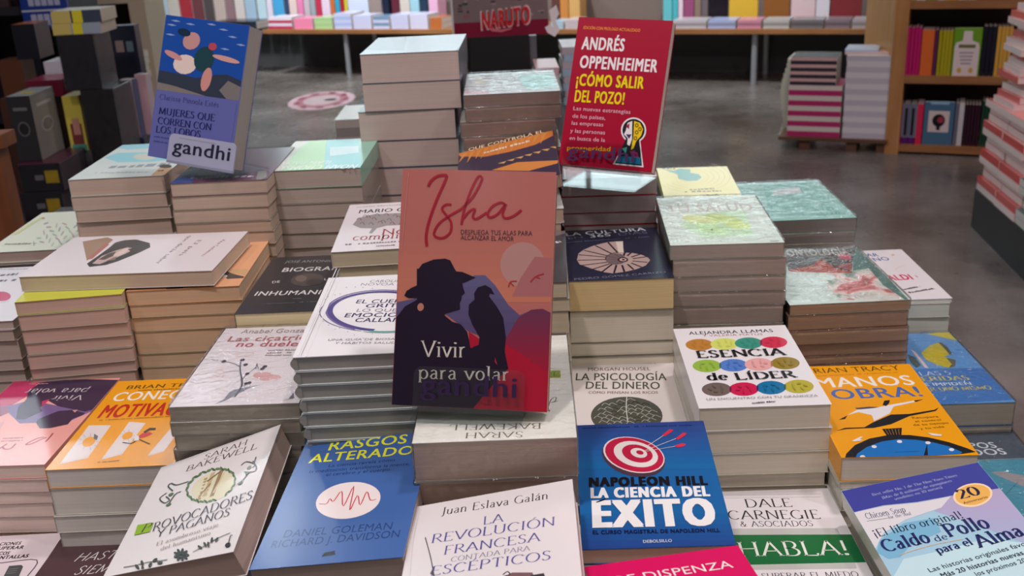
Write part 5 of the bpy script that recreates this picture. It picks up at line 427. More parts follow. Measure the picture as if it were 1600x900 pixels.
 'chomsky': [('p',(195,196,177),[-688,-1022,-688,1022,-465,1022,-526,290,-459,-1022]),('p',(151,202,129),[-459,-1022,-526,290,-465,1022,-181,1022,12,-159,151,-1022]),('p',(117,191,190),[688,-1022,151,-1022,12,-159,-168,1022,168,1022,354,984,688,-886]),('p',(189,217,216),[-17,432,434,465,516,-25,92,-174]),('t','NOAM CHOMSKY',638,-819,3.046,1276,247,(211,223,216),'b'),('t','ILAN PAPPÉ',190,-503,3.056,796,192,(204,217,210),'b')],
 'gris': [('s',(177,187,196),8,[-148,9,304,0,726,-436]),('s',(177,187,196),8,[-69,-194,320,-182,734,-566]),('s',(177,187,196),8,[7,-393,335,-360,743,-695]),('s',(177,187,196),8,[82,-587,350,-535,751,-821]),('s',(177,187,196),8,[155,-777,365,-707,759,-946]),('p',(127,135,148),[-779,1046,-557,1096,-269,1096,-111,-807,-779,-479]),('p',(66,75,87),[779,-1096,743,-1096,779,-485])],
 'wrapA': [('p',(179,179,179),[-724,-844,-724,936,-314,870,-363,-952,-723,-847]),('p',(199,185,158),[-430,187,-436,50,-458,-53,-490,-104,-526,-93,-560,-22,-585,96,-596,239,-591,379,-569,488,-537,543,-499,531,-464,455,-439,332]),('p',(204,174,184),[-724,-513,-345,-846,-344,-1013,-724,-903]),('p',(169,223,216),[120,663,681,751,701,-759,207,-726])],
 'rojo': [],
 'yellow': [('p',(91,152,139),[-528,976,-355,828,-220,978,-43,892,-60,642,74,527,109,280,-1,55,-178,51,-309,243,-300,546,-422,747]),('s',(204,174,85),10,[138,718,186,636,219,535,234,421,230,302,209,187,172,82,121,-4,60,-68,-7,-104,-75,-112,-141,-89,-200,-39,-248,37,-283,133]),('s',(204,174,85),10,[201,852,266,742,310,605,329,451,324,291,295,137,244,-2,175,-117,93,-201,3,-249,-89,-259,-178,-230,-257,-163,-323,-62,-370,66]),('s',(204,174,85),10,[264,989,346,849,401,675,425,481,417,281,380,88,315,-85,228,-228,125,-332,13,-392,-103,-404,-214,-368,-314,-285,-397,-160,-456,0]),('s',(204,174,85),10,[328,1127,427,957,493,746,521,511,511,270,464,39,386,-168,281,-338,157,-462,22,-533,-116,-547,-249,-504,-370,-406,-470,-257,-542,-66]),('s',(204,174,85),10,[392,1267,509,1065,585,817,617,541,604,259,549,-10,456,-250,333,-447,189,-590,32,-672,-129,-688,-284,-639,-425,-525,-542,-353,-628,-132]),('d',(119,104,53),-175,-574,0.074,430,141),('d',(119,104,53),-272,-706,0.001,620,140),('d',(109,93,43),-14,-947,0.036,307,120),('d',(119,104,53),-559,980,-0.237,435,145)],
 'green': [('p',(119,179,166),[-205,1196,485,1196,693,1161,650,-817,753,-1030,-479,-943]),('p',(187,196,194),[-83,696,388,793,349,396,-198,316]),('d',(189,223,216),298,-37,-0.965,434,92)],
 'lila': [('p',(164,169,174),[-368,483,-357,431,-367,377,-392,354,-418,374,-428,426,-419,480,-393,504]),('p',(176,177,174),[-196,181,-193,140,-217,116,-254,122,-283,155,-286,196,-262,220,-225,214]),('p',(188,186,174),[-31,-112,-35,-140,-72,-135,-119,-101,-149,-58,-145,-30,-109,-35,-61,-69]),('p',(164,194,174),[126,-396,115,-409,69,-378,15,-319,-15,-267,-4,-253,42,-286,96,-344]),('p',(176,169,174),[274,-667,257,-667,205,-611,148,-532,119,-475,136,-475,189,-532,246,-611]),('p',(188,177,174),[414,-926,393,-913,338,-837,280,-742,255,-684,276,-697,332,-774,389,-869]),('p',(164,186,174),[414,51,387,79,327,184,268,304,245,370,272,341,333,235,391,115]),('p',(176,194,174),[549,-214,521,-175,464,-59,411,66,393,127,422,86,480,-31,532,-155]),('p',(188,169,174),[-120,-327,-151,-279,-208,-157,-258,-32,-271,22,-240,-28,-182,-151,-133,-275]),('p',(164,177,174),[12,-565,-18,-511,-66,-390,-105,-273,-111,-229,-80,-285,-32,-407,6,-523]),('p',(176,186,174),[138,-789,111,-732,73,-619,47,-515,49,-483,76,-542,114,-656,139,-758]),('p',(188,194,174),[259,-1000,236,-942,210,-842,198,-757,206,-737,229,-796,255,-897,267,-981]),('p',(164,169,174),[231,20,211,82,197,177,198,250,212,257,232,194,246,99,245,27]),('p',(176,177,174),[354,-197,340,-141,341,-70,355,-24,375,-31,389,-88,388,-159,374,-204]),('p',(188,186,174),[475,-405,468,-358,482,-312,509,-295,533,-316,540,-363,526,-408,499,-425]),('p',(164,194,174),[-197,-472,-199,-435,-173,-417,-135,-427,-108,-460,-106,-496,-131,-514,-169,-504]),('p',(176,169,174),[-68,-671,-63,-647,-26,-655,21,-691,50,-733,45,-757,8,-749,-39,-713]),('p',(188,177,174),[-109,400,-97,412,-47,373,10,306,41,250,29,238,-20,276,-77,343]),('p',(164,186,174),[32,176,50,173,106,109,166,20,195,-40,177,-38,122,26,62,114]),('p',(176,194,174),[174,-49,197,-65,256,-151,315,-255,341,-316,318,-300,260,-216,200,-112]),('p',(188,169,174),[317,-275,343,-304,402,-405,457,-518,478,-578,452,-549,395,-450,338,-336]),('p',(164,177,174),[460,-503,488,-542,543,-653,592,-770,608,-824,580,-786,526,-677,476,-559]),('p',(176,186,174),[-182,-602,-152,-650,-98,-766,-52,-881,-41,-929,-70,-882,-124,-768,-170,-651]),('p',(188,194,174),[-204,433,-173,372,-123,242,-85,119,-80,75,-110,134,-160,263,-199,388]),('p',(164,169,174),[-38,160,-9,96,29,-25,54,-132,52,-163,24,-101,-14,19,-40,127]),('p',(176,177,174),[127,-114,151,-177,175,-282,186,-369,177,-387,154,-326,129,-221,118,-133]),('p',(188,186,174),[287,-387,306,-445,317,-532,314,-595,299,-600,280,-542,269,-456,272,-391]),('p',(164,194,174),[444,-657,456,-709,453,-772,437,-811,417,-802,405,-751,408,-687,424,-648]),('p',(176,169,174),[595,-923,601,-966,585,-1005,557,-1017,534,-996,528,-953,543,-914,571,-902]),('p',(188,177,174),[-199,181,-198,144,-227,129,-267,144,-297,181,-298,218,-270,233,-229,218]),('p',(164,186,174),[-35,-112,-42,-136,-81,-122,-131,-80,-162,-33,-156,-9,-116,-23,-66,-65]),('p',(176,194,174),[120,-394,108,-404,59,-364,4,-298,-27,-244,-14,-234,35,-275,90,-341]),('p',(188,169,174),[268,-665,249,-660,196,-598,138,-512,109,-454,128,-458,182,-522,240,-608]),('p',(164,177,174),[407,-922,384,-905,328,-823,271,-724,246,-665,269,-682,326,-765,383,-864]),('d',(139,142,135),-604,-751,-0.117,526,121),('p',(204,212,158),[-726,-182,-654,828,-600,818,-634,-171]),('p',(189,163,127),[-543,760,-534,713,-551,698,-585,723,-615,773,-624,819,-607,835,-573,810])],
 'side': [('p',(149,122,97),[-1041,615,-752,783,-617,656,-596,140,-604,-262]),('p',(164,100,87),[-628,-221,-658,485,-582,434,-564,-188]),('p',(30,25,24),[-459,-527,-552,-384,-535,-71,-524,257,-533,515,-436,613,-276,626,-14,435,67,235,-9,-5,-157,-328,-266,-471]),('p',(185,163,150),[-478,-392,-480,-77,-382,137,-261,271,-130,172,-185,-27,-289,-256,-362,-423]),('p',(70,57,51),[-465,-237,-432,-1,-360,114,-316,-94,-370,-247]),('p',(204,190,177),[-332,-52,-286,231,-183,241,-207,-4,-246,-201]),('p',(60,50,45),[-227,183,-85,336,-35,204,-152,92]),('p',(129,104,90),[-332,-310,-261,-100,-222,-263]),('t','El país',645,492,-1.638,664,58,(94,82,90),'s'),('t','que decía saber',443,713,-1.61,1195,56,(94,82,90),'s'),('t','Ana Gutiérrez',999,482,-1.686,730,49,(164,104,106),'s')],
 'lime': [],
 'peach': [('p',(70,66,66),[384,-603,426,-514,528,-625,711,-765,711,-821,501,-826]),('p',(199,213,200),[475,-704,474,-733,457,-748,431,-744,404,-722,388,-691,389,-661,406,-646,433,-650,460,-672]),('p',(195,163,116),[407,-434,694,-458,711,-709,524,-605]),('d',(149,104,74),530,789,-0.057,127,75),('p',(80,70,64),[-202,-1106,-240,-1060,-154,-1020,-11,-1048,5,-1106])],
 'ai': [('p',(107,100,99),[543,1047,682,1047,682,919,544,823]),('d',(189,196,195),566,498,0.549,86,146)],
 'pink0': [('p',(191,66,111),[300,-176,322,-245,325,-302,309,-342,276,-359,230,-353,176,-323,120,-273,69,-209,29,-138,6,-69,1,-10,16,32,50,50,98,44,153,12,210,-39,261,-105]),('d',(89,77,85),-359,761,0.003,337,170),('d',(89,77,85),-236,491,0.01,317,135),('d',(149,136,137),-469,1070,-0.09,504,61),('s',(60,131,158),10,[213,-446,354,-373])],
 'orange': [('p',(195,120,55),[-738,750,-738,797,729,797,724,598,439,415,59,386,-322,427,-710,655]),('p',(199,136,66),[-672,727,-594,738,-735,438]),('p',(199,136,66),[-559,731,-481,742,-603,361]),('p',(199,136,66),[-446,735,-368,745,-473,423]),('p',(199,136,66),[-333,739,-255,749,-400,380]),('p',(199,136,66),[-220,742,-142,753,-270,442]),('p',(199,136,66),[-107,746,-30,757,-141,366]),('p',(199,136,66),[5,750,83,761,-67,461]),('p',(199,136,66),[118,754,196,764,61,385]),('p',(199,136,66),[230,758,308,768,192,447]),('p',(199,136,66),[342,761,420,772,262,404]),('p',(199,136,66),[455,765,532,776,394,466]),('p',(199,136,66),[567,769,644,780,519,390]),('p',(199,131,66),[-231,-120,159,-59,738,-331,738,-379,725,-430,310,-449]),('p',(195,158,95),[-136,68,-5,81,-43,14]),('p',(195,158,95),[-4,90,127,94,87,28]),('p',(195,158,95),[127,112,258,108,218,41]),('p',(195,158,95),[258,134,389,121,349,54]),('p',(195,158,95),[390,156,519,134,479,67]),('p',(195,158,95),[522,179,650,147,609,80]),('p',(195,158,95),[738,96,653,201,738,174]),('t','QUE CONTROLA EL',-585,785,0.007,1176,109,(224,201,158),'b'),('d',(221,212,184),-341,545,0.043,711,97)],
}
STACKS = [
 {'k': 'blanca', 'p': [-0.5798,1.6335,0.8469,-0.0037,0.143,0.2394],'t': [0.0263,0.0207,0.0194,0.0246],'fill': 0.021,'base': 0.7,'c': (204,223,216),'pg': (204,183,166),'label': 'white paperback with pale blue swirls and brown corner,back left stack', 'under': 'in the stack under the blue-swirl cover', 'grp': 'stack under the blue-swirl cover', 'lc': (189,185,169)},
 {'k': 'azul', 'p': [-0.4061,1.5378,0.8526,-0.0118,0.137,0.21],'t': [0.02,0.02,0.0195,0.0166],'fill': 0.019,'base': 0.7,'c': (95,57,83),'pg': (196,178,159),'label': 'blue and plum paperback under the frosted book stand', 'under': 'in the stack under the blue and plum cover', 'grp': 'stack under the blue and plum cover', 'lc': (149,142,127)},
 {'k': 'chomsky', 'p': [-0.2778,1.5862,0.8512,-0.0323,0.1381,0.2049],'t': [0.0278,0.0233,0.0225,0.0228,0.023,0.0182],'fill': 0.022,'base': 0.7,'c': (139,193,169),'pg': (189,178,166),'label': 'green and teal paperback with upside-down white lettering', 'under': 'in the stack under the green and teal cover', 'grp': 'stack under the green and teal cover', 'lc': (149,142,132),'sp': 'R'},
 {'k': 'gris', 'p': [-0.1399,1.7686,0.9895,-0.0325,0.1564,0.2197],'t': [0.0458,0.0452,0.0482,0.0443,0.0463],'fill': 0.045,'base': 0.7,'c': (147,157,169),'pg': (208,189,179),'label': 'very thick grey-lilac paperback on the tallest stack', 'under': 'in the stack under the thick grey-lilac cover', 'grp': 'stack under the thick grey-lilac cover', 'sh': (60,68,83),'sp': 'R', 'lc': (70,79,97),'off': [(-0.001,0,0.004),(-0.011,0.002,-0.01),(-0.009,0.002,0.0)]},
 {'k': 'wrapA', 'p': [0.0148,1.6662,0.9345,-0.003,0.1453,0.207],'t': [0.0192,0.0214,0.0235],'fill': 0.0215,'base': 0.7,'c': (195,208,206),'pg': (198,176,165),'label': 'pale shrink-wrapped paperback right of the tallest stack', 'under': 'in the stack under the pale shrink-wrapped cover beside the tallest stack', 'grp': 'stack under the pale shrink-wrapped cover beside the tallest stack', 'wrap': True,'off': [(0,0,0.01),(-0.008,0,0.0),(-0.006,0,0.01)],'lc': (185,187,175)},
 {'k': 'rojo', 'p': [0.1604,1.6144,0.8101,-0.0629,0.142,0.213],'t': [0.0277,0.026,0.0192],'fill': 0.024,'base': 0.7,'c': (164,14,48),'pg': (180,170,168),'label': 'crimson paperback lying under the clear stand of the crimson standing book', 'under': 'in the stack of crimson books under the clear stand', 'grp': 'stack of crimson books under the clear stand'},
 {'k': 'yellow', 'p': [0.335,1.7718,0.7274,-0.0868,0.1288,0.21],'t': [0.02],'fill': 0.02,'base': 0.7,'c': (213,206,118),'pg': (188,183,172),'label': 'yellow paperback with a teal blot,behind the wrapped pale green cover', 'under': 'in the stack under the yellow cover with teal blot', 'grp': 'stack under the yellow cover with teal blot', 'lc': (185,187,175)},
 {'k': 'green', 'p': [0.4819,1.7198,0.701,-0.0279,0.165,0.2399],'t': [0.0235,0.018,0.02],'fill': 0.022,'base': 0.525,'c': (141,193,181),'pg': (186,180,172),'label': 'shrink-wrapped teal-green paperback at the back right', 'under': 'in the stack under the wrapped teal-green cover', 'grp': 'stack under the wrapped teal-green cover', 'wrap': True,'lc': (185,187,175)},
 {'k': 'lila', 'p': [-0.7583,1.6887,0.7218,0.0033,0.15,0.2292],'t': [0.0175,0.0185],'fill': 0.019,'base': 0.7,'c': (213,226,206),'pg': (189,167,157),'label': 'cream paperback with mauve speckles at the far left', 'under': 'in the stack under the cream mauve-speckled cover', 'grp': 'stack under the cream mauve-speckled cover', 'lc': (185,187,175)},
 {'k': 'lime', 'p': [-0.5646,1.321,0.7642,0.0932,0.1303,0.1978],'t': [0.0178,0.0206,0.0182,0.0157,0.0194,0.0142],'fill': 0.019,'base': 0.525,'c': (189,196,66),'pg': (212,186,169),'label': 'lime paperback half hidden under the turned portrait book', 'under': 'in the stack under the lime cover', 'grp': 'stack under the lime cover', 'lc': (164,163,148)},
 {'k': 'peach', 'p': [-0.4187,1.3551,0.7618,0.0008,0.144,0.2219],'t': [0.0199,0.0175,0.0194,0.0313,0.0181,0.0183],'fill': 0.019,'base': 0.525,'c': (217,165,122),'pg': (221,194,159),'label': 'peach paperback half hidden under the turned portrait book', 'under': 'in the stack under the peach cover', 'grp': 'stack under the peach cover', 'lc': (169,163,137),'off': [(0,0,0.012),(-0.002,0,-0.01),(0,0,0.006)]},
 {'k': 'bio', 'p': [-0.2623,1.2482,0.7613,-0.0225,0.13,0.2102],'t': [0.0195],'fill': 0.02,'base': 0.525,'c': (52,51,53),'pg': (227,214,169),'label': 'dark paperback with wide white capitals beside the peach cover', 'under': 'in the stack under the dark cover with wide white capitals', 'grp': 'stack under the dark cover with wide white capitals', 'lc': (119,115,100)},
 {'k': 'compl', 'p': [-0.1484,1.3179,0.8115,0.02,0.146,0.215],'t': [0.0206,0.015],'fill': 0.02,'base': 0.525,'c': (215,213,213),'pg': (209,198,166),'label': 'white paperback with a grey brain and red lettering', 'under': 'in the stack under the white brain cover with red lettering', 'grp': 'stack under the white brain cover with red lettering', 'off': [(0.006,0.002,0)],'lc': (185,187,175)},
 {'k': 'ai', 'p': [0.0042,1.2882,0.768,-0.0574,0.138,0.21],'t': [0.0208,0.0168,0.0297,0.0163],'fill': 0.021,'base': 0.525,'c': (60,59,62),'pg': (209,198,169),'label': 'dark paperback mostly hidden behind the standing pink book', 'under': 'in the stack behind the standing pink book', 'grp': 'stack behind the standing pink book', 'lc': (149,142,127)},
 {'k': 'naut', 'p': [0.1463,1.3701,0.7386,-0.0408,0.1368,0.2217],'t': [0.0437,0.0456,0.0195],'fill': 0.021,'base': 0.525,'c': (32,35,55),'pg': (224,201,148),'label': 'navy paperback with a ridged nautilus shell', 'under': 'in the stack under the nautilus-shell cover', 'grp': 'stack under the nautilus-shell cover', 'lc': (119,120,106),'lpg': (221,217,197),'off': [(0.0,0.003,0.006),(0,0.003,0)]},
 {'k': 'salud', 'p': [0.2927,1.4061,0.7697,-0.0685,0.1482,0.2326],'t': [0.0204,0.0251,0.0218,0.0202,0.026],'fill': 0.022,'base': 0.525,'c': (207,226,213),'pg': (224,211,200),'label': 'shrink-wrapped pale green and white paperback with faint capitals', 'under': 'in the stack under the wrapped pale green and white cover', 'grp': 'stack under the wrapped pale green and white cover', 'wrap': True,'off': [(0.003,0,0.006),(0.004,0,-0.004),(0.004,0,0.004),(0.003,0,0)],'lc': (185,187,175)},
 {'k': 'odon', 'p': [0.4478,1.3872,0.6846,-0.0068,0.1602,0.2244],'t': [0.0156,0.0222,0.0206,0.0179,0.0124],'fill': 0.019,'base': 0.525,'c': (201,223,213),'pg': (235,198,163),'label': 'wrapped paperback with a marbled pastel cover and dark title band', 'under': 'in the stack under the marbled pastel cover', 'grp': 'stack under the marbled pastel cover', 'wrap': True,'lc': (149,120,100),'sh': (60,55,59)},
 {'k': 'aldi', 'p': [0.589,1.5281,0.6281,-0.0425,0.122,0.2299],'t': [0.0061,0.0224,0.0247],'fill': 0.024,'base': 0.525,'c': (215,213,213),'pg': (218,226,215),'label': 'white paperback with blue and crimson lettering at the right edge', 'under': 'in the stack under the white cover with crimson lettering', 'grp': 'stack under the white cover with crimson lettering', 'lc': (185,187,175)},
 {'k': 'pink0', 'p': [-0.7368,1.3981,0.715,-0.0,0.15,0.23],'t': [0.0127,0.0155,0.0277,0.0159],'fill': 0.017,'base': 0.525,'c': (213,217,219),'pg': (209,192,179),'label': 'white paperback with a magenta spot at the left edge', 'under': 'in the stack under the white cover with magenta spot', 'grp': 'stack under the white cover with magenta spot', 'lc': (169,152,148)},
 {'k': 'vivir', 'p': [-0.5821,1.1112,0.6537,-0.0403,0.1396,0.2192],'t': [0.017,0.016,0.0145,0.0171,0.0198],'fill': 0.0175,'base': 0.525,'c': (221,159,148),'pg': (235,217,203),'label': 'pink paperback with hatted figure lying upside down at the left', 'under': 'in the stack under the upside-down pink cover', 'grp': 'stack under the upside-down pink cover', 'lc': (179,163,158),'sp': 'R'},
 {'k': 'conec', 'p': [-0.431,1.0742,0.6645,-0.0184,0.1366,0.2172],'t': [0.023,0.0328,0.0207],'fill': 0.022,'base': 0.525,'c': (223,154,13),'pg': (227,226,215),'label': 'orange paperback with white slabs and a running figure', 'under': 'in the stack under the orange runner cover', 'grp': 'stack under the orange runner cover', 'lc': (185,187,175)},
 {'k': 'cica', 'p': [-0.2791,1.036,0.7454,-0.0365,0.1307,0.2048],'t': [0.0163,0.0158,0.016,0.0132],'fill': 0.017,'base': 0.525,'c': (213,213,213),'pg': (198,192,175),'label': 'wrapped white paperback with a bare ink tree', 'under': 'in the stack under the white ink-tree cover', 'grp': 'stack under the white ink-tree cover', 'wrap': True,'lc': (185,187,175)},
 {'k': 'cuerpo', 'p': [-0.1469,0.9983,0.8135,-0.0047,0.121,0.2205],'t': [0.015,0.0145,0.0147,0.0148,0.015,0.0151],'fill': 0.015,'base': 0.525,'c': (221,224,223),'pg': (157,158,148),'label': 'white hardcover with a purple brush ring,topmost of its stack', 'under': 'in the stack of hardcovers under the purple ring', 'grp': 'stack of hardcovers under the purple ring', 'hard': True,'lc': (204,217,213),'off': [(0.001,0,0.002),(0.001,0,-0.002),(0.003,0,0.003),(0.002,0,-0.002),(0.004,0,0),(0.004,0,0)]},
 {'k': 'sarah', 'p': [-0.0188,0.9054,0.7681,-0.0269,0.1424,0.2258],'t': [0.0385,0.03],'fill': 0.032,'base': 0.525,'c': (215,221,210),'pg': (212,192,175),'label': 'wrapped white paperback turned round under the central clear stand', 'under': 'in the stack under the central clear stand', 'grp': 'stack under the central clear stand', 'wrap': True,'sp': 'R', 'lc': (185,187,175)},
 {'k': 'psico', 'p': [0.1372,1.1771,0.6179,-0.0424,0.138,0.2],'t': [0.022],'fill': 0.022,'base': 0.525,'c': (205,204,197),'pg': (195,189,172),'label': 'pale paperback with a dark engraved brain', 'under': 'in the stack under the engraved-brain cover', 'grp': 'stack under the engraved-brain cover', 'lc': (185,187,175)},
 {'k': 'esen', 'p': [0.2693,1.1059,0.6826,-0.0385,0.1416,0.2226],'t': [0.0286,0.0267,0.0272,0.017],'fill': 0.022,'base': 0.525,'c': (217,219,217),'pg': (218,212,194),'label': 'white paperback with three rows of coloured discs', 'under': 'in the stack under the coloured-disc cover', 'grp': 'stack under the coloured-disc cover', 'lc': (185,187,175)},
 {'k': 'manos', 'p': [0.4093,1.0516,0.6453,-0.0582,0.1398,0.2253],'t': [0.0283,0.0085,0.026],'fill': 0.022,'base': 0.525,'c': (223,154,13),'pg': (224,217,203),'label': 'orange paperback with a leaping figure and blue clock', 'under': 'in the stack under the orange leaping-figure cover', 'grp': 'stack under the orange leaping-figure cover', 'lc': (185,187,175)},
 {'k': 'heridas', 'p': [0.5743,1.2706,0.5874,-0.0421,0.105,0.225],'t': [0.0325],'fill': 0.024,'base': 0.525,'c': (97,150,198),'pg': (221,214,194),'label': 'wrapped blue paperback with a yellow butterfly', 'under': 'in the stack under the blue butterfly cover', 'grp': 'stack under the blue butterfly cover', 'wrap': True},
 {'k': 'pos', 'p': [0.5516,1.0696,0.545,-0.0756,0.13,0.21],'t': [0.0198],'fill': 0.022,'base': 0.525,'c': (76,88,97),'pg': (180,183,179),'label': 'wrapped slate and teal paperback at the right edge', 'under': 'in the stack under the slate and teal cover', 'grp': 'stack under the slate and teal cover', 'wrap': True},
 {'k': 'provo', 'p': [-0.3008,0.8352,0.6983,0.0,0.13,0.195],'t': [0.026],'fill': 0.024,'base': 0.525,'c': (215,217,213),'pg': (192,170,157),'label': 'white paperback with a leafy garland,its cover lifted at one corner', 'under': 'in the stack under the lifted garland cover', 'grp': 'stack under the lifted garland cover', 'lc': (185,187,175),'z0': 0.632,'low': [-0.3103,0.8275,0.632,-0.0093,0.105,0.195]},
 {'k': 'rasgos', 'p': [-0.1513,0.797,0.7222,-0.0632,0.125,0.2053,0.0256,-0.0855],'t': [0.02],'fill': 0.02,'base': 0.525,'c': (62,100,160),'pg': (180,164,153),'label': 'blue paperback with a red pulse line in a white oval', 'under': 'in the stack under the pulse-line cover', 'grp': 'stack under the pulse-line cover', 'z0': 0.6937,'low': [-0.1513,0.797,0.7222,-0.0632,0.125,0.2053],'lc': (149,142,137)},
 {'k': 'revol', 'p': [-0.0274,0.6665,0.7313,-0.0228,0.138,0.21,-0.0224,-0.1551],'t': [0.024],'fill': 0.022,'base': 0.525,'c': (213,213,210),'pg': (224,203,188),'label': 'white paperback with violet roman capitals at the front', 'under': 'in the stack under the violet-capitals cover', 'grp': 'stack under the violet-capitals cover', 'z0': 0.694,'low': [-0.0274,0.6665,0.7313,-0.0228,0.138,0.21]},
 {'k': 'exito', 'p': [0.1151,0.8233,0.7035,-0.0508,0.1268,0.1953,0.0635,-0.0131],'t': [0.0156],'fill': 0.02,'base': 0.525,'c': (26,94,154),'pg': (224,198,179),'label': 'blue paperback with a red and white archery target', 'under': 'in the stack under the archery-target cover', 'grp': 'stack under the archery-target cover', 'z0': 0.6803,'low': [0.1151,0.8233,0.7035,-0.0508,0.1268,0.1953],'lc': (185,187,175)},
 {'k': 'dispe', 'p': [0.1229,0.5986,0.709,0.1479,0.127,0.2],'t': [0.02],'fill': 0.022,'base': 0.525,'c': (204,13,90),'pg': (224,195,183),'label': 'hot pink paperback at the front edge', 'under': 'in the stack under the hot pink cover', 'grp': 'stack under the hot pink cover'},
 {'k': 'habla', 'p': [0.2636,0.88,0.585,-0.0287,0.1355,0.21],'t': [0.02],'fill': 0.02,'base': 0.525,'c': (219,221,219),'pg': (224,214,203),'label': 'white paperback with a green title band', 'under': 'in the stack under the green-band cover', 'grp': 'stack under the green-band cover'},
 {'k': 'caldo', 'p': [0.3969,0.8074,0.6302,0.0308,0.1401,0.215,0.0568,-0.1709],'t': [0.021],'fill': 0.022,'base': 0.525,'c': (159,201,216),'pg': (224,214,200),'label': 'blue and white paperback with an orange round badge', 'under': 'in the stack under the orange-badge cover', 'grp': 'stack under the orange-badge cover', 'z0': 0.5909,'low': [0.4109,0.8074,0.6302,0.0308,0.1401,0.215],'sh': (189,193,181),'lc': (204,212,205)},
 {'k': 'cion', 'p': [-0.5837,0.8785,0.57,0.007,0.15,0.23],'t': [0.02],'fill': 0.022,'base': 0.525,'c': (215,208,210),'pg': (224,211,198),'label': 'white paperback with bold black words at the bottom left corner', 'under': 'in the stack under the bottom-left white cover', 'grp': 'stack under the bottom-left white cover', 'lc': (185,187,175)},
 {'k': 'hasta', 'p': [-0.4356,0.8777,0.57,-0.0221,0.15,0.23],'t': [0.02],'fill': 0.022,'base': 0.525,'c': (76,55,58),'pg': (224,211,198),'label': 'dark brown paperback with handwritten white letters', 'under': 'in the stack under the dark brown handwritten cover', 'grp': 'stack under the dark brown handwritten cover', 'lc': (185,187,175)},
 {'k': 'side', 'p': [-0.498,1.3313,0.7848,-0.0516,0.251,0.167],'t': [0.0205],'fill': 0.02,'base': 0.76427015,'c': (213,211,210),'pg': (209,195,172),'label': 'white paperback turned sideways with a dark-haired portrait', 'under': 'in the stack none', 'grp': 'stack none', 'sp': 'F', 'lc': (185,187,175)},
 {'k': 'orange', 'p': [0.0016,1.4713,0.8491,-0.0011,0.1482,0.16,0.181,-0.204],'t': [0.02],'fill': 0.022,'base': 0.525,'c': (58,49,68),'pg': (195,172,153),'label': 'orange and dark purple paperback tilted behind the standing pink book', 'under': 'in the stack under the tilted orange cover', 'grp': 'stack under the tilted orange cover', 'z0': 0.8001,'low': [0.0016,1.4713,0.8491,-0.0011,0.1482,0.16],'lc': (185,187,175)},
]
PV = [(-0.363805, 0.9273649999999999, 0.68276), (-0.23739, 0.92833, 0.724255), (-0.24318, 0.73919, 0.704955), (-0.35897999999999997, 0.745945, 0.6813125)]
def lifted(t, root):
    a, b, c, d = [Vector(x) for x in PV]; W, L = .13, .195
    n = ((b - a).cross(d - a)).normalized(); n = n if n.z > 0 else -n
    def f(v):
        u, w = v[0] / W + .5, v[1] / L + .5
        q = (d * (1 - u) + c * u) * (1 - w) + (a * (1 - u) + b * u) * w
        return tuple(q - n * (t - v[2]) - root)
    return f
for s in STACKS:
    if s['k'] == 'provo': s['warp'] = lifted(s['t'][0] - .0004, Vector(s['p'][:3]) - Vector((0, 0, s['t'][0] - .0004)))
    if s['k'] == 'side': s['grp'] = None
POSE = {'redst': [0.1605, 1.4837, 0.9398, -0.507, 0.1396, 0.2157, 1.1695, 0.1084], 'isha': [-0.0343, 0.8716, 0.879, -0.2251, 0.1402, 0.2137, 1.1523, 0.0928], 'mujeres': [-0.431, 1.4834, 0.9717, -0.6988, 0.1356, 0.2026, 1.2364, 0.3882]}
COL = {'isha': ((180, 109, 99), (209, 195, 175)), 'mujeres': ((101, 109, 173), (169, 164, 157)), 'redst': ((168, 13, 50), (209, 203, 191))}
ZS = {'isha': 0.7708, 'mujeres': 0.8538, 'redst': 0.8113}
BENCH = [(-4.768, -4.54, 4, 0.09, [(190, 60, 90), (225, 215, 230), (190, 70, 95), (235, 225, 235)], 'red and white stack'), (-4.528, -4.352, 3, 0.08, [(240, 140, 175)], 'pink stack left of the green one'), (-4.34, -4.173, 4, 0.085, [(180, 215, 150), (170, 205, 145)], 'pale green stack'), (-4.161, -4.002, 5, 0.115, [(205, 208, 238), (170, 190, 235)], 'first pale blue stack'), (-3.991, -3.829, 3, 0.1, [(205, 208, 238)], 'lavender stack'), (-3.818, -3.675, 4, 0.09, [(205, 208, 238), (120, 150, 180)], 'dark-lined blue stack'), (-3.664, -3.512, 3, 0.105, [(205, 208, 238)], 'second lavender stack'), (-3.502, -3.352, 3, 0.105, [(215, 214, 238)], 'third lavender stack'), (-3.336, -3.236, 2, 0.08, [(190, 110, 60)], 'orange stack'), (-5.314, -4.877, 2, 0.06, [(50, 56, 66), (38, 44, 54)], 'dark stack at the bench end'), (-2.384, -2.288, 3, 0.05, [(160, 190, 205)], 'blue-grey stack behind the crimson book'), (-2.279, -2.18, 3, 0.06, [(190, 180, 185)], 'grey stack behind the crimson book'), (-1.512, -1.279, 3, 0.055, [(190, 185, 190), (152, 148, 152)], 'white-grey stack'), (-1.27, -1.084, 3, 0.055, [(170, 180, 215), (136, 144, 172)], 'lilac stack'), (-1.076, -0.918, 3, 0.055, [(205, 140, 160), (164, 112, 128)], 'rose stack'), (-0.91, -0.739, 3, 0.055, [(185, 182, 180), (148, 145, 144)], 'light grey stack'), (-0.731, -0.529, 3, 0.055, [(120, 115, 118), (96, 92, 94)], 'dark grey stack'), (-0.521, -0.365, 3, 0.055, [(135, 120, 128), (108, 96, 102)], 'mauve-grey stack'), (-0.357, -0.269, 3, 0.055, [(175, 165, 168), (140, 132, 134)], 'pale stack beside the bookcase')]
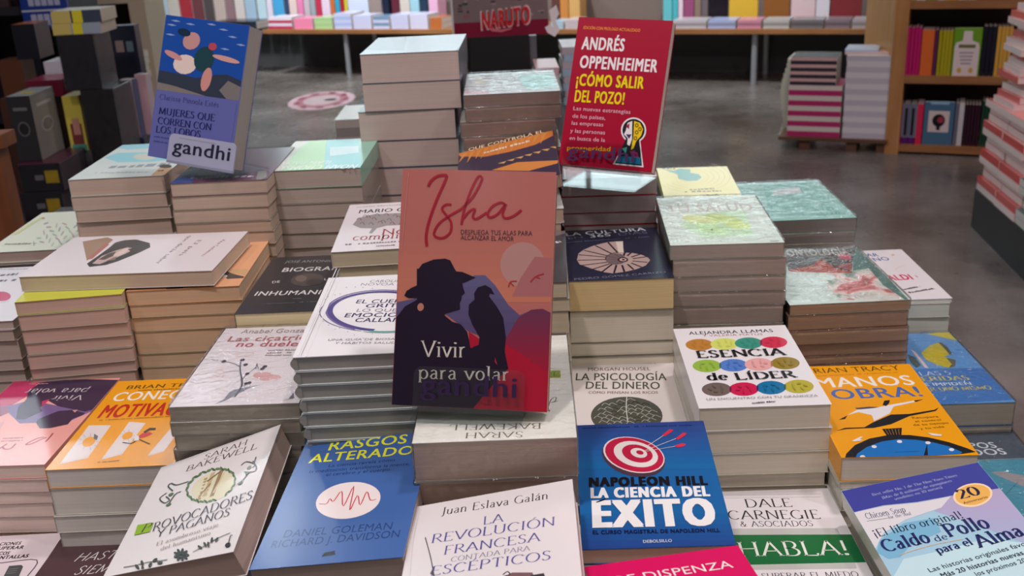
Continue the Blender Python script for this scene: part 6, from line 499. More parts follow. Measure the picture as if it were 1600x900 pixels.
BACK = [(-5.078, -4.99, 0.239, (190, 215, 225), 'pale cyan'), (-4.983, -4.927, 0.239, (225, 215, 230), 'white'), (-4.921, -4.815, 0.239, (75, 165, 215), 'bright blue'), (-4.808, -4.771, 0.215, (60, 75, 110), 'navy'), (-4.765, -4.691, 0.239, (220, 200, 195), 'cream'), (-4.685, -4.63, 0.215, (225, 130, 175), 'pink'), (-4.624, -4.569, 0.215, (190, 180, 190), 'grey'), (-4.563, -4.515, 0.215, (150, 165, 170), 'grey-green'), (-4.509, -4.461, 0.233, (190, 50, 80), 'red'), (-4.455, -4.377, 0.221, (220, 205, 225), 'white'), (-4.371, -4.335, 0.239, (200, 110, 60), 'orange'), (-4.329, -4.288, 0.233, (50, 160, 195), 'turquoise'), (-4.282, -4.252, 0.239, (170, 40, 50), 'dark red'), (-4.246, -4.217, 0.221, (200, 190, 60), 'yellow'), (-4.211, -4.025, 0.233, (205, 215, 240), 'wide pale blue'), (-4.019, -3.91, 0.239, (150, 135, 130), 'brown-grey'), (-3.904, -3.841, 0.239, (30, 36, 60), 'dark navy'), (-3.819, -3.751, 0.239, (100, 40, 55), 'maroon'), (-3.745, -3.661, 0.215, (210, 200, 190), 'ivory'), (-3.656, -3.578, 0.227, (160, 205, 220), 'light cyan'), (-3.572, -3.506, 0.227, (40, 60, 80), 'dark blue'), (-3.495, -3.418, 0.215, (225, 175, 205), 'pale pink'), (-2.489, -2.429, 0.239, (90, 60, 55), 'dark brown'), (-2.424, -2.36, 0.215, (190, 130, 70), 'tan'), (-2.355, -2.272, 0.233, (200, 160, 100), 'sand'), (-1.656, -1.592, 0.227, (100, 190, 200), 'cyan'), (-1.588, -1.551, 0.227, (80, 180, 195), 'second cyan'), (-1.547, -1.515, 0.215, (225, 205, 220), 'narrow white'), (-1.51, -1.438, 0.221, (150, 80, 120), 'plum'), (-1.434, -1.389, 0.215, (140, 120, 110), 'grey-brown'), (-1.385, -1.34, 0.227, (110, 100, 105), 'grey'), (-1.336, -1.199, 0.239, (32, 26, 34), 'black faced'), (-1.195, -1.0, 0.233, (215, 175, 60), 'yellow faced'), (-0.961, -0.788, 0.221, (140, 90, 45), 'brown faced'), (-0.78, -0.622, 0.227, (215, 190, 195), 'pink-white faced'), (-0.618, -0.532, 0.215, (215, 210, 220), 'white'), (-0.524, -0.33, 0.221, (130, 50, 55), 'dark red faced'), (-6.141, -6.002, 0.24, (190, 215, 230), 'ice blue'), (-5.996, -5.879, 0.24, (215, 205, 195), 'ivory'), (-5.873, -5.744, 0.24, (180, 60, 70), 'brick red'), (-5.738, -5.624, 0.24, (120, 70, 75), 'brown-red'), (-5.617, -5.518, 0.24, (90, 80, 82), 'charcoal'), (-5.511, -5.4, 0.24, (200, 180, 175), 'beige'), (-5.393, -5.309, 0.24, (150, 120, 125), 'dusty rose'), (-5.302, -5.206, 0.24, (215, 205, 200), 'ecru'), (-5.199, -5.091, 0.24, (165, 190, 210), 'dusty blue')]
BACKPOS = ['left of the red and white stack', 'left of the bright blue book', 'above the red and white stack', 'right of the bright blue book', 'left of the pink strip book', 'above the pink stack', 'right of the pink strip book', 'left of the red book', 'above the pale green stack', 'right of the red book', 'left of the turquoise book', 'above the first pale blue stack', 'right of the turquoise book', 'right of the dark red book', 'above the lavender stack', 'left of the dark navy cover', 'above the dark-lined blue stack', 'above the second lavender stack', 'right of the maroon book', 'above the third lavender stack', 'left of the sign', 'right of the dark blue book', 'right of the sign', 'left of the crimson book', 'behind the crimson book', 'right of the crimson book', 'beside the first cyan book', 'left of the plum book', 'above the white-grey stack', 'left of the black cover', 'next to the black cover', 'above the lilac stack', 'above the rose stack', 'above the light grey stack', 'above the dark grey stack', 'left of the dark red cover', 'above the mauve-grey stack', 'behind the lilac-blue book, place 1', 'behind the lilac-blue book, place 2', 'behind the lilac-blue book, place 3', 'behind the lilac-blue book, place 4', 'behind the lilac-blue book, place 5', 'behind the lilac-blue book, place 6', 'behind the lilac-blue book, place 7', 'behind the lilac-blue book, place 8', 'behind the lilac-blue book, place 9']
CASE = [(0.371, 0.058, 0.073, 0.218, (196, 30, 110), 'first magenta spine from the post on the upper shelf of the oak bookcase', ''), (0.371, 0.074, 0.089, 0.214, (196, 30, 110), 'second magenta spine from the post on the upper shelf of the oak bookcase', ''), (0.371, 0.09, 0.105, 0.218, (196, 30, 110), 'third magenta spine from the post on the upper shelf of the oak bookcase', ''), (0.371, 0.105, 0.12, 0.214, (196, 30, 110), 'fourth magenta spine from the post on the upper shelf of the oak bookcase', ''), (0.371, 0.122, 0.175, 0.205, (225, 110, 50), 'wide orange spine on the upper shelf of the oak bookcase', ''), (0.371, 0.176, 0.191, 0.205, (100, 40, 85), 'purple spine beside the orange one', ''), (0.371, 0.194, 0.208, 0.202, (176, 165, 30), 'first olive spine from the left on the upper oak shelf', ''), (0.371, 0.209, 0.224, 0.202, (176, 165, 30), 'second olive spine from the left on the upper oak shelf', ''), (0.371, 0.224, 0.239, 0.202, (176, 165, 30), 'third olive spine from the left on the upper oak shelf', ''), (0.371, 0.239, 0.254, 0.202, (176, 165, 30), 'fourth olive spine from the left on the upper oak shelf', ''), (0.371, 0.256, 0.374, 0.212, (110, 160, 40), 'green cover with a white bottle shape, face out in the oak bookcase', 'bottle'), (0.371, 0.377, 0.395, 0.22, (24, 26, 40), 'first navy spine right of the white bottle cover', ''), (0.371, 0.396, 0.414, 0.22, (24, 26, 40), 'second navy spine right of the white bottle cover', ''), (0.371, 0.415, 0.433, 0.22, (24, 26, 40), 'third navy spine right of the white bottle cover', ''), (0.371, 0.435, 0.45, 0.218, (215, 165, 70), 'first golden spine right of the navy ones', ''), (0.371, 0.451, 0.466, 0.218, (215, 165, 70), 'second golden spine right of the navy ones', ''), (0.371, 0.466, 0.481, 0.218, (215, 165, 70), 'third golden spine right of the navy ones', ''), (0.371, 0.482, 0.497, 0.218, (215, 165, 70), 'fourth golden spine right of the navy ones', ''), (0.048, 0.06, 0.067, 0.19, (160, 30, 90), 'thin crimson spine at the post on the lower oak shelf', ''), (0.048, 0.068, 0.097, 0.185, (95, 20, 110), 'first purple book with a grey figure strip on the lower oak shelf', 'duo'), (0.048, 0.098, 0.126, 0.185, (95, 20, 110), 'second purple book with a grey figure strip on the lower oak shelf', 'duo'), (0.048, 0.128, 0.157, 0.19, (215, 40, 80), 'red spine left of the blue face-out cover', ''), (0.048, 0.16, 0.291, 0.2, (72, 110, 140), 'blue cover with a dark head picture, face out on the lower shelf', 'head'), (0.048, 0.294, 0.308, 0.195, (110, 110, 125), 'grey spine right of the blue head cover', ''), (0.048, 0.309, 0.332, 0.2, (205, 200, 205), 'pale spine near the dark red group', ''), (0.048, 0.335, 0.348, 0.192, (52, 20, 38), 'first dark wine spine from the left on the lower shelf', ''), (0.048, 0.349, 0.361, 0.192, (52, 20, 38), 'second dark wine spine from the left on the lower shelf', ''), (0.048, 0.362, 0.375, 0.192, (52, 20, 38), 'third dark wine spine from the left on the lower shelf', ''), (0.048, 0.376, 0.389, 0.192, (52, 20, 38), 'fourth dark wine spine from the left on the lower shelf', ''), (0.048, 0.389, 0.402, 0.192, (52, 20, 38), 'fifth dark wine spine from the left on the lower shelf', ''), (0.048, 0.406, 0.418, 0.21, (28, 70, 50), 'first dark green spine on the lower shelf', ''), (0.048, 0.419, 0.432, 0.21, (28, 70, 50), 'second dark green spine on the lower shelf', ''), (0.048, 0.433, 0.445, 0.21, (28, 70, 50), 'third dark green spine on the lower shelf', ''), (0.707, 0.041, 0.082, 0.21, (170, 180, 90), 'first book from the left on the top visible oak shelf', ''), (0.707, 0.084, 0.125, 0.21, (225, 225, 225), 'second book from the left on the top visible oak shelf', ''), (0.707, 0.128, 0.168, 0.21, (110, 160, 60), 'third book from the left on the top visible oak shelf', ''), (0.707, 0.171, 0.211, 0.21, (220, 220, 215), 'fourth book from the left on the top visible oak shelf', ''), (0.707, 0.213, 0.253, 0.21, (210, 170, 60), 'fifth book from the left on the top visible oak shelf', ''), (0.707, 0.256, 0.295, 0.21, (200, 205, 210), 'sixth book from the left on the top visible oak shelf', ''), (0.707, 0.298, 0.337, 0.21, (190, 195, 190), 'seventh book from the left on the top visible oak shelf', ''), (0.707, 0.34, 0.379, 0.21, (205, 60, 80), 'eighth book from the left on the top visible oak shelf', '')]
PLINTH = (-0.094, 0.093, 0.816, 3.3)
SIGN = (-0.14, 0.155, 0.815, 1.115, 0.861, 3.32)
T2X = -0.475
MID = [(-0.36, 2.66, 5, 0.022, 0.12, ['b0a8a0', '8c8884'], 'short grey stack'), (0.135, 3.2, 6, 0.022, 0.07, ['d8b8bc', 'cfa8ae'], 'rose lined stack'), (0.24, 3.3, 8, 0.022, 0.1, ['9ab4c4', 'b0a8b0'], 'blue-grey stack')]
LT = (-1.15, 0.38)
LEFT = [('boxed_set', -1.3795, 3.0, 0.3805, 0.468, 0.121, 0.2, (28, 30, 46), (120, 112, 118), (120, 50, 80), 'lower navy boxed set with a yellow square sticker', 'boxed set', 'boxed sets on the left table', 0, 'sticker', True), ('boxed_set', -1.368, 3.0, 0.4686, 0.552, 0.122, 0.2, (28, 30, 46), (130, 122, 128), (130, 60, 90), 'upper navy boxed set with a yellow square sticker', 'boxed set', 'boxed sets on the left table', 0, 'sticker', True), ('boxed_set', -1.4065, 3.04, 0.5526, 0.745, 0.069, 0.17, (44, 44, 48), (140, 140, 136), (150, 160, 160), 'grey crested boxed set with a yellow tag on top', 'boxed set', 'boxed sets on the left table', 0, 'crest', False), ('book_bundle', -1.354, 3.206, 0.3805, 0.542, 0.06, 0.14, (200, 190, 178), (190, 180, 170), (205, 195, 185), 'cream bundle of books under the yellow spined book', 'book', 'boxed sets on the left table', 0, '', False), ('upright_book', -1.3235, 3.206, 0.5426, 0.713, 0.053, 0.12, (205, 195, 80), (170, 150, 90), (190, 180, 120), 'yellow spined book with a small portrait beside the grey crested set', 'book', 'boxed sets on the left table', 0, 'faceart', False), ('boxed_set', -1.2455, 3.15, 0.3805, 0.512, 0.095, 0.16, (30, 30, 38), (90, 88, 96), (50, 48, 56), 'bottom black boxed set in the wrapped tower', 'boxed set', 'boxed sets on the left table', 0, '', False), ('boxed_set', -1.218, 3.15, 0.5126, 0.736, 0.096, 0.16, (36, 35, 40), (110, 110, 118), (70, 60, 75), 'middle black boxed set in the wrapped tower', 'boxed set', 'boxed sets on the left table', 0, '', True), ('boxed_set', -1.253, 3.15, 0.7366, 0.9, 0.106, 0.14, (34, 36, 48), (84, 86, 98), (120, 120, 130), 'top black shrink-wrapped boxed set in the tower', 'boxed set', 'boxed sets on the left table', 0.0, '', True), ('paperback_book', -1.242, 3.15, 0.9006, 0.933, 0.142, 0.13, (150, 165, 180), (190, 180, 165), (215, 215, 205), 'lower blue and white book on the wrapped tower', 'book', 'boxed sets on the left table', 0, 'toplab', False), ('paperback_book', -1.2365, 3.15, 0.9336, 0.969, 0.145, 0.13, (60, 70, 90), (200, 190, 170), (220, 225, 215), 'topmost white book with a yellow label on the wrapped tower', 'book', 'boxed sets on the left table', 0, 'toplab', False), ('book_bundle', -1.2055, 3.32, 0.3805, 0.551, 0.091, 0.12, (46, 52, 80), (60, 62, 80), (80, 78, 90), 'dark bundle under the leaning magazines', 'book', 'boxed sets on the left table', 0, '', False), ('upright_book', -1.1935, 3.34, 0.5516, 0.736, 0.041, 0.03, (205, 196, 196), (90, 100, 130), (200, 190, 190), 'white and blue magazine leaning beside the wrapped tower', 'book', 'boxed sets on the left table', -0.25, '', False), ('upright_book', -1.1565, 3.37, 0.5516, 0.746, 0.039, 0.03, (205, 170, 176), (200, 185, 190), (200, 190, 190), 'pink and white magazine leaning next to the white and blue one', 'book', 'boxed sets on the left table', -0.25, '', False), ('boxed_set', -1.2965, 3.5, 0.3805, 0.719, 0.095, 0.1, (40, 42, 54), (60, 60, 72), (70, 70, 80), 'tall dark carton behind the wrapped tower', 'boxed set', 'boxed sets on the left table', 0, '', False), ('upright_book', -1.237, 3.5, 0.7196, 0.888, 0.088, 0.05, (32, 36, 52), (70, 74, 88), (160, 170, 180), 'dark book with two small photos behind the wrapped tower', 'book', 'boxed sets on the left table', 0, 'photo2', False), ('carton', -1.5105, 3.45, 0.3805, 0.733, 0.081, 0.12, (60, 48, 50), (70, 52, 50), (80, 60, 60), 'dark carton under the white bundle', 'carton', 'boxed sets on the left table', 0, '', False), ('book_bundle', -1.454, 3.45, 0.7336, 0.79, 0.07, 0.12, (205, 205, 215), (170, 170, 180), (215, 215, 222), 'white bundle of books behind the grey crested set', 'book', 'boxed sets on the left table', 0, '', False), ('carton', -1.4965, 3.2800000000000002, 0.3805, 0.703, 0.163, 0.12, (70, 44, 34), (60, 40, 34), (90, 50, 50), 'brown carton behind the grey crested set', 'carton', 'boxed sets on the left table', 0, '', False), ('hardcover_book', -1.4275, 3.2800000000000002, 0.7036, 0.754, 0.111, 0.14, (110, 26, 52), (110, 26, 52), (150, 50, 78), 'maroon hardcover lying behind the grey crested set', 'book', 'boxed sets on the left table', 0, '', False), ('carton', -1.678, 3.62, 0.3805, 0.781, 0.08, 0.1, (96, 58, 40), (70, 44, 36), (90, 60, 50), 'tall brown carton under the dark orange-topped book', 'carton', 'boxed sets on the left table', 0, '', False), ('boxed_set', -1.6075, 3.62, 0.7816, 0.898, 0.077, 0.12, (26, 28, 38), (66, 66, 74), (170, 100, 60), 'dark boxed set with an orange top at the far left', 'boxed set', 'boxed sets on the left table', 0, '', False)]
POST = (-1.144, 2.3, 0, 0.744)
DARKCASE = (-2.176, -1.611, 4.0)
POSTER = (-1.758, -1.588, 0.849, 1.009)
CREAMCASE = (-2.101, -1.703, 5.2)
FAR = [(-1.333, 3.8000000000000003, 0.38, 16, 0.024, 0.075, [(205, 190, 165), (190, 175, 150), (214, 200, 120)], 'cream pile beside the lilac-blue standing book'), (-1.974, 6.1, 0, 20, 0.0347, 0.11, [(215, 205, 190), (60, 58, 60)], 'striped cream pile behind the lilac-blue standing book')]

# ------------------------------------------------------------ the display table and its riser
TZ, RZ = .525, .70
t = empty('display_table', (-.16, 1.2, 0), 'wide dark table carrying all the front stacks of books', 'table')
b = MB(); b.box(-.80, .79, -.82, .74, TZ - .03, TZ, wood('table_wood', '2c2320', '46362f')); b.build('tabletop', t)
b = MB(); b.box(-.74, .73, -.76, .68, 0, TZ - .03, mat('1d1a1b', .6)); b.build('plinth', t)
b = MB(); b.box(-.69, .55, .362, .72, TZ, RZ, mat('2a2424', .6)); b.build('riser', t)

for s in STACKS: make_stack(s)

# ------------------------------------------------------------ books stood up on clear stands
def stood(k, t, ch, ph, label, under, zs, lip, frost, ink, slabel):
    p = POSE[k]; M = book_frame(p); l = p[5]
    make_book('paperback_book', M, p[4], l, t, ch, ph, label, art=ART[k])
    base = Vector((M @ Vector((0, -l / 2, -t)))); yaw = p[3]
    root = empty('book_stand', Matrix.Translation((base.x, base.y, zs)) @ Matrix.Rotation(yaw, 4, 'Z'), slabel, 'stand', 'clear stands on the book table')
    inv = root.matrix_world.inverted() @ M; yb = -l / 2; ac = ACRYL()
    cx, hw, hh = lip
    def part(nm, *bx):
        b = MB(); b.box(*bx, ac, inv); return b.build(nm, root)
    part('back_panel', cx - hw, cx + hw, yb - .004, l * .2, -t - .0045, -t - .001)
    part('ledge', cx - hw, cx + hw, yb - .0042, yb - .0008, -t - .0045, .0065)
    b = MB(); n = 5; r = .008; y1 = yb + hh
    pts = [(cx - hw, yb - .0042), (cx + hw, yb - .0042)] + [(cx + hw - r + r * math.cos(R(a)), y1 - r + r * math.sin(R(a))) for a in range(0, 91, 15)] + [(cx - hw + r - r * math.sin(R(a)), y1 - r + r * math.cos(R(a))) for a in range(0, 91, 15)]
    N = len(pts); lm = mat(frost, .35) if frost else ac
    vs = [inv @ Vector((x, y, z)) for z in (.0035, .006) for x, y in pts]
    b.add(vs, [tuple(range(N - 1, -1, -1)), tuple(range(N, 2 * N))] + [(i, (i + 1) % N, N + (i + 1) % N, N + i) for i in range(N)], lm)
    q = MB(); put_text(q, 'gandhi', 'b', cx - hw * .86, yb + hh * .32, 0, hw * 1.72, hh * .5, .0064, mat(ink, .4))
    if frost: q.poly([(cx - hw * .7, yb + hh * .86), (cx + hw * .4, yb + hh * .86), (cx + hw * .4, yb + hh * .88), (cx - hw * .7, yb + hh * .88)], .0062, mat('8d93ab', .5))
    b.v += [tuple(inv @ Vector(v)) for v in q.v]; o = len(b.v) - len(q.v); k2 = b.slot(q.ms[0])
    for f_, mi in zip(q.f, q.mi): b.f.append(tuple(i + o for i in f_)); b.mi.append(b.slot(q.ms[mi]))
    b.build('front_lip', root)
    low = min((inv @ Vector((x, yb - .0042, z))).z for x in (cx - hw, cx + hw) for z in (-t, .006))
    b = MB(); b.box(cx - hw, cx + hw, -.028, .06, .0002, .0032, ac); b.build('base', root)
    if low > .005:
        b = MB(); b.box(cx - hw, cx + hw, -.006, -.003, .0032, low + .004, ac); b.build('riser_panel', root)
stood('isha', .018, *COL['isha'], 'pink standing paperback with hatted figure and crow, centre of the table', '', ZS['isha'], (0, .05, .036), None, '2a1240', 'clear acrylic stand holding the pink crow-and-hat paperback')
stood('mujeres', .036, *COL['mujeres'], 'thick lilac-blue standing paperback with a seaside picture, back left', '', ZS['mujeres'], (.022, .054, .038), 'a8aec6', '20263c', 'stand with frosted front lip under the thick lilac-blue book')
stood('redst', .02, *COL['redst'], 'crimson standing paperback with keyhole emblem and large white and yellow lettering', '', ZS['redst'], (-.006, .058, .036), None, '3a1248', 'clear stand holding up the crimson keyhole paperback')

# ------------------------------------------------------------ back wall bench
def part(parent, nm, *a, r=0, M=None):
    b = MB(); b.box(*a); o = b.build(nm, parent)
    return o
oak = wood('oak', '8a5a34', 'a87548'); oak2 = wood('oak_edge', 'a5713f', 'bd8a55', (14, 14, 1.5)); steel = mat('b5b8bc', .35, .5, metal=.6)
bn = empty('wall_bench', SF(-2.55, 1.8), 'long low oak bench running along the back wall', 'bench')
part(bn, 'bench_top', -2.26, 2.32, 0, .54, .335, .365, oak)
for u in (-4.08, -.96): b = MB(); b.cyl((u + 2.55, .06, 0), (u + 2.55, .06, .335), .02, steel); b.build('leg', bn)
for u in (-4.08, -.96): b = MB(); b.cyl((u + 2.55, .5, 0), (u + 2.55, .5, .335), .02, steel); b.build('leg', bn)
b = MB(); b.box(-5.3, -.05, 2.35, 2.36, .365, 1.2, mat('6e615c', .7), SF(0, 0)); tag(b.build('trim_2'), kind='structure')
b = MB(); b.box(-5.3, 3, 2.33, 2.36, 0, .36, mat('48494a', .7), SF(0, 0)); tag(b.build('trim_1'), kind='structure')
def flat_book(M, w, l, t, ch, ph, label, grp, name='stacked_book'):
    # spine turned to the front
    return make_book(name, M @ Matrix.Rotation(math.pi, 4, 'Z'), w, l, t, ch, ph, label, group=grp, spine='F')
def upright(M, w, d, h, ch, ph, label, grp, face=False, art=None, name='upright_book'):
    """a book standing on its tail at frame M: w across the front, d deep, h tall; its spine to the front, or its cover when face"""
    r = empty(name, M, label, 'book', grp); c = MB(); k = .0012; m_ = cov(ch)
    if face:
        c.box(-w / 2, w / 2, 0, k, 0, h, m_); c.box(-w / 2, w / 2, d - k, d, 0, h, m_); c.box(-w / 2, -w / 2 + k, k, d - k, 0, h, m_)
        if art: art(c)
        b = MB(); b.box(-w / 2 + k, w / 2 - .002, k, d - k, .001, h - .002, pages(ph))
    else:
        c.box(-w / 2, w / 2, 0, k, 0, h, m_); c.box(-w / 2, -w / 2 + k, k, d, 0, h, m_); c.box(w / 2 - k, w / 2, k, d, 0, h, m_)
        if art: art(c)
        b = MB(); b.box(-w / 2 + k, w / 2 - k, k, d - .002, .002, h - .003, pages(ph))
    c.build('cover', r); b.build('page_block', r); return r
def fr(c, x0, x1, z0, z1, y, m_):
    c.add([(x0, y, z0), (x1, y, z0), (x1, y, z1), (x0, y, z1)], [(0, 1, 2, 3)], m_)
for j, (u0, u1, n, h, cs, nm) in enumerate(BENCH):
    w = u1 - u0 - .006; z = .365
    for i in range(n):
        t = h / n; z += t
        flat_book(SF((u0 + u1) / 2, 1.84 + .1, z) , w, .2, t - .0004, cs[i % len(cs)], 'd8d2cc', '%s book up in the %s on the wall bench' % (ORD[i].replace('top', 'first'), nm), 'stacks along the wall bench', 'bench_book')  # bench stacks, kind of book not known
for j, (u0, u1, h, ch, nm) in enumerate(BACK):
    upright(SF((u0 + u1) / 2, 2.15, .365), u1 - u0 - .002, .03 if u1 - u0 > .09 else .15, h, ch, 'd8d2cc', '%s upright book on the wall bench, %s' % (nm, BACKPOS[j]), 'upright books behind the bench stacks', face=u1 - u0 > .09)

# ------------------------------------------------------------ oak bookcase on the right
bc = empty('bookcase', SF(0, 0), 'tall oak bookcase at the right with two rows of books', 'bookcase')
for x0 in (0, 1.14): part(bc, 'side_panel', x0, x0 + .06, 0, .36, 0, 2.1, oak2)
for z0 in (.012, .335, .67, 1.02, 1.4): part(bc, 'shelf', .06, 1.14, .006, .34, z0, z0 + .036, oak)
b = MB(); b.add([(0, 0, .0), (-.155, .36, .0), (-.135, .375, .0), (.02, .02, .0), (0, 0, 2.1), (-.155, .36, 2.1), (-.135, .375, 2.1), (.02, .02, 2.1)], [(0, 1, 5, 4), (1, 2, 6, 5), (2, 3, 7, 6), (3, 0, 4, 7), (4, 5, 6, 7), (3, 2, 1, 0)], wood('oak_panel', 'b5814c', 'cc9a66', (14, 14, 1.5))); b.build('end_panel', bc)
part(bc, 'back_panel', .06, 1.14, .34, .358, .012, 2.1, wood('dark_oak', '2c1c16', '3e281f'))
part(bc, 'kick_board', .06, 1.14, .03, .05, 0, .012, mat('151314', .6))
def headart(c):
    fr(c, -.045, .045, .06, .16, -.0004, cov('d8c6c4')); fr(c, -.04, .04, .19, .205, -.0004, cov('8fb4cc'))
    pts = [(.028 * math.cos(R(a)) , .115 + .03 * math.sin(R(a))) for a in range(0, 360, 24)]
    c.add([(x, -.0008, z) for x, z in pts], [tuple(range(len(pts)))], cov('15131a')); c.add([(x * .5 + .008, -.0012, .118 + (z - .115) * .5) for x, z in pts], [tuple(range(len(pts)))], cov('a03a48'))
    fr(c, -.008, .008, .07, .092, -.0008, cov('15131a'))
def bottleart(c):
    k = cov('e2d2d2'); pts = [(-.052, .0), (.052, .0), (.052, .13), (.046, .148), (.02, .158), (.018, .2), (-.018, .2), (-.02, .158), (-.046, .148), (-.052, .13)]
    tri = [(0, 1, 2, 9), (9, 2, 3, 8), (8, 3, 4, 7), (7, 4, 5, 6)]; c.add([(x, -.0004, z) for x, z in pts], tri, k)
    fr(c, -.035, .035, .125, .14, -.0008, cov('6c7440'))
    for i in range(4): fr(c, -.03 + .003 * i, .03 - .003 * i, .1 - .016 * i, .107 - .016 * i, -.0008, cov('a89aa8'))
    for sx in (-.024, .024): c.add([(sx + .01 * math.cos(R(a)), -.0008, .025 + .012 * math.sin(R(a))) for a in range(0, 360, 36)], [tuple(range(10))], cov('cfa44a'))
def duo(c): fr(c, -.018, .018, .03, .19, -.0004, cov('6f7488')); fr(c, -.006, .006, .04, .17, -.0008, cov('15121e'))
for j, (z, u0, u1, h, ch, nm, k) in enumerate(CASE):
    art = {'head': headart, 'bottle': bottleart, 'duo': duo}.get(k)
    upright(SF((u0 + u1) / 2, .02, z), u1 - u0 - .0015, .03 if k in ('head', 'bottle') else .15, h, ch, 'cfc6bc', nm, 'books in the oak bookcase', face=k in ('head', 'bottle'), art=art)

# ------------------------------------------------------------ stacks on the low pallet
pl = empty('pallet', SF(-.24, -.01), 'low brown wooden pallet under the pink and white stacks', 'pallet')
part(pl, 'deck', -.26, .25, 0, .225, .05, .066, wood('pallet_wood', '5a3c2c', '71503c'))
for x0 in (-.16, .06, .2): part(pl, 'runner', x0, x0 + .05, .02, .215, 0, .05, wood('pallet_wood', '5a3c2c', '71503c'))
z = .066
def bandart(ch, cb):
    pass
def spine_book(M, w, l, t, ch, band, ph, label, grp):
    r = make_book('softcover_book', M @ Matrix.Rotation(math.pi, 4, 'Z'), w, l, t, ch, ph, label, group=grp, spine='F', spine_hex=band)
    return r
for i in range(10):
    t = .025; z += t; pink = i % 2 == 0
    make_book('softcover_book', SF(-.338, .12, z) @ Matrix.Rotation(math.pi, 4, 'Z'), .25, .21, t - .0005, 'd8407e' if pink or i == 9 else 'ddd5ce', 'e2dcd2', '%s book up in the magenta banded stack on the pallet' % ORD[i].replace('top', 'lowest'), group='magenta banded stack on the pallet', spine='F', spine_hex=['b8306a', 'd9cfc8'][i % 2])
for i in range(8):
    t = .0165; z += t
    make_book('softcover_book', SF(-.352, .115, z) @ Matrix.Rotation(math.pi, 4, 'Z'), .215, .2, t - .0005, '4c5c60', 'd8cfc8', '%s book up in the charcoal and pink banded stack above the magenta one' % ORD[i].replace('top', 'lowest'), group='charcoal banded stack on the pallet', spine='F', spine_hex=['3a3440', 'd8b0ac'][i % 2])
z = .066
for i in range(15):
    t = .0262; z += t
    make_book('softcover_book', SF(-.1 + random.uniform(-.002, .002), .12, z) @ Matrix.Rotation(math.pi, 4, 'Z'), .2, .22, t - .0005, 'e2e0de', 'd8d4d0', '%s book up in the tall white stack against the oak bookcase' % ORD[i].replace('top', 'lowest'), group='tall white stack on the pallet', spine='F', spine_hex=['c6c0ca', 'dcd8dc'][i % 2])
for i, (ch, w) in enumerate((('e0c4c0', .21), ('c8d6ea', .15))):
    z += .012; flat_book(SF(-.11 - .03 * i, .13, z), w, .18, .0115, ch, 'e8e2dc', ['pink thin book lying on the tall white stack', 'pale blue thin book topping the tall white stack'][i], 'thin books on the white stack')
z = 0
for i in range(16):
    t = .0255; z += t
    make_book('softcover_book', SF(-.46 + .012 * math.sin(i * .5) + .0012 * i, .347, z), .15, .22, t - .0005, 'e0e0d6', 'd9d8c8', '%s book up in the leaning cream stack behind the magenta one' % ORD[i].replace('top', 'lowest'), group='cream stack behind the pallet')

# ------------------------------------------------------------ red and white stacks at the right edge
M0 = Matrix.Translation((1.70, 3.66, 0)) @ Matrix.Rotation(R(82), 4, 'Z')   # local -x runs toward the viewer along the left faces
bs = empty('stack_base', M0, 'black base under the red and white stacks at the right edge', 'base')
b = MB(); b.box(-.62, .0, -.36, -.012, 0, .145, mat('121214', .5)); b.build('block', bs)
for j, (x1, n, nm) in enumerate(((0, 13, 'farther'), (-.215, 13, 'nearer'), (-.43, 6, 'green edged'))):
    z = .145; rnd = random.Random(j)
    for i in range(n):
        t = .0255; z += t; off = (.018 if (i // 2) % 2 else 0) + rnd.uniform(-.002, .002); red = j < 2
        Mi = M0 @ Matrix.Translation((x1 - .105 + rnd.uniform(-.003, .003), -.09 - off, z))
        make_book('thin_book', Mi, .208, .15, t - .0005, ('d04a48' if i % 3 else 'e08a84') if red else '3c5a50', 'ecd2cc' if red else 'e4e2da', '%s book up in the %s stack on the black base' % (ORD[i].replace('top', 'lowest'), nm + (' red and white' if red else ' white')), group='red and white stacks', spine='F', spine_hex=('d2504c' if i % 4 == 1 else 'f2e0da') if red else 'd8d8d0')
z = .145 + 13 * .0255; rnd = random.Random(5)
for i in range(15):
    t = .022; z += t
    Mi = M0 @ Matrix.Translation((-.15 + rnd.uniform(-.004, .004) + .0015 * i, -.12 - .018 * ((i * 5) % 4 - 1.5) / 1.5 - .0015 * i, z)) @ Matrix.Rotation(rnd.uniform(-.06, .06), 4, 'Z')
    make_book('thin_book', Mi, .2, .15, t - .0005, ['e8b8b2', 'd8605c', 'e6cdc6'][i % 3], 'ecd6d0', '%s book up in the upper pile standing on the red and white stacks' % ORD[i].replace('top', 'lowest'), group='upper red and white pile', spine='F', spine_hex=['f0dcd6', 'd86660', 'f2e6e0'][i % 3])

# ------------------------------------------------------------ middle distance: second table, sign, plinth
t2 = empty('display_table', (0, 2.9, 0), 'dark second display table behind the tall grey stack', 'table')
b = MB(); b.box(T2X, .24, -.42, .9, .585, .61, mat('2b2628', .5)); b.build('tabletop', t2)
b = MB(); b.box(T2X + .05, .2, -.38, .85, 0, .585, mat('1c1a1c', .6)); b.build('plinth', t2)
b = MB(); x0, x1, z1, y = PLINTH; b.box(x0, x1, y, y + .16, .61, z1, mat('19181b', .45)); b.box(x1, x1 + .022, y + .01, y + .15, .61, z1 - .004, mat('5c6064', .3)); tag(b.build('display_plinth'), 'black plinth block under the red lettered sign', 'plinth')
x0, x1, z0, z1, zb, y = SIGN
sg = empty('lettered_sign', ((x0 + x1) / 2, y, z0), 'grey and crimson card sign with big red lettering on the black plinth', 'sign')
cx = (x0 + x1) / 2; b = MB(); b.box(x0 - cx, x1 - cx, 0, .012, 0, z1 - z0, cov('7c6c6c')); fr(b, x0 - cx, x1 - cx, 0, zb - z0, -.0006, cov('7c1a34'))
rnd = random.Random(2)
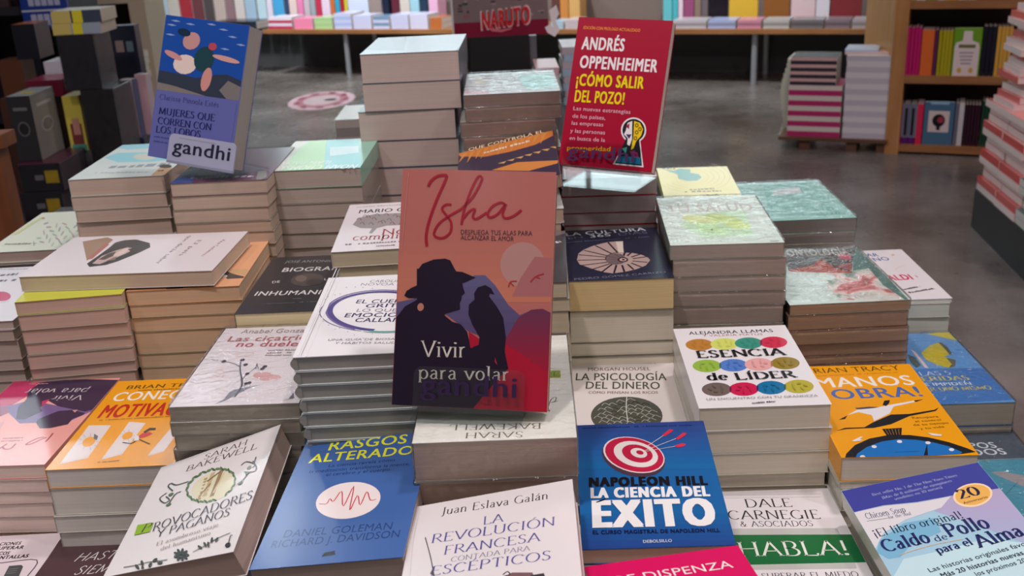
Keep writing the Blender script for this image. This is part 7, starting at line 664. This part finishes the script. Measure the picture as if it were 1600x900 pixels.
for i in range(60):
    u = rnd.uniform(x0 - cx + .01, x1 - cx - .02); w_ = rnd.uniform(.006, .02); zz = zb - z0 + rnd.uniform(.01, z1 - zb - .02); fr(b, u, u + w_, zz, zz + rnd.uniform(.003, .009), -.0005 - i * 2e-6, cov(['a08e8a', '4e444a', '8c5a5a', '3a4a44'][i % 4]))
fr(b, x0 - cx - .006, x0 - cx, 0, z1 - z0, -.0004, cov('c8c8c8')); b.build('board', sg)
q = MB(); put_text(q, 'NARUTO', 'k', 0, 0, 0, .15, .05, 0, cov('c42a34')); q2 = MB(); put_text(q2, 'NARUTO', 'k', -.004, -.004, 0, .158, .058, 0, cov('d8b8b4'))
b = MB()
for qq, yy in ((q2, -.0012), (q, -.0022)):
    b.add([(v[0] - .06, yy - v[2] * 4, v[1] + zb - z0 - .022 + v[0] * .08) for v in qq.v], qq.f, qq.ms[0])
pts = [(-.04, .03), (-.03, .016), (0, .012), (.03, .02), (.034, .024), (0, .02), (-.022, .024), (-.03, .034)]; b.add([(x, -.0016, z) for x, z in pts], [(0, 1, 6, 7), (1, 2, 5, 6), (2, 3, 4, 5)], cov('c86a78'))
b.build('lettering', sg)
b = MB(); pts = [(.0, .06), (.022, .075), (.03, .05), (.018, .03), (.03, .0), (.014, -.02), (-.008, -.006), (-.016, .01), (0, .018), (.012, .008), (.004, .03)]
N = len(pts); o_ = x1 - cx + .004; b.poly(pts, 0, cov('e4dedd')); b.v = [(v[0] + o_, -.004 + (0), v[1] + .01) for v in b.v]; nb = len(b.v); b.v += [(v[0], .002, v[2]) for v in b.v]; b.f += [tuple(i + nb for i in reversed(g)) for g in list(b.f)]; b.mi = [0] * len(b.f)
b.f += [(i, (i + 1) % N, nb + (i + 1) % N, nb + i) for i in range(N)]; b.mi += [0] * N; b.build('paper_cutout', sg)
for (x, y, n, t, w, cs, nm) in MID:
    z = .61; rnd = random.Random(n)
    for i in range(n):
        z += t; flat_book(Matrix.Translation((x + rnd.uniform(-.003, .003), y, z)), w, .2, t - .0005, cs[i % len(cs)], 'd2c8c2', '%s book up in the %s on the second table' % (ORD[i].replace('top', 'lowest'), nm), nm + ' on the second table')
st = MB(); q = [(.225 * math.cos(R(a)), .36 * math.sin(R(a))) for a in range(0, 360, 10)]
st.poly(q, .0012, mat('c4a4ac', .35)); st.poly([(x * .78, y * .78) for x, y in q], .0016, mat('a8707c', .35)); st.poly([(x * .55, y * .55) for x, y in q], .002, mat('bba6aa', .35))
for a in range(0, 360, 40): st.poly([(.14 * math.cos(R(a + d)) * (1 + e), .24 * math.sin(R(a + d)) * (1 + e)) for d, e in ((-7, 0), (7, .1), (9, .35), (-9, .3))], .0024, mat('7d4450', .35))
st.poly([(x * .2 + .06, y * .12) for x, y in q], .0026, mat('4a3a40', .35)); st.add([(x, y, 0) for x, y in q] + [(x, y, .0012) for x, y in q], [(i, (i + 1) % 36, 36 + (i + 1) % 36, 36 + i) for i in range(36)], mat('c4a4ac', .35))
o = tag(st.build('floor_sticker'), 'round pink and white sticker on the concrete floor', 'sticker'); o.location = (-1.24, 7.15, 0)

# ------------------------------------------------------------ dark shelves and boxed sets on the left
def cbox(name, x, y, z0, z1, w, d, cf, cs_, ct, label, cat='book', grp=None, rz=0, extra=None, wrap=False):
    r = empty(name, Matrix.Translation((x, y, z0)) @ Matrix.Rotation(rz, 4, 'Z'), label, cat, grp); b = MB(); h = z1 - z0
    X0, X1, Y0, Y1 = -w / 2, w / 2, 0, d
    V = [(X0, Y0, 0), (X1, Y0, 0), (X1, Y1, 0), (X0, Y1, 0), (X0, Y0, h), (X1, Y0, h), (X1, Y1, h), (X0, Y1, h)]
    b.add(V, [(0, 1, 5, 4)], cov(cf)); b.add(V, [(1, 2, 6, 5), (0, 4, 7, 3), (2, 3, 7, 6)], cov(cs_)); b.add(V, [(4, 5, 6, 7), (3, 2, 1, 0)], cov(ct))
    if extra: extra(b, w, d, h)
    b.build('slipcase' if cat == 'boxed set' else 'body', r)
    if wrap: f_ = MB(); f_.rbox(X0 - .003, X1 + .003, Y0 - .003, Y1 + .003, .0005, h + .003, .006, WRAP()); f_.build('shrink_wrap', r)
    return r
def crest(b, w, d, h):
    for k, r_ in enumerate((.26, .2)):
        n = 20; a_ = [(w * r_ * math.cos(R(18 * i)), h * .5 + h * r_ * .45 * math.sin(R(18 * i))) for i in range(n)]
        b.add([(x, -.0005 - .0003 * k, z) for x, z in a_], [tuple(range(n))], cov('5a5a5c' if k == 0 else '232326'))
        b.add([(w / 2 + .0005 + .0003 * k, d * .5 + x * d / w, z) for x, z in a_], [tuple(range(n))], cov('a8a8a6' if k == 0 else '77777a'))
    fr(b, -w * .3, w * .3, h * .78, h * .83, -.0005, cov('6a6a6c'))
    b.add([(w / 2 + .0005, d * .2, h * .8), (w / 2 + .0005, d * .8, h * .8), (w / 2 + .0005, d * .8, h * .85), (w / 2 + .0005, d * .2, h * .85)], [(0, 1, 2, 3)], cov('b8b8b6'))
    b.add([(-w * .3, d * .3, h + .0005), (w * .3, d * .3, h + .0005), (w * .3, d * .5, h + .0005), (-w * .3, d * .5, h + .0005)], [(0, 1, 2, 3)], cov('c8b43c'))
def sticker(b, w, d, h): fr(b, w * .1, w * .42, h * .3, h * .75, -.0005, cov('d2b81e')); fr(b, -w * .15, w * .06, h * .42, h * .6, -.0005, cov('8a8a90'))
def photo2(b, w, d, h): fr(b, -w * .3, 0, h * .5, h * .72, -.0005, cov('8a7a78')); fr(b, w * .1, w * .35, h * .5, h * .7, -.0005, cov('5c7078'))
def faceart(b, w, d, h): fr(b, -w * .3, w * .35, h * .12, h * .5, -.0005, cov('7a3c3c')); fr(b, -w * .15, w * .25, h * .3, h * .6, -.001, cov('c09080')); fr(b, -w * .4, w * .45, 0, h * .12, -.0005, cov('4f9c86'))
def toplab(b, w, d, h): fr(b, -w * .5, -w * .12, 0, h, -.0005, cov('c8b868')); fr(b, -w * .08, w * .12, 0, h, -.0008, cov('d8d030'))
EX = {'crest': crest, 'sticker': sticker, 'photo2': photo2, 'faceart': faceart, 'toplab': toplab}
lt = empty('display_table', (LT[0], 3.4, 0), 'dark table at the left carrying the boxed sets', 'table')
b = MB(); b.box(-.6, .42, -.45, .5, LT[1] - .03, LT[1], mat('241f20', .5)); b.build('tabletop', lt); b = MB(); b.box(-.56, .38, -.4, .45, 0, LT[1] - .03, mat('181617', .6)); b.build('plinth', lt)
for a_ in LEFT: cbox(*a_[:13], rz=a_[13], extra=EX.get(a_[14]), wrap=a_[15])
x, y, z0, z1 = POST; b = MB(); b.box(x - .05, x + .012, y, y + .05, 0, z1, wood('brown_post', '6e3f22', '8a5230', (14, 14, 2))); b.box(x - .05, x + .03, y - .01, y + .06, z1, z1 + .03, wood('brown_post', '6e3f22', '8a5230', (14, 14, 2))); tag(b.build('wooden_post'), 'brown wooden post at the left edge of the frame', 'post')
dk = mat('191b24', .6); x0, x1, y = DARKCASE
dc = empty('bookcase', (x0, y, 0), 'dark bookcase filling the far left corner', 'bookcase'); part(dc, 'back_panel', 0, x1 - x0, .32, .35, 0, 2.1, dk)
for a_ in (0, x1 - x0 - .04): part(dc, 'side_panel', a_, a_ + .04, 0, .32, 0, 2.1, dk)
for z0 in (.1, .5, .9, 1.3): part(dc, 'shelf', .04, x1 - x0 - .04, 0, .32, z0, z0 + .03, dk)
b = MB(); fr(b, POSTER[0], POSTER[1], POSTER[2], POSTER[3], y - .022, cov('1c3c90'))
for i in range(10): xx = POSTER[0] + .03 + (i % 5) * (POSTER[1] - POSTER[0] - .05) / 5; zz = POSTER[2] + .012 + (i // 5) * .07; fr(b, xx, xx + .02, zz, zz + .04, y - .0225, cov('b0b8d0'))
fr(b, POSTER[0], POSTER[1], POSTER[2] + .062, POSTER[2] + .068, y - .0225, cov('c8ccd8')); n = len(b.v); b.v += [(v[0], y - .001, v[2]) for v in b.v[:4]]; b.f.append((n + 3, n + 2, n + 1, n)); b.mi.append(0)
for i in range(4): b.f.append((i, (i + 1) % 4, n + (i + 1) % 4, n + i)); b.mi.append(0)
tag(b.build('wall_poster'), 'blue poster with rows of pale figures on the dark bookcase', 'poster')
for i, (z_, c_) in enumerate(((.53, '2a2430'), (.53, '3a3440'), (.93, '20283c'), (.93, '4a3a3c'), (.53, '141822'), (.93, '2c3450'))):
    for j in range(5): upright(Matrix.Translation((x0 + .055 + (x1 - x0 - .1) * (i * 5 + j) / 30, y + .02, z_)), (x1 - x0 - .1) / 31, .15, .2 + .02 * ((i + j) % 3), c_, '8a8480', 'dark book, %s in the %s group from the left of the dark corner bookcase' % (ORD[j].replace('top', 'first'), ORD[i].replace('top', 'first')), 'dark books in the far left bookcase')
cw = mat('c9b69c', .6); x0, x1, y = CREAMCASE
cc = empty('bookcase', (x0, y, 0), 'cream bookcase with pale end panel behind the lilac-blue standing book', 'bookcase')
part(cc, 'side_panel', x1 - x0 - .08, x1 - x0, 0, .3, 0, 1.6, cw); part(cc, 'side_panel', 0, .06, 0, .3, 0, 1.6, cw); part(cc, 'back_panel', .06, x1 - x0 - .08, .28, .3, 0, 1.6, mat('3a3230', .7))
for z0 in (.2, .52, .68, .84, 1.0): part(cc, 'shelf', .06, x1 - x0 - .08, 0, .28, z0, z0 + .03, cw)
for (x, y, z, n, t, w, cs, nm) in FAR:
    rnd = random.Random(n)
    for i in range(n):
        z += t; flat_book(Matrix.Translation((x + rnd.uniform(-.004, .004), y, z)), w, .2, t - .0006, cs[i % len(cs)], 'd8d0c4', '%s book up in the %s' % (ORD[i].replace('top', 'lowest'), nm), nm)
